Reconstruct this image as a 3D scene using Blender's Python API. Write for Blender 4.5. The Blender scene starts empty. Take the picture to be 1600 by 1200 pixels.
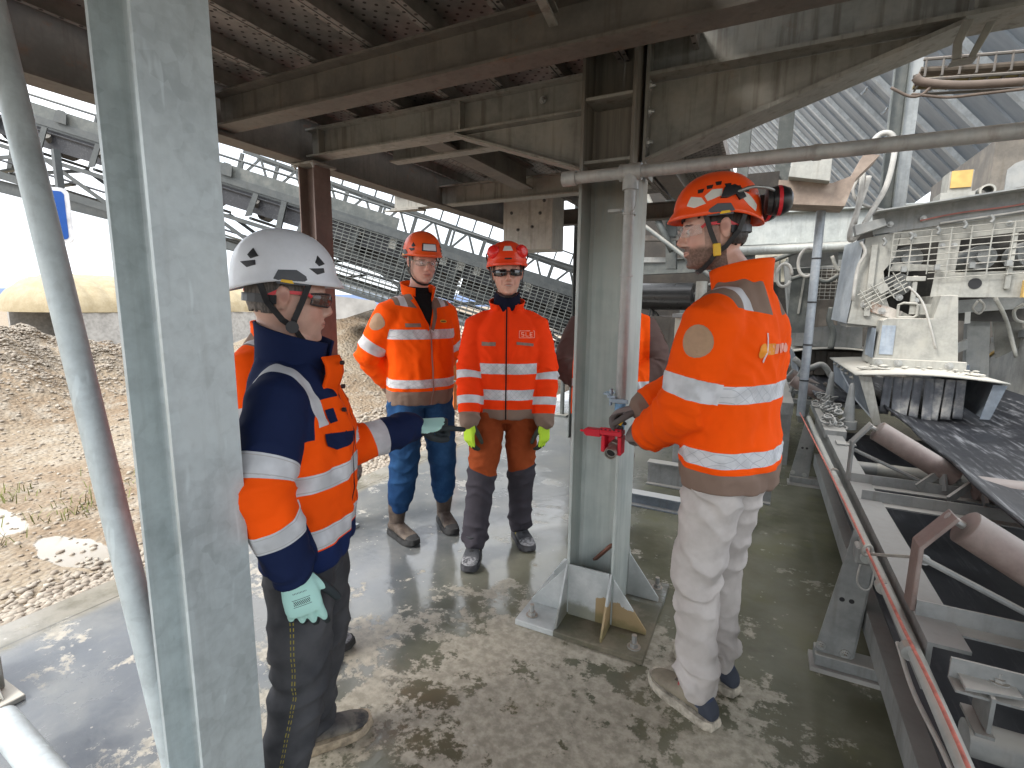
import bpy, bmesh, math, random
import numpy as np
from mathutils import Vector, Matrix, noise as mnoise
from mathutils.bvhtree import BVHTree
sc = bpy.context.scene
COL = sc.collection
random.seed(7); RNG = np.random.default_rng(7)
rad = math.radians

# ---------------------------------------------------------------- camera
PITCH, ROLL, YAW, FPX, CAMH = rad(8.9), rad(0.7), rad(26.5), 784.0, 1.5
fw = Vector((-math.sin(YAW)*math.cos(PITCH), math.cos(YAW)*math.cos(PITCH), -math.sin(PITCH)))
r0 = Vector((math.cos(YAW), math.sin(YAW), 0)); u0 = r0.cross(fw)
cr = r0*math.cos(ROLL) + u0*math.sin(ROLL); cu = u0*math.cos(ROLL) - r0*math.sin(ROLL)
cam = bpy.data.objects.new('camera', bpy.data.cameras.new('camera')); COL.objects.link(cam)
cam.data.sensor_width = 36; cam.data.lens = FPX/1600*36
cam.data.clip_start = 0.05; cam.data.clip_end = 6000
M = Matrix((cr, cu, -fw)).transposed().to_4x4(); M.translation = (0, 0, CAMH)
cam.matrix_world = M; sc.camera = cam

# ---------------------------------------------------------------- world, sun, exposure
SUN_EL, SUN_AZ = rad(42), rad(215)         # azimuth clockwise from +Y: light comes from behind left of the camera
w = bpy.data.worlds.new('World'); sc.world = w; w.use_nodes = True
wn = w.node_tree; wn.nodes.clear()
wo = wn.nodes.new('ShaderNodeOutputWorld'); bg = wn.nodes.new('ShaderNodeBackground')
sky = wn.nodes.new('ShaderNodeTexSky'); sky.sky_type = 'NISHITA'; sky.sun_disc = False
sky.sun_elevation = SUN_EL; sky.sun_rotation = SUN_AZ; sky.air_density = 1.0; sky.dust_density = 2.0
tc = wn.nodes.new('ShaderNodeTexCoord'); mp = wn.nodes.new('ShaderNodeMapping'); mp.inputs['Scale'].default_value = (1, 1, 3.2)
nz = wn.nodes.new('ShaderNodeTexNoise'); nz.inputs['Scale'].default_value = 2.2; nz.inputs['Detail'].default_value = 6
rp = wn.nodes.new('ShaderNodeValToRGB'); rp.color_ramp.elements[0].position = .30; rp.color_ramp.elements[1].position = .56
rp.color_ramp.elements[0].color = (.45,.45,.45,1); rp.color_ramp.elements[1].color = (.97,.97,.97,1)
mx = wn.nodes.new('ShaderNodeMix'); mx.data_type = 'RGBA'
# overcast cover: about three times brighter overhead than at the horizon
sx = wn.nodes.new('ShaderNodeSeparateXYZ'); ov = wn.nodes.new('ShaderNodeMapRange'); ov.inputs['From Max'].default_value = .9
mc = wn.nodes.new('ShaderNodeMix'); mc.data_type = 'RGBA'; mc.inputs['A'].default_value = (4.8, 5.1, 5.5, 1); mc.inputs['B'].default_value = (11.5, 11.7, 12.0, 1)
L = wn.links.new
L(tc.outputs['Generated'], sx.inputs[0]); L(sx.outputs[2], ov.inputs['Value']); L(ov.outputs[0], mc.inputs['Factor']); L(mc.outputs['Result'], mx.inputs['B'])
L(tc.outputs['Generated'], mp.inputs['Vector']); L(mp.outputs[0], nz.inputs['Vector']); L(nz.outputs['Fac'], rp.inputs['Fac'])
L(rp.outputs['Color'], mx.inputs['Factor']); L(sky.outputs[0], mx.inputs['A']); L(mx.outputs['Result'], bg.inputs['Color'])
bg.inputs['Strength'].default_value = 0.15; L(bg.outputs[0], wo.inputs['Surface'])
sl = bpy.data.lights.new('sun', 'SUN'); sl.energy = 1.2; sl.angle = rad(14); sl.color = (1, .965, .91)
so = bpy.data.objects.new('sun', sl); COL.objects.link(so)
sd = Vector((math.sin(SUN_AZ)*math.cos(SUN_EL), math.cos(SUN_AZ)*math.cos(SUN_EL), math.sin(SUN_EL)))
so.rotation_euler = (-sd).to_track_quat('-Z', 'Y').to_euler(); so.location = sd*30
vs = sc.view_settings; vs.view_transform = 'Standard'; vs.look = 'None'; vs.gamma = 1; vs.use_curve_mapping = False
vs.exposure = 1.32

# ---------------------------------------------------------------- pixel -> world (used only to measure the place)
def ray(px, py): return fw + cr*((px-800)/FPX) - cu*((py-600)/FPX)
def oz(px, py, z=0): d = ray(px, py); return Vector((0,0,CAMH)) + d*((z-CAMH)/d.z)
def oy(px, py, y): d = ray(px, py); return Vector((0,0,CAMH)) + d*(y/d.y)
def ox(px, py, x): d = ray(px, py); return Vector((0,0,CAMH)) + d*(x/d.x)
def od(px, py, dist): d = ray(px, py); return Vector((0,0,CAMH)) + d*(dist/math.hypot(d.x, d.y))
def oc(px, py, depth): return Vector((0,0,CAMH)) + ray(px, py)*depth

# ---------------------------------------------------------------- shader expressions
class E:
    def __init__(s, t, o): s.t, s.o = t, o
    def _m(s, op, *a, clamp=False):
        n = s.t.nodes.new('ShaderNodeMath'); n.operation = op; n.use_clamp = clamp
        for i, v in enumerate((s,)+a):
            if isinstance(v, E): s.t.links.new(v.o, n.inputs[i])
            else: n.inputs[i].default_value = v
        return E(s.t, n.outputs[0])
    def __add__(s, b): return s._m('ADD', b)
    __radd__ = __add__
    def __sub__(s, b): return s._m('SUBTRACT', b)
    def __rsub__(s, b): return (s*-1)+b
    def __mul__(s, b): return s._m('MULTIPLY', b)
    __rmul__ = __mul__
    def __truediv__(s, b): return s._m('DIVIDE', b)
    def __neg__(s): return s*-1
    def gt(s, b): return s._m('GREATER_THAN', b)
    def lt(s, b): return s._m('LESS_THAN', b)
    def mn(s, b): return s._m('MINIMUM', b)
    def mx(s, b): return s._m('MAXIMUM', b)
    def abs(s): return s._m('ABSOLUTE')
    def fr(s): return s._m('FRACT')
    def pw(s, b): return s._m('POWER', b)
    def sin(s): return s._m('SINE')
    def cl(s): return s._m('ADD', 0.0, clamp=True)
    def inr(s, a, b): return s.gt(a)*s.lt(b)
    def ss(s, a, b):
        n = s.t.nodes.new('ShaderNodeMapRange'); n.interpolation_type = 'SMOOTHSTEP'
        s.t.links.new(s.o, n.inputs[0]); n.inputs[1].default_value = a; n.inputs[2].default_value = b
        return E(s.t, n.outputs[0])
class B:
    """material builder"""
    def __init__(s, name):
        s.m = bpy.data.materials.new(name); s.m.use_nodes = True; s.t = s.m.node_tree
        s.p = next(n for n in s.t.nodes if n.type == 'BSDF_PRINCIPLED'); s._c = None
    def N(s, k): return s.t.nodes.new(k)
    def co(s, kind='Object'):
        if s._c is None: s._c = s.N('ShaderNodeTexCoord')
        return s._c.outputs[kind]
    def sep(s, sock):
        n = s.N('ShaderNodeSeparateXYZ'); s.t.links.new(sock, n.inputs[0])
        return [E(s.t, o) for o in n.outputs]
    def attr(s, name):
        n = s.N('ShaderNodeAttribute'); n.attribute_name = name; return n.outputs['Vector']
    def attrf(s, name):
        n = s.N('ShaderNodeAttribute'); n.attribute_name = name; return E(s.t, n.outputs['Fac'])
    def map(s, scale=(1,1,1), loc=(0,0,0), rot=(0,0,0), src=None):
        n = s.N('ShaderNodeMapping'); n.inputs['Scale'].default_value = scale; n.inputs['Location'].default_value = loc; n.inputs['Rotation'].default_value = rot
        s.t.links.new(src or s.co(), n.inputs[0]); return n.outputs[0]
    def noise(s, scale, det=4, rough=.55, src=None, dist=0.0):
        n = s.N('ShaderNodeTexNoise'); n.inputs['Scale'].default_value = scale; n.inputs['Detail'].default_value = det
        n.inputs['Roughness'].default_value = rough; n.inputs['Distortion'].default_value = dist
        s.t.links.new(src or s.co(), n.inputs['Vector']); return E(s.t, n.outputs['Fac'])
    def vor(s, scale, src=None, out='Distance', feat='F1'):
        n = s.N('ShaderNodeTexVoronoi'); n.inputs['Scale'].default_value = scale; n.feature = feat
        s.t.links.new(src or s.co(), n.inputs['Vector'])
        return n.outputs['Color'] if out == 'Color' else E(s.t, n.outputs[out])
    def rgb(s, c):
        if isinstance(c, tuple):
            n = s.N('ShaderNodeRGB'); n.outputs[0].default_value = (*c[:3], 1); return n.outputs[0]
        return c
    def mix(s, f, a, b, mode='MIX'):
        n = s.N('ShaderNodeMix'); n.data_type = 'RGBA'; n.blend_type = mode
        for v, k in ((f, 'Factor'), (a, 'A'), (b, 'B')):
            if isinstance(v, E): s.t.links.new(v.o, n.inputs[k])
            elif isinstance(v, tuple): n.inputs[k].default_value = (*v[:3], 1)
            elif isinstance(v, (int, float)): n.inputs[k].default_value = v if k == 'Factor' else (v, v, v, 1)
            else: s.t.links.new(v, n.inputs[k])
        return n.outputs['Result']
    def set(s, k, v):
        if isinstance(v, E): s.t.links.new(v.o, s.p.inputs[k])
        elif isinstance(v, (int, float)): s.p.inputs[k].default_value = v
        elif isinstance(v, tuple): s.p.inputs[k].default_value = (*v[:3], 1) if s.p.inputs[k].type == 'RGBA' else v[:3]
        else: s.t.links.new(v, s.p.inputs[k])
        return s
    def bump(s, h, strength=.3, dist=.01):
        n = s.N('ShaderNodeBump'); n.inputs['Strength'].default_value = strength; n.inputs['Distance'].default_value = dist
        s.t.links.new(h.o, n.inputs['Height']); s.t.links.new(n.outputs[0], s.p.inputs['Normal']); return s
def plain(name, c, rough=.6, metal=0., var=.25, scale=14, bump=.15, spec=.4):
    b = B(name); n = b.noise(scale, 5); n2 = b.noise(scale*.22, 3)
    lo = tuple(x*(1-var) for x in c); hi = tuple(min(1, x*(1+var)) for x in c)
    b.set('Base Color', b.mix((n*.6+n2*.4).ss(.3, .7), lo, hi)).set('Roughness', (n*.24+(rough-.12)).cl()).set('Metallic', metal)
    b.set('Specular IOR Level', spec).bump(n, bump, .004); return b.m
def metal(name, c, dust=(.32,.28,.23), dustamt=.35, rust=0., rough=.5, met=.35, streak=.25, spangle=.0, updust=.6):
    """painted or galvanised steel: mottling, runs down the face, dust on upward faces, rust spots"""
    b = B(name); n = b.noise(7, 6, .6); n2 = b.noise(45, 3, .6); st = b.noise(3.0, 5, .6, src=b.map((9, 9, .6)))
    col = b.mix((n*.75+n2*.25).ss(.32, .68), tuple(x*.78 for x in c), tuple(min(1, x*1.18) for x in c))
    if spangle:
        v = b.vor(38, out='Color'); sp = b.sep(v)[0]; blot = b.noise(2.6, 6, .7, dist=.6).ss(.45, .72)
        col = b.mix(sp*spangle, col, tuple(min(1, x*1.35) for x in c)); col = b.mix(blot*.45, col, tuple(min(1, x*1.3+.02) for x in c))
        scr = b.noise(30, 2, .5, src=b.map((1, 1, .16), rot=(.5, .3, .6))).ss(.66, .72); col = b.mix(scr*.35, col, tuple(min(1, x*1.6) for x in c))
    col = b.mix(st.ss(.5, .72)*streak, col, tuple(x*.45 for x in dust))
    col = b.mix(n.ss(.45, .8)*dustamt, col, dust)
    if updust:
        g = b.N('ShaderNodeNewGeometry'); nzz = b.sep(g.outputs['Normal'])[2]
        col = b.mix(nzz.ss(.3, .9)*updust, col, tuple(min(1, x*1.35) for x in dust))
    if rust:
        rn = b.noise(11, 7, .7).ss(.62-.16*rust, .74-.1*rust); col = b.mix(rn*min(1, rust*1.6), col, b.mix(n2, (.10,.035,.012), (.26,.10,.03)))
    b.set('Base Color', col).set('Roughness', (n*.35+(rough-.17)).cl()).set('Metallic', met).bump(n2*.5+n*.5, .18, .004); return b.m

# ---------------------------------------------------------------- meshes and things
def wloc(o):
    v = Vector((0,0,0))
    while o is not None: v = v + o.location; o = o.parent
    return v
def tag(o, label=None, cat=None, group=None, kind=None):
    if label: o['label'] = label
    if cat: o['category'] = cat
    if group: o['group'] = group
    if kind: o['kind'] = kind
    return o
def thing(name, loc, label, cat, group=None):
    o = bpy.data.objects.new(name, None); COL.objects.link(o); o.location = loc; o.empty_display_size = .1
    return tag(o, label, cat, group)
def link(name, me, m, parent=None, smooth=False, loc=None):
    """mesh given in world coordinates -> object, origin at parent's (or given) place"""
    off = wloc(parent) if parent is not None else Vector(loc or (0,0,0))
    me.transform(Matrix.Translation(-off))
    o = bpy.data.objects.new(name, me); COL.objects.link(o)
    for mm in (m if isinstance(m, (list, tuple)) else [m]): me.materials.append(mm)
    if parent is not None: o.parent = parent
    else: o.location = off
    if smooth: me.polygons.foreach_set('use_smooth', [True]*len(me.polygons))
    return o
def dup(o, delta, parent=None):
    c = o.copy(); COL.objects.link(c); c.parent = parent
    if parent is None: c.location = o.location + Vector(delta)
    for ch in o.children: dup(ch, (0,0,0), c)
    return c
class MB:
    def __init__(s): s.v, s.f = [], []
    def add(s, vs, fs):
        k = len(s.v); s.v += [tuple(v) for v in vs]; s.f += [tuple(i+k for i in f) for f in fs]; return s
    def box(s, a, b, R=None, c=None):
        x0, y0, z0 = a; x1, y1, z1 = b
        vs = [Vector(p) for p in ((x0,y0,z0),(x1,y0,z0),(x1,y1,z0),(x0,y1,z0),(x0,y0,z1),(x1,y0,z1),(x1,y1,z1),(x0,y1,z1))]
        if R is not None: vs = [R @ v for v in vs]
        if c is not None: vs = [v+Vector(c) for v in vs]
        return s.add(vs, [(0,3,2,1),(4,5,6,7),(0,1,5,4),(1,2,6,5),(2,3,7,6),(3,0,4,7)])
    def prism(s, pts, d):
        """closed planar outline pts, extruded by vector d"""
        pts = [Vector(p) for p in pts]; d = Vector(d); n = len(pts)
        nrm = Vector((0,0,0))
        for i in range(n): nrm += pts[i].cross(pts[(i+1) % n])
        if nrm.dot(d) < 0: pts = pts[::-1]
        return s.add(pts+[p+d for p in pts], [tuple(range(n))[::-1], tuple(range(n, 2*n))]+[(i, (i+1) % n, n+(i+1) % n, n+i) for i in range(n)])
    def sect(s, prof, a, b, up=(0,0,1)):
        """2-D profile (x sideways, y along 'up') swept from a to b"""
        a, b = Vector(a), Vector(b); t = (b-a).normalized(); up = Vector(up); x = t.cross(up).normalized(); y = x.cross(t)
        return s.prism([a+x*p[0]+y*p[1] for p in prof], b-a)
    def ibeam(s, a, b, h, w, tw=.007, tf=.011, up=(0,0,1)):
        H, W = h/2, w/2; t = tw/2
        return s.sect([(-W,-H),(W,-H),(W,-H+tf),(t,-H+tf),(t,H-tf),(W,H-tf),(W,H),(-W,H),(-W,H-tf),(-t,H-tf),(-t,-H+tf),(-W,-H+tf)], a, b, up)
    def cchan(s, a, b, h, w, t=.008, up=(0,0,1)):
        H = h/2
        return s.sect([(0,-H),(w,-H),(w,-H+t),(t,-H+t),(t,H-t),(w,H-t),(w,H),(0,H)], a, b, up)
    def angle(s, a, b, w, t=.007, up=(0,0,1)):
        return s.sect([(0,0),(w,0),(w,t),(t,t),(t,w),(0,w)], a, b, up)
    def bar(s, a, b, w, h, up=(0,0,1)):
        return s.sect([(-w/2,-h/2),(w/2,-h/2),(w/2,h/2),(-w/2,h/2)], a, b, up)
    def tube(s, pts, r, seg=10, cap=True):
        pts = [Vector(p) for p in pts]; n = len(pts); k = len(s.v); up = None
        rs = r if isinstance(r, (list, tuple)) else [r]*n
        for i, p in enumerate(pts):
            t = (pts[min(i+1, n-1)]-pts[max(i-1, 0)]).normalized()
            if up is None: up = t.orthogonal().normalized()
            x = (up - t*up.dot(t)).normalized(); up = x; y = t.cross(x)
            for j in range(seg):
                a = 2*math.pi*j/seg; s.v.append(tuple(p+(x*math.cos(a)+y*math.sin(a))*rs[i]))
        for i in range(n-1):
            for j in range(seg): s.f.append((k+i*seg+j, k+i*seg+(j+1) % seg, k+(i+1)*seg+(j+1) % seg, k+(i+1)*seg+j))
        if cap: s.f.append(tuple(k+j for j in range(seg))[::-1]); s.f.append(tuple(k+(n-1)*seg+j for j in range(seg)))
        return s
    def hexbolt(s, p, d, r=.014, h=.012, washer=True):
        p, d = Vector(p), Vector(d).normalized()
        if washer: s.tube([p-d*.002, p+d*.003], r*1.55, 14)
        s.tube([p+d*.003, p+d*h], r, 6); return s.tube([p+d*h, p+d*(h+.012)], r*.55, 8)
    def sheet(s, P, nu, nv):
        """P(i,j) -> point; open grid"""
        k = len(s.v)
        for i in range(nu):
            for j in range(nv): s.v.append(tuple(P(i, j)))
        for i in range(nu-1):
            for j in range(nv-1): s.f.append((k+i*nv+j, k+(i+1)*nv+j, k+(i+1)*nv+j+1, k+i*nv+j+1))
        return s
    def mesh(s, name='m'):
        me = bpy.data.meshes.new(name); me.from_pydata(s.v, [], s.f); me.update(); return me
    def build(s, name, m, parent=None, smooth=False, bev=0, loc=None, solid=0, autosm=False):
        me = s.mesh(name)
        if bev or autosm:
            bm = bmesh.new(); bm.from_mesh(me)
            if bev:
                es = [e for e in bm.edges if e.is_manifold and e.calc_face_angle(0) > .6]
                bmesh.ops.bevel(bm, geom=es, offset=bev, segments=1, affect='EDGES', clamp_overlap=True)
            if autosm:
                for f in bm.faces: f.smooth = True
                for e in bm.edges:
                    if e.is_manifold and e.calc_face_angle(0) > .7: e.smooth = False
            bm.to_mesh(me); bm.free()
        o = link(name, me, m, parent, smooth, loc)
        if solid: md = o.modifiers.new('thickness', 'SOLIDIFY'); md.thickness = solid; md.offset = 0
        return o
def arc(c, a, b, r, t0, t1, n=8):
    c, a, b = Vector(c), Vector(a), Vector(b)
    return [c+(a*math.cos(t0+(t1-t0)*i/n)+b*math.sin(t0+(t1-t0)*i/n))*r for i in range(n+1)]
def spline(pts, n=6):
    P = [Vector(p) for p in pts]; P = [P[0]*2-P[1]]+P+[P[-1]*2-P[-2]]; out = []
    for i in range(1, len(P)-2):
        for k in range(n):
            t = k/n; a, b, c, d = P[i-1:i+3]
            out.append(.5*((2*b)+(c-a)*t+(2*a-5*b+4*c-d)*t*t+(3*b-a-3*c+d)*t**3))
    return out+[P[-2]]
X, Y, Z = Vector((1,0,0)), Vector((0,1,0)), Vector((0,0,1))
sc.cycles.use_denoising = True
try: sc.cycles.denoiser = 'OPENIMAGEDENOISE'
except Exception: pass
sc.cycles.max_bounces = 8; sc.cycles.diffuse_bounces = 5; sc.cycles.glossy_bounces = 3; sc.cycles.transmission_bounces = 6; sc.cycles.transparent_max_bounces = 8
# ---------------------------------------------------------------- materials of the place
def m_slab():
    b = B('wet concrete'); co = b.co(); x, y, z = b.sep(co)
    n1 = b.noise(1.1, 7, .62); n2 = b.noise(4.5, 7, .65); n3 = b.noise(26, 5, .65); n4 = b.noise(.55, 4, .5)
    # dry pale crust of cement slurry, most of it in front of the centre column, drifting into specks
    zone = (((x+.60)*(x+.60)*.45+(y-1.35)*(y-1.35)*.9)).ss(1.4, .05)*.10
    big = b.noise(1.9, 8, .68, dist=.25)
    far = y.ss(4.5, 2.0); rgt = x.ss(.75, .1)
    wet = b.noise(1.7, 3, .5, dist=.4)
    crust = (big*.74+b.noise(9, 7, .74)*.26+zone-.03)
    grain = b.noise(13, 8, .74)*.7+n2*.3; cl_ = crust.ss(.44, .66); cr_ = (grain+cl_*.34).ss(.60, .70)*cl_.ss(.15,.5)*rgt*far*(n3*.7+.55).cl()
    film = (n1*.6+n2*.4).ss(.42, .62)
    base = b.mix(n1.ss(.35, .65), (.098,.097,.064), (.185,.182,.130))
    base = b.mix(b.noise(2.3, 5, .6).ss(.5, .68)*.7, base, (.145,.145,.075))            # green algae
    base = b.mix(b.noise(3.4, 6, .6).ss(.58, .72)*.45, base, (.05,.05,.042))              # dark damp
    leftgrey = x.ss(-1.0, -1.9)                                                          # blue-grey trowelled half
    lg = b.mix((n1*.5+n2*.5).ss(.35, .65), (.095,.105,.12), (.17,.18,.19))
    lg = b.mix(b.noise(30, 4, .7, src=b.map((1, .25, 1), rot=(0,0,.5))).ss(.62, .75)*.6, lg, (.25,.245,.23))
    base = b.mix(leftgrey*.85, base, lg)
    backgrey = y.ss(2.3, 3.6)*x.ss(-.5, -1.1)
    base = b.mix(backgrey*.6, base, (.20,.21,.21))
    base = b.mix(film*.25*rgt, base, (.22,.205,.165))
    col = b.mix(cr_*.85, base, b.mix(n3.ss(.35,.65), (.32,.29,.23), (.49,.445,.365)))
    edge = x.ss(-2.78, -2.86); col = b.mix(edge*.75, col, b.mix(n2.ss(.4,.65), (.30,.27,.21), (.13,.115,.07)))
    joint = (x+2.86).abs().lt(.006); col = b.mix(joint*.7, col, (.08,.075,.06))
    stone = b.vor(19).lt(.10)*b.noise(5, 2).gt(.55)
    col = b.mix(stone*.6*far, col, (.50,.46,.40))
    b.set('Base Color', col)
    pud = (b.noise(.9, 3, .5, dist=.8)*.6+n2*.4)
    ro = (cr_*.42+pud.ss(.45, .66)*.24+n3*.07+.05); b.set('Roughness', ro.cl())
    b.set('Specular IOR Level', .5)
    b.bump(n3*.35+crust.ss(.5, .68)*.8+n2*.25, .22, .010); return b.m
def m_dirt():
    b = B('stony dirt'); n1 = b.noise(.5, 6, .6); n2 = b.noise(4, 6, .65); n3 = b.noise(30, 4, .7); v = b.vor(24); vc = b.sep(b.vor(24, out='Color'))[0]
    col = b.mix(n1.ss(.35, .65), (.20,.14,.085), (.28,.23,.165)); col = b.mix(n2.ss(.45, .7)*.7, col, (.33,.295,.24))
    col = b.mix(v.lt(.33)*.55*n1.ss(.35,.6), col, b.mix(vc, (.19,.15,.115), (.34,.305,.25)))
    col = b.mix(b.noise(9, 5, .7).ss(.6, .72)*.6, col, (.22,.15,.09))
    p = (b.noise(.55, 3, .5, src=b.map(loc=(3.1, 1.2, 0)), dist=.5)).ss(.575, .60)
    x, y, z = b.sep(b.co()); flat = z.lt(-.02); p = p*flat*.6; wn2 = b.noise(3.5, 4, .6)*.5-.25
    for cx, cy, rx, ry in ((-4.35,.98,.42,.20),(-3.75,1.42,.45,.13),(-4.9,1.35,.5,.16),(-5.4,.75,.5,.25)): q = ((x-cx)*(1/rx)); q2 = ((y-cy)*(1/ry)); p = p.mx((q*q+q2*q2+wn2*3.4).ss(1.05,.9))
    col = b.mix(p*.8, col, (.34,.31,.26)); b.set('Base Color', col).set('Roughness', (0.95-p*.80).cl())
    b.bump((v*-1.2+n2*1.2+n3*.4)*(1-p), .8, .02); return b.m
def m_gravel():
    b = B('gravel'); v = b.vor(17); vc = b.sep(b.vor(17, out='Color'))[0]; n = b.noise(1.2, 5)
    col = b.mix(vc, (.23,.205,.17), (.40,.365,.315)); col = b.mix(v.ss(.25, .55)*.75, col, (.16,.135,.105)); col = b.mix(n.ss(.5, .75)*.5, col, (.50,.41,.29))
    b.set('Base Color', col).set('Roughness', .92).bump(v*-1.0, 1.0, .03); return b.m
def m_rubber(name='conveyor rubber', dustamt=.5):
    b = B(name); n = b.noise(5, 7, .7); st = b.noise(3, 7, .72, src=b.map((14, .8, 14))); n3 = b.noise(40, 4)
    col = b.mix(n3, (.010,.011,.014), (.028,.030,.036)); col = b.mix((n*.35+st*.65).ss(.50, .64)*dustamt, col, (.45,.45,.46))
    b.set('Base Color', col).set('Roughness', (n*.35+.35).cl()).bump(n3*.3+st*.5, .2, .004); return b.m
MT = {}
MT['slab'] = m_slab(); MT['dirt'] = m_dirt(); MT['gravel'] = m_gravel(); MT['rubber'] = m_rubber(); MT['rubber_clean'] = m_rubber('return belt rubber', .10)
MT['galv'] = metal('galvanised steel', (.47,.52,.53), dust=(.42,.41,.38), dustamt=.12, spangle=.30, rough=.50, met=.35, streak=.18, updust=.2)
MT['galv2'] = metal('dusty galvanised steel', (.40,.425,.41), dust=(.38,.36,.31), dustamt=.30, spangle=.12, rough=.55, met=.25, streak=.3)
MT['plate'] = metal('weathered beam steel', (.235,.23,.205), dust=(.25,.215,.175), dustamt=.55, spangle=.1, rust=.12, rough=.6, met=.2, streak=.75)
MT['brown'] = metal('brown dusty steel', (.118,.106,.092), dust=(.17,.143,.117), dustamt=.5, rust=.25, rough=.65, met=.15, streak=.8)
MT['dustwhite'] = metal('white stone dust on steel', (.33,.33,.30), dust=(.39,.365,.315), dustamt=.55, rough=.75, met=.05, streak=.35, updust=.9, rust=.02)
MT['dustgrey'] = metal('grey dusty steel', (.24,.25,.245), dust=(.31,.295,.265), dustamt=.45, rough=.68, met=.12, streak=.4, updust=.9, rust=.03)
MT['dustblue'] = metal('blue grey dusty steel', (.20,.235,.275), dust=(.40,.40,.385), dustamt=.5, rough=.6, met=.25, streak=.3, updust=.95)
MT['truss'] = metal('conveyor truss steel', (.070,.078,.078), dust=(.10,.09,.075), dustamt=.25, rough=.55, met=.25, streak=.25)
MT['trussdark'] = metal('grey conveyor plate', (.095,.105,.10), dust=(.30,.28,.24), dustamt=.25, rough=.6, met=.2)
MT['roller'] = metal('worn pink painted roller', (.235,.18,.162), dust=(.31,.285,.26), dustamt=.55, rust=.25, rough=.6, met=.2, updust=.5)
MT['rolldark'] = metal('dark roller steel', (.09,.09,.09), dust=(.35,.33,.29), dustamt=.4, rough=.5, met=.4)
MT['bolt'] = metal('bolt steel', (.42,.43,.42), dust=(.30,.24,.18), dustamt=.35, rust=.1, rough=.45, met=.6)
MT['redrope'] = plain('red coated rope', (.55,.17,.13), .55, var=.3, scale=60)
MT['cable'] = plain('dusty grey cable', (.40,.39,.36), .65)
MT['cableblack'] = plain('black cable', (.03,.03,.03), .5)
MT['white'] = plain('off white sheet metal', (.52,.52,.50), .6, var=.12)
MT['ochre'] = plain('ochre dust', (.55,.37,.13), .9, var=.2)
MT['blue'] = plain('blue paint', (.12,.30,.55), .5)
MT['black'] = plain('black plastic', (.02,.02,.022), .42, var=.3, bump=.03)
MT['orangepost'] = plain('orange painted steel', (.55,.16,.04), .6)
def m_clad():
    b = B('blue grey sheet cladding'); n = b.noise(3, 5); st = b.noise(2, 5, .6, src=b.map((1, 6, 1)))
    b.set('Base Color', b.mix((n*.5+st*.5).ss(.3,.7), (.17,.20,.235), (.25,.285,.32))).set('Roughness', .5).set('Metallic', .3); return b.m
MT['clad'] = m_clad(); MT['cladrib'] = metal('bright cladding rib', (.42,.46,.49), dust=(.45,.45,.43), dustamt=.2, rough=.5, met=.3)
def m_deck():
    b = B('dimpled deck plank'); x, y, z = b.sep(b.co()); n = b.noise(2.5, 5, .6); n2 = b.noise(14, 4)
    u = (x/.03).fr()-.5; v = ((y/.06)+((x/.03)._m('FLOOR')*.5)).fr()-.5
    hole = (u*u+(v*2)*(v*2)).lt(.055); g = b.sep((lambda k: k.outputs['Normal'])(b.N('ShaderNodeNewGeometry')))[2].abs().gt(.5)
    col = b.mix((n*.6+n2*.4).ss(.35,.65), (.150,.138,.126), (.275,.25,.23))
    col = b.mix(hole*g, col, (.035,.028,.024)); b.set('Base Color', col).set('Roughness', .75).set('Metallic', .1); return b.m
MT['deck'] = m_deck()
def m_dome():
    b = B('ribbed dome sheet'); n = b.noise(2, 5); n2 = b.noise(9, 4, .6)
    b.set('Base Color', b.mix((n*.6+n2*.4).ss(.35,.65), (.27,.215,.12), (.34,.28,.175))).set('Roughness', .7); return b.m
MT['dome'] = m_dome()
MT['conc'] = plain('weathered concrete', (.31,.30,.28), .9, var=.25, scale=5, bump=.3)
MT['sand'] = plain('pale sand', (.22,.17,.115), .95, var=.15, scale=3, bump=.3)
MT['hill'] = plain('haze blue hills', (.085,.125,.22), 1.0, var=.2, scale=.01, bump=0)  # distance haze put into the base colour as blue
MT['grass'] = plain('grass blades', (.16,.17,.05), .8, var=.4, scale=3)

# ---------------------------------------------------------------- ground
def slab():
    mb = MB(); mb.box((-3.06,-6,-.16), (9, 16, 0)); tag(mb.build('concrete_floor', MT['slab']), kind='structure')
slab()
MOUNDS = [(-9.6,2.3,2.0,.72),(-8.4,1.0,1.6,.35),(-10.4,4.0,2.3,.70),(-6.9,6.6,2.3,1.05),(-8.9,8.6,2.6,1.05),(-5.6,8.2,1.5,.6)]
def th(x, y):
    h = -.07+.03*mnoise.noise(Vector((x*.7, y*.7, 0)))+.018*mnoise.noise(Vector((x*2.3, y*2.3, 3)))
    if x > -3.6: h = min(h, -.045-.02*(x+3.6))
    d = math.hypot(x, y)
    for mx_, my, r, hh in MOUNDS:
        q = ((x-mx_)**2+(y-my)**2)/(r*r)
        h += hh*math.exp(-q*1.4)*(1+.25*mnoise.noise(Vector((x*1.6, y*1.6, 5)))+.10*mnoise.noise(Vector((x*5, y*5, 9))))
    if d > 14: h -= min(2.0, (d-14)*.10)
    return h
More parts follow.
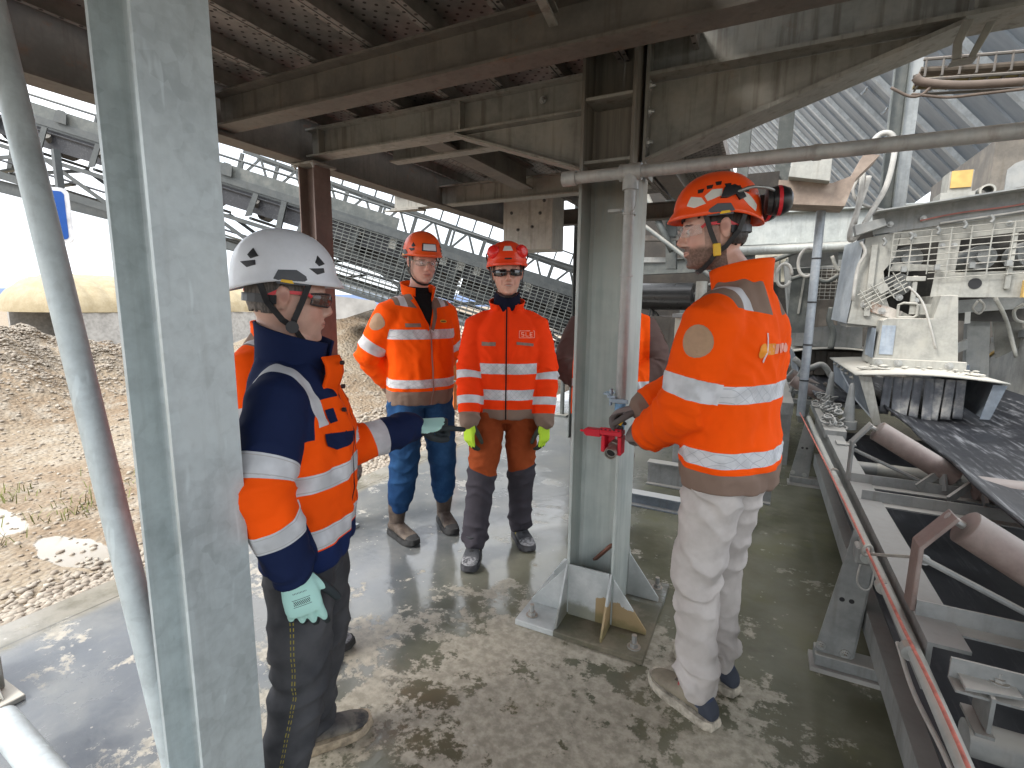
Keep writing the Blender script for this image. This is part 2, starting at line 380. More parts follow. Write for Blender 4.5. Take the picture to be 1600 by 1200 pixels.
def ground():
    mb = MB(); xs = [-70+i*2.5 for i in range(22)]+[-15+i*.16 for i in range(76)]; xs = [x for x in xs if x < -2.9]+[-2.9]
    ys = [-14+i*1.0 for i in range(12)]+[-2+i*.16 for i in range(88)]+[12.2+i*3 for i in range(26)]
    mb.sheet(lambda i, j: (xs[i], ys[j], th(xs[i], ys[j])), len(xs), len(ys))
    tag(mb.build('dirt_ground', MT['dirt'], smooth=True), kind='structure')
    mb = MB(); mb.sheet(lambda i, j: (-2500+i*250, -300+j*250, -2.3 if (i < 9 or i > 11) or j > 2 else -2.3), 23, 16)
    tag(mb.build('far_ground', MT['sand']), kind='structure')
ground()
def pebbles(name, n, area, rr, mat):
    """loose stones, one instance mesh built directly"""
    ico = bmesh.new(); bmesh.ops.create_icosphere(ico, subdivisions=1, radius=1); iv = np.array([v.co[:] for v in ico.verts]); jf = [[v.index for v in f.verts] for f in ico.faces]; ico.free()
    vs, fs = [], []; k = 0
    for _ in range(n):
        x, y = area(); r = random.uniform(*rr); s = np.array([r*random.uniform(.8,1.4), r*random.uniform(.8,1.3), r*random.uniform(.45,.75)])
        a = random.uniform(0, 6.28); p = iv*(1+.18*RNG.standard_normal((len(iv),1)))*s; c, d = math.cos(a), math.sin(a)
        p = np.stack([p[:,0]*c-p[:,1]*d, p[:,0]*d+p[:,1]*c, p[:,2]], 1)+[x, y, th(x, y)+r*.25]
        vs.append(p); fs += [[q+k for q in f] for f in jf]; k += len(iv)
    me = bpy.data.meshes.new(name); me.from_pydata(np.concatenate(vs).tolist(), [], fs); me.update()
    return tag(link(name, me, mat, smooth=True), kind='stuff')
def m_peb():
    b = B('pebbles'); r = b.N('ShaderNodeNewGeometry'); f = E(b.t, r.outputs['Random Per Island']); n = b.noise(30, 3)
    b.set('Base Color', b.mix(n*.35, b.mix(f, (.22,.18,.14), (.39,.35,.29)), (.40,.33,.25))).set('Roughness', .85); return b.m
MT['peb'] = m_peb()
pebbles('gravel_verge', 5200, lambda: (-3.10-abs(random.gauss(0,.17)), random.uniform(-.2, 5.5)), (.010,.026), MT['peb'])
pebbles('loose_stones', 2600, lambda: (random.uniform(-7,-3.15), random.uniform(0, 5.8)), (.006,.020), MT['peb'])
pebbles('gravel_heap_stones', 12000, lambda: (random.gauss(-9.7,.95), random.gauss(3.0,1.2)), (.010,.026), MT['peb'])
pebbles('gravel_strip', 3800, lambda: (random.uniform(-4.6,-3.15), random.uniform(3.4, 6.2)), (.010,.030), MT['peb'])
def grass():
    vs, fs = [], []
    for cx, cy, n, s in ((-5.3,1.62,60,.10),(-4.55,1.75,70,.14),(-4.3,1.18,45,.09),(-4.9,2.2,30,.2)):
        for _ in range(n):
            x, y = random.gauss(cx, s), random.gauss(cy, s); z = th(x, y); h = random.uniform(.03,.10); a = random.uniform(0,6.28); l = random.uniform(.02,.07)
            k = len(vs); dx, dy = math.cos(a), math.sin(a); wd = .004
            vs += [(x-dy*wd,y+dx*wd,z),(x+dy*wd,y-dx*wd,z),(x+dx*l*.5+dy*wd*.7,y+dy*l*.5-dx*wd*.7,z+h*.7),(x+dx*l*.5-dy*wd*.7,y+dy*l*.5+dx*wd*.7,z+h*.7),(x+dx*l,y+dy*l,z+h)]
            fs += [(k,k+1,k+2,k+3),(k+3,k+2,k+4)]
    me = bpy.data.meshes.new('grass'); me.from_pydata(vs, [], fs); me.update(); tag(link('weed_grass', me, MT['grass']), kind='stuff')
grass()
# hills on the horizon
def hills():
    mb = MB(); n = 90
    for q, (R0, hh, seed) in enumerate(((1500, 40, 1), (2100, 46, 5))):
        k = len(mb.v)
        for i in range(n):
            a = YAW+rad(78)-rad(120)*i/(n-1); prof = hh*(.62+.30*mnoise.noise(Vector((i*.07+seed, 2.2, 0)))+.08*mnoise.noise(Vector((i*.5, seed, 0))))
            dx, dy = -math.sin(a), math.cos(a)
            for rr, zz in ((R0-260, -3), (R0, prof), (R0+320, prof*.8)): mb.v.append((dx*rr, dy*rr, zz))
        for i in range(n-1):
            for j in range(2): mb.f.append((k+i*3+j, k+(i+1)*3+j, k+(i+1)*3+j+1, k+i*3+j+1))
    tag(mb.build('distant_hills', MT['hill'], smooth=True), kind='structure')
hills()
# ---------------------------------------------------------------- dome store
def dome():
    a = oz(52, 520, -2.0); a = od(52, 500, 40); b = od(402, 500, 46); a.z = b.z = -2.0
    t = thing('dome_store', a, 'pale yellow ribbed dome store on low concrete walls beyond the gravel heap', 'dome building')
    d = (b-a); Ln = d.length; d.normalize(); nrm = Vector((-d.y, d.x, 0)); R = 4.6; zt = 3.1; ze = .75
    mb = MB(); N = 14
    def P(i, j):
        s = i/140*Ln; f = (i/140*N) % 1; bul = .16*abs(math.sin(math.pi*f)); th_ = math.pi*j/20
        # rounded ends
        e = min(1, s/3.0); e2 = min(1, (Ln-s)/.01 if Ln > s else 0); sh = math.sqrt(max(0, 1-(1-e)**2))
        return a+d*s+nrm*(R-(R+bul)*math.cos(th_)*sh)+Z*(2+ze+(zt-ze+bul)*math.sin(th_)*sh)
    mb.sheet(P, 141, 21); mb.build('roof', MT['dome'], t, smooth=True)
    mb = MB(); mb.box((1.5, 0, 0), (Ln, .3, 2+ze-.03)); mb.box((Ln-.3, .32, 0), (Ln, 2*R, 2+ze-.05)); mb.box((1.5, 2*R-.3, 0), (Ln-.32, 2*R, 2+ze-.05))
    Rm = Matrix((d, nrm, Z)).transposed(); mb.v = [tuple(a+Rm @ Vector(v)) for v in mb.v]; mb.build('wall', MT['conc'], t)
dome()
# blue traffic sign hung on a bracket near the leaning tube
def sign():
    c = ox(79, 336, -4.6); t = thing('blue_sign', c, 'blue rectangular sign with white border hung below the conveyor on the left', 'sign')
    n = Vector((.86, -.5, 0)).normalized(); s = Z.cross(n)
    def rr(w, h, r):
        pts = []
        for (sx_, sy) in ((1,1),(-1,1),(-1,-1),(1,-1)):
            cc = c+s*sx_*(w-r)+Z*sy*(h-r); k0 = {(1,1):0,(-1,1):1,(-1,-1):2,(1,-1):3}[(sx_,sy)]*math.pi/2
            pts += arc(cc, s, Z, r, k0, k0+math.pi/2, 5)
        return pts
    mb = MB(); mb.prism(rr(.115,.19,.04), n*.03); mb.build('sign_board', plain('white sign enamel', (.75,.75,.75), .4), t)
    mb = MB(); mb.prism([p+n*.031 for p in rr(.09,.165,.025)], n*.003); mb.build('sign_face', plain('blue sign enamel', (.015,.09,.36), .4, var=.05), t)
    mb = MB(); mb.box((-.02,-.02,.192),(.02,.02,.45), c=c+s*.07); mb.build('hanger', MT['truss'], t)
sign()
# ---------------------------------------------------------------- steel platform overhead
def bolts(ps, d, r, parent, name='bolt'):
    for p in ps: mb = MB(); mb.hexbolt(p, d, r, r*.8); mb.build(name, MT['bolt'], parent)
XC, YC = -.645, 2.285      # centre column
def platform():
    t = thing('steel_platform', (-2.6, -1.6, 2.3), 'rusty brown steel platform with dimpled deck planks over the workers', 'platform')
    PL, BR = MT['plate'], MT['brown']
    zb, h = 2.425, .155
    def beam(a, b, h=.155, w=.11, m=PL): mb = MB(); mb.ibeam(a, b, h, w, .007, .010); return mb.build('beam', m, t)
    # left beam with haunch towards the centre column
    o = beam((-2.49,2.3,zb), (-.79,2.3,zb)); mb = MB()
    mb.prism([(-1.43,2.294,2.345),(-.79,2.294,2.345),(-.79,2.294,2.115)], (0,.008,0))
    mb.sect([(-.055,-.005),(.055,-.005),(.055,.005),(-.055,.005)], (-1.46,2.3,2.342), (-.79,2.3,2.108)); mb.build('haunch', PL, o)
    for x in (-1.437,-2.40): MB().box((x,2.25,2.36),(x+.01,2.295,2.49)).build('stiffener', PL, o)
    bolts([(-.77,2.24,z) for z in (2.46,2.39,2.30,2.24,2.17)], (-1,0,0), .011, o); bolts([(-1.0,2.29,2.44)], (0,-1,0), .011, o)
    # cross beam nearer the camera, runs the whole width
    beam((-2.5,1.74,zb), (1.5,1.74,zb), m=BR)
    o = beam((-3.05,3.72,zb-.02), (-.79,3.72,zb-.02)); mb = MB(); mb.prism([(-3.12,3.66,2.325),(-2.75,3.66,2.325),(-2.75,3.78,2.325),(-3.12,3.70,2.325)], (0,0,-.012)); mb.build('end_plate', PL, o)
    beam((-2.15,2.62,zb), (-1.25,2.62,zb), h=.12, w=.08)
    beam((-2.5,.62,zb), (1.5,.62,zb), m=BR); beam((-2.5,-.6,zb), (1.5,-.6,zb), m=BR); beam((-2.5,-1.6,zb), (1.5,-1.6,zb), m=BR)
    # edge beams along the platform
    def edge(x, z, h, y0, y1, m=BR): mb = MB(); mb.ibeam((x,y0,z), (x,y1,z), h, .13, .009, .013); return mb.build('edge_beam', m, t)
    edge(-2.54, 2.46, .29, -1.6, 5.2)
    edge(-1.72, 2.46, .17, 2.37, 3.64); edge(-.65, 2.44, .20, 2.48, 5.2)
    beam((-2.5,5.2,zb), (-.6,5.2,zb), m=BR)
    mb = MB(); mb.box((-2.62,-1.6,2.655),(-2.47,5.2,2.70)); mb.build('kick_plate', BR, t)
    # dirt coloured service beam under the ceiling at the top right (pink grey primer)
    mb = MB(); mb.cchan((-.70,1.42,2.47), (-.72,1.69,2.44), .05, .03); mb.build('bracket', MT['plate'], t)
    # big haunched beam to the right of the column
    o = (MB().ibeam((-.50,2.3,2.60), (2.6,2.3,2.60), .34, .16, .009, .014)).build('beam', PL, t)
    mb = MB(); mb.prism([(-.50,2.295,2.425),(.48,2.295,2.425),(-.50,2.295,2.115)], (0,.010,0))
    mb.sect([(-.08,-.007),(.08,-.007),(.08,.007),(-.08,.007)], (-.50,2.3,2.108), (.50,2.3,2.418)); mb.build('haunch', PL, o)
    MB().box((.515,2.23,2.445),(.525,2.294,2.755)).build('stiffener', PL, o); MB().box((-.512,2.215,2.05),(-.50,2.385,2.77)).build('end_plate', PL, o)
    bolts([(-.50,2.245,z) for z in (2.70,2.58,2.40,2.30,2.18)], (1,0,0), .013, o)
    mb = MB(); mb.prism([(.485,2.20,2.41),(.515,2.20,2.41),(.492,2.20,2.345),(.495,2.20,2.30),(.470,2.20,2.30),(.468,2.20,2.35)], (0,.008,0)); mb.prism([(.555,2.24,2.41),(.58,2.24,2.41),(.535,2.24,2.30),(.515,2.24,2.30)], (0,.008,0)); mb.box((.470,2.2,2.292),(.535,2.248,2.299)); mb.build('hook_bracket', MT['plate'], t, bev=.002)
    # deck planks: one C channel each, with rows of holes in the sides
    proto = None
    def plank(x):
        mb = MB(); w_ = .294
        mb.sect([(-w_/2,-.075),(-w_/2+.02,-.075),(-w_/2+.02,-.072),(-w_/2+.003,-.072),(-w_/2+.003,-.003),(w_/2-.003,-.003),(w_/2-.003,-.072),(w_/2-.02,-.072),(w_/2-.02,-.075),(w_/2,-.075),(w_/2,0),(-w_/2,0)], (x,-1.6,2.60), (x,5.2,2.60))
        o = mb.build('deck_plank', MT['deck'], t)
        h = MB()
        for i in range(90):
            y = -.1+i*.052
            for sgn in (1,): h.tube([(x+sgn*(w_/2-.0035)-.0008,y,2.562), (x+sgn*(w_/2-.0035)+.0004,y,2.562)], .010, 8)
        h.build('plank_holes', MT['holes'], o)['kind'] = 'stuff'
    for i in range(7): plank(-2.27+.3*i+.0)
    # closed higher ceiling over the right bay
    mb = MB(); mb.box((-.42,-1.6,2.80),(2.6,2.42,2.86)); mb.build('ceiling_panel', BR, t)
    for y in (.9,): mb = MB(); mb.ibeam((-.42,y,2.72),(2.6,y,2.72),.14,.08); mb.build('joist', BR, t)
MT['holes'] = plain('skylit hole discs', (.40,.38,.36), .7)  # pale discs: sky light through the plank holes put into the colour
platform()

def centre_column():
    G = MT['galv2']; t = thing('steel_column', (XC,YC,0), 'galvanised H section column on a gusseted base plate in the middle of the picture', 'column')
    mb = MB(); x0, x1, y0, y1 = -.757, -.53, 2.135, 2.435
    mb.box((x0,y0,.02),(x0+.014,y1,2.86)); mb.box((x1-.014,y0,.02),(x1,y1,2.86)); mb.box((x0+.014,YC-.005,.02),(x1-.014,YC+.005,2.86)); 
    # fillets
    mb.prism([(x0+.014,YC-.005,.02),(x0+.030,YC-.005,.02),(x0+.014,YC-.021,.02)],(0,0,2.8)); mb.prism([(x1-.014,YC-.005,.02),(x1-.014,YC-.021,.02),(x1-.030,YC-.005,.02)],(0,0,2.8))
    mb.build('shaft', MT['column'], t, bev=.002)
    mb = MB()
    for z in (2.095, 2.345): mb.box((x0+.015,y0+.01,z),(x1-.015,YC-.006,z+.012)); mb.box((x0+.015,YC+.006,z),(x1-.015,y1-.01,z+.012))
    mb.build('stiffener', MT['plate'], t)
    mb = MB(); mb.box((-.95,1.965,.0),(-.347,2.625,.028)); mb.build('base_plate', MT['baseplate'], t, bev=.003)
    GP = MT['gusset']
    def gus(pts, d): mb = MB(); mb.prism(pts, d); mb.build('gusset', GP, t, bev=.0015)
    z0 = .029
    # front cover plate and ribs along Y
    gus([(x0+.016,2.120,z0),(x1-.016,2.120,z0),(x1-.016,2.120,.285),(x0+.016,2.120,.285)], (0,.010,0))
    for x in (x0+.002, x1-.012): gus([(x,2.118,z0),(x,1.985,z0),(x,1.985,.05),(x,2.118,.29)], (.010,0,0))
    for x in (x0+.002, x1-.012): gus([(x,2.452,z0),(x,2.60,z0),(x,2.60,.05),(x,2.452,.29)], (.010,0,0))
    # side wings along X at front and back flange edges
    for y in (2.131, 2.425):
        gus([(x0-.002,y,z0),(-.935,y,z0),(-.935,y,.05),(x0-.002,y,.26)], (0,.010,0))
        gus([(x1+.002,y,z0),(-.37,y,z0),(-.37,y,.05),(x1+.002,y,.26)], (0,.010,0))
    for x, y in ((-.89,2.03),(-.40,2.03),(-.40,2.56),(-.89,2.56)):
        mb = MB(); mb.hexbolt((x,y,.029), Z, .019, .02); mb.tube([(x,y,.03),(x,y,.085)], .011, 10); mb.build('anchor_bolt', MT['bolt'], t)
    mb = MB(); mb.bar((-.66,2.27,.26),(-.545,2.15,.42),.022,.010); mb.build('wedge_bar', plain('rusty red flat bar', (.22,.10,.07), .8), t)
def m_column():
    b = B('galvanised column'); x, y, z = b.sep(b.co()); n = b.noise(6,6,.6); st = b.noise(3,5,.6,src=b.map((10,10,.45))); n2 = b.noise(40,3)
    col = b.mix((n*.5+st*.5).ss(.35,.65), (.40,.45,.43), (.56,.60,.57))
    dusty = (z+st*.45+n*.4).ss(2.0, 2.55)                                   # tone turns brown towards the top
    col = b.mix(dusty*.92, col, b.mix(st.ss(.4,.6), (.115,.095,.075), (.20,.172,.135)))
    b.set('Base Color', col).set('Roughness', (n*.3+.36).cl()).set('Metallic', .2).bump(n2*.4+n*.5, .12, .003); return b.m
def m_gusset(name, algae):
    b = B(name); x, y, z = b.sep(b.co()); n = b.noise(9,6,.65); n2 = b.noise(3,4)
    col = b.mix(n.ss(.35,.7), (.40,.425,.42), (.54,.56,.55))
    lvl = (z+n*.10+x*.14+y*.10)
    och = lvl.lt(.20)*x.gt(.04)*y.lt(-.05); col = b.mix(och*.9, col, (.34,.235,.10))
    wet = lvl.ss(.145, .105)*x.inr(-.11,.30)*y.lt(.1)*algae
    col = b.mix(wet*.9, col, b.mix(n2.ss(.42,.58), (.085,.082,.055), (.135,.13,.05)))
    if algae > .9: col = b.mix(x.ss(-.13,-.06)*n.ss(.25,.5)*.92, col, b.mix(n.ss(.4,.65), (.10,.095,.065), (.19,.165,.12)))
    b.set('Base Color', col).set('Roughness', .55).set('Metallic', .1).bump(n, .2, .004); return b.m
MT['column'] = m_column(); MT['gusset'] = m_gusset('gusset paint', .7); MT['baseplate'] = m_gusset('mossy base plate', 1.0)
centre_column()

def far_column():
    t = thing('steel_column', (-2.49,2.3,0), 'brown dusty steel column behind the man in the white helmet', 'column')
    MB().ibeam((-2.49,2.3,0), (-2.49,2.3,2.298), .13, .13, .008, .011, up=(1,0,0)).build('shaft', metal('brown primer column', (.15,.105,.09), dust=(.21,.165,.135), dustamt=.5, rough=.6, met=.1, streak=.5), t, bev=.002)
    MB().box((-2.58,2.21,2.300),(-2.40,2.39,2.312)).build('cap_plate', MT['plate'], t)
    bolts([(-2.565,2.225,2.300),(-2.415,2.225,2.300)], (0,0,-1), .011, t); MB().box((-2.62,2.17,0.0),(-2.36,2.43,.02)).build('base_plate', MT['gusset'], t)
far_column()

def near_frame():
    G = MT['galv']
    t = thing('galvanised_post', (-1.07,.615,0), 'pale galvanised H section post in the left foreground', 'post')
    mb = MB(); x0, x1, y0, y1 = -1.142, -1.0, .545, .685
    prof = []
    mb.box((x0,y0,.015),(x0+.010,y1,2.345)); mb.box((x1-.010,y0,.015),(x1,y1,2.345)); mb.box((x0+.010,.612,.015),(x1-.010,.618,2.345))
    for xx, s in ((x0+.010, 1), (x1-.010, -1)):
        q = [(xx,.612,.016)]+[(xx+s*(.014-.014*math.sin(k*math.pi/10)),.612-(.014-.014*math.cos(k*math.pi/10)),.016) for k in range(6)]
        mb.prism(q, (0,0,2.32))
    mb.build('shaft', G, t, bev=.0025)
    MB().box((-1.24,.47,0),(-.90,.76,.014)).build('base_plate', G, t)
    # leaning round brace
    t = thing('brace_tube', (-1.22,.63,.2), 'leaning round galvanised brace tube left of the foreground post', 'brace')
    a, b = oy(-16,0,.63), oy(270,1172,.63); d = (b-a).normalized()
    MB().tube([a-d*.18, b+d*.22], .030, 28).build('tube', G, t, smooth=False, autosm=True)
    mb = MB(); mb.prism([(-1.25,.626,.05),(-1.13,.626,.05),(-1.13,.626,.30),(-1.20,.626,.36)], (0,.010,0)); mb.build('gusset', G, t)
    t = thing('brace_tube', (-1.9,.55,.1), 'round galvanised tube lying low in the bottom left corner', 'brace')
    MB().tube([(-2.14,.56,.135),(-1.2,.52,.02+.03)], .043, 24).build('tube', G, t, autosm=True)
    t = thing('foot_plate', (-2.45,.64,0), 'pale base plate with a bolted stub at the left edge', 'base plate')
    MB().box((-2.75,.60,.0),(-2.395,.70,.022)).build('plate', MT['dustwhite'], t, bev=.003)
    mb = MB(); mb.box((-2.75,.62,.024),(-2.50,.68,.16)); mb.prism([(-2.50,.645,.024),(-2.42,.645,.024),(-2.50,.645,.10)],(0,.008,0)); mb.build('stub', MT['dustwhite'], t, bev=.004)
    mb = MB(); mb.hexbolt((-2.44,.625,.023), Z, .012); mb.build('anchor_bolt', MT['bolt'], t)
near_frame()

# ---------------------------------------------------------------- water pipe with valve and lock-out device
def pipework():
    P = metal('galvanised pipe', (.40,.41,.40), dust=(.36,.30,.25), dustamt=.5, rust=.08, rough=.55, met=.25, streak=.4)
    t = thing('water_pipe', (-.52,2.06,1.0), 'grey water pipe running across under the beam with a drop down the column', 'pipe')
    MB().tube([(-.78,2.06,2.022),(3.2,2.06,2.022)], .024, 20).build('header', P, t, autosm=True)
    for a, b_, r in (((-.80,2.06,2.022),(-.742,2.06,2.022),.030),((-.56,2.06,2.022),(-.475,2.06,2.022),.0325),((-.517,2.06,2.03),(-.517,2.06,1.955),.031),((.10,2.06,2.022),(.125,2.06,2.022),.0265)): MB().tube([a, b_], r, 16).build('fitting', P, t, autosm=True)
    MB().tube([(-.517,2.06,2.0),(-.517,2.06,1.005)], .0215, 18).build('drop', P, t, autosm=True)
    mb = MB()
    for z in (1.86, 1.62): mb.tube([(-.517,2.06,z),(-.517,2.06,z+.008)], .027, 16)
    mb.tube(spline([(-.49,2.04,1.98),(-.485,2.03,1.90),(-.50,2.03,1.86)],5), .002, 6); mb.build('clamp', P, t)
    MB().box((-.60,2.05,1.875),(-.545,2.09,1.885)).build('bracket', P, t)
    b = plain('worn blue paint', (.22,.42,.66), .5, var=.5, scale=40); bl = metal('blue painted stub', (.20,.40,.62), dust=(.55,.58,.62), dustamt=.6, rough=.5, met=.1)
    MB().tube([(-.517,2.06,1.10),(-.517,2.06,.985)], .0225, 18).build('blue_stub', bl, t, autosm=True)
    mb = MB(); mb.box((-.585,2.03,1.135),(-.548,2.09,1.141)); mb.box((-.557,2.03,1.09),(-.549,2.055,1.16)); mb.box((-.556,2.026,1.105),(-.478,2.034,1.121)); mb.tube([(-.565,2.03,1.128),(-.53,2.03,1.128)],.006,8); mb.build('pipe_clip', plain('blue grey clip', (.33,.42,.50), .5), t, bev=.001)
    # valve body
    v = thing('stop_valve', (-.517,2.05,.93), 'threaded brass grey valve end below the blue pipe stub', 'valve')
    vb = metal('valve metal', (.42,.41,.38), dust=(.28,.25,.2), dustamt=.4, rough=.4, met=.7)
    mb = MB(); mb.tube([(-.522,2.055,.985),(-.522,2.055,.93)], .020, 14); mb.tube([(-.522,2.06,.935),(-.525,1.975,.905)], .021, 16); mb.tube([(-.522,2.03,.924),(-.5225,2.015,.919)], .027, 6); mb.build('body', vb, v, autosm=True)
    mb = MB(); mb.tube([(-.5245,1.98,.907),(-.5253,1.962,.901)], .024, 16, cap=False); mb.build('socket_end', vb, v, solid=.004); MB().tube([(-.525,1.9745,.9045),(-.525,1.974,.9043)], .017, 14).build('bore', MT['black'], v)
    # red plastic lock-out body
    r = thing('valve_lockout', (-.53,2.0,.95), 'red plastic lock-out device clamped round the valve', 'lockout device'); RP = plain('red plastic', (.62,.015,.035), .38, var=.12, bump=.03)
    mb = MB(); mb.box((-.578,1.985,.972),(-.487,2.045,.992)); mb.box((-.572,1.985,.90),(-.556,2.045,.97)); mb.box((-.502,1.985,.893),(-.486,2.045,.97)); mb.box((-.556,2.036,.905),(-.502,2.045,.97)); mb.box((-.578,1.98,.992),(-.487,1.992,1.004)); mb.build('clamp_frame', RP, r, bev=.0025)
    mb = MB(); mb.box((-.645,1.995,.958),(-.58,2.03,.990)); mb.box((-.652,2.0,.962),(-.6455,2.025,.986)); mb.tube([(-.672,2.012,.974),(-.652,2.012,.974)], .006, 8); mb.build('handle', RP, r, bev=.004)
    mb = MB()
    for i in range(5): mb.box((-.575+.018*i,1.979,.995),(-.566+.018*i,1.9795+.0005,1.001))
    mb.build('slots', plain('dark red slot', (.10,.003,.008), .6), r)
pipework()

def hanging_box():
    t = thing('hanging_panel_box', (-2.1,4.6,2.0), 'grey sheet metal duct box hanging under the platform behind the man in sunglasses', 'duct box')
    MB().box((-2.36,4.5,2.03),(-1.845,4.80,2.72)).build('casing', metal('grey sheet box', (.36,.345,.31), dust=(.33,.28,.23), dustamt=.4, rough=.6, met=.1, streak=.45), t, bev=.004)
    mb = MB()
    for x, z in ((-2.27,2.38),(-1.97,2.36),(-2.2,2.22),(-2.05,2.24),(-1.93,2.47)): mb.hexbolt((x,4.498,z), (0,-1,0), .010)
    mb.build('bolts', MT['rolldark'], t)
    mb = MB(); mb.ibeam((-1.86,5.4,0),(-1.86,5.4,2.6),.14,.14, up=(1,0,0)); t2 = thing('steel_column', (-1.86,5.4,0), 'thin dark steel column right of the hanging duct box', 'column'); mb.build('shaft', MT['trussdark'], t2)
hanging_box()
# ================================================================ people
def vnoise(P, seed=0):
    P = np.asarray(P, float); I = np.floor(P).astype(np.int64); f = P-I; f = f*f*(3-2*f)
    def h(a, b, c):
        n = (a*374761393+b*668265263+c*2147483647+seed*974711) & 0xffffffff; n = ((n ^ (n >> 13))*1274126177) & 0xffffffff
        return ((n ^ (n >> 16)) & 0xffff)/65535.0
    x, y, z = I[:,0], I[:,1], I[:,2]; u, v, w_ = f[:,0], f[:,1], f[:,2]
    L_ = lambda a, b, t: a+(b-a)*t
    return L_(L_(L_(h(x,y,z),h(x+1,y,z),u),L_(h(x,y+1,z),h(x+1,y+1,z),u),v), L_(L_(h(x,y,z+1),h(x+1,y,z+1),u),L_(h(x,y+1,z+1),h(x+1,y+1,z+1),u),v),w_)*2-1
def fbm(P, seed=0, o=3): return sum(vnoise(np.asarray(P)*2**i, seed+i)/2**i for i in range(o))
def lathe_rings(rings, seg=24, n=2.0):
    """rings: (centre, axis-a vector, axis-b vector) -> closed tube (verts, faces)"""
    vs, fs = [], []; k = len(rings)
    for c, a, b in rings:
        c, a, b = Vector(c), Vector(a), Vector(b)
        for j in range(seg):
            t = 2*math.pi*j/seg; ct, st = math.cos(t), math.sin(t)
            vs.append(c+a*math.copysign(abs(ct)**(2/n), ct)+b*math.copysign(abs(st)**(2/n), st))
    for i in range(k-1):
        for j in range(seg): fs.append((i*seg+j, i*seg+(j+1) % seg, (i+1)*seg+(j+1) % seg, (i+1)*seg+j))
    fs.append(tuple(range(seg))[::-1]); fs.append(tuple((k-1)*seg+j for j in range(seg)))
    return vs, fs
def limb(pts, rs, seg=18, flat=1.0, up=None):
    """round limb through pts with radii rs, end caps rounded"""
    pts = [Vector(p) for p in pts]; n = len(pts); rings = []
    t0 = (pts[1]-pts[0]).normalized(); x = (Vector(up) if up else t0.orthogonal()); 
    P = [pts[0]-t0*rs[0]*.85, pts[0]-t0*rs[0]*.5]+pts; Rr = [rs[0]*.35, rs[0]*.8]+list(rs)
    t1 = (pts[-1]-pts[-2]).normalized(); P += [pts[-1]+t1*rs[-1]*.5, pts[-1]+t1*rs[-1]*.85]; Rr += [rs[-1]*.8, rs[-1]*.35]
    for i, p in enumerate(P):
        t = (P[min(i+1,len(P)-1)]-P[max(i-1,0)]).normalized(); x = (x-t*x.dot(t)).normalized(); y = t.cross(x)
        rings.append((p, x*Rr[i], y*Rr[i]*flat))
    return lathe_rings(rings, seg)
def blob(c, rx, ry, rz, R=None):
    rings = []; c = Vector(c); R = R or Matrix.Identity(3)
    for i in range(9):
        t = -math.pi/2+math.pi*(i+.35)/8.7 if 0 < i < 8 else (-1.45 if i == 0 else 1.45)
        rings.append((c+R @ Vector((0,0,rz*math.sin(t))), R @ Vector((rx*math.cos(t),0,0)), R @ Vector((0,ry*math.cos(t),0))))
    return lathe_rings(rings, 16)
_tmp = [0]
def remesh(shapes, voxel, smooth=4, lam=.5):
    vs, fs = [], []
    for v, f in shapes:
        vol = 0.0; c0 = sum((Vector(p) for p in v), Vector((0,0,0)))/len(v)
        for q in f:
            for i in range(1, len(q)-1): vol += (Vector(v[q[0]])-c0).dot((Vector(v[q[i]])-c0).cross(Vector(v[q[i+1]])-c0))
        if vol < 0: f = [tuple(q)[::-1] for q in f]
        k = len(vs); vs += [tuple(p) for p in v]; fs += [tuple(i+k for i in q) for q in f]
    me = bpy.data.meshes.new('tmp'); me.from_pydata(vs, [], fs); ob = bpy.data.objects.new('tmp', me); COL.objects.link(ob)
    md = ob.modifiers.new('r', 'REMESH'); md.mode = 'VOXEL'; md.voxel_size = voxel
    dg = bpy.context.evaluated_depsgraph_get(); m2 = bpy.data.meshes.new_from_object(ob.evaluated_get(dg))
    nv = len(m2.vertices); co = np.empty(nv*3); m2.vertices.foreach_get('co', co); co = co.reshape(-1, 3)
    F = [tuple(p.vertices) for p in m2.polygons]; ed = np.empty(len(m2.edges)*2, np.int64); m2.edges.foreach_get('vertices', ed); ed = ed.reshape(-1, 2)
    bpy.data.objects.remove(ob); bpy.data.meshes.remove(me); bpy.data.meshes.remove(m2)
    return lap(co, ed, smooth, lam), F, ed
def lap(co, ed, it, lam=.5):
    deg = np.bincount(ed.ravel(), minlength=len(co)).astype(float)[:,None]
    for _ in range(it):
        s = np.zeros_like(co); np.add.at(s, ed[:,0], co[ed[:,1]]); np.add.at(s, ed[:,1], co[ed[:,0]]); co = co+(s/np.maximum(deg,1)-co)*lam
    return co
def normals(co, F):
    me = bpy.data.meshes.new('n'); me.from_pydata(co.tolist(), [], F); me.update(); n = np.empty(len(co)*3)
    try: me.vertex_normals.foreach_get('vector', n)
    except Exception: me.vertices.foreach_get('normal', n)
    bpy.data.meshes.remove(me); return n.reshape(-1, 3)
def final(name, co, F, mat, parent, fr, attrs):
    """co in the person's own frame -> world mesh under parent, with attributes"""
    R, o = fr; W = co @ R.T+o
    me = bpy.data.meshes.new(name); me.from_pydata(W.tolist(), [], F); me.update()
    for k, a in attrs.items():
        if a.ndim == 1: at = me.attributes.new(k, 'FLOAT', 'POINT'); at.data.foreach_set('value', a.astype(np.float32))
        else: at = me.attributes.new(k, 'FLOAT_VECTOR', 'POINT'); at.data.foreach_set('vector', a.astype(np.float32).ravel())
    return link(name, me, mat, parent, smooth=True)
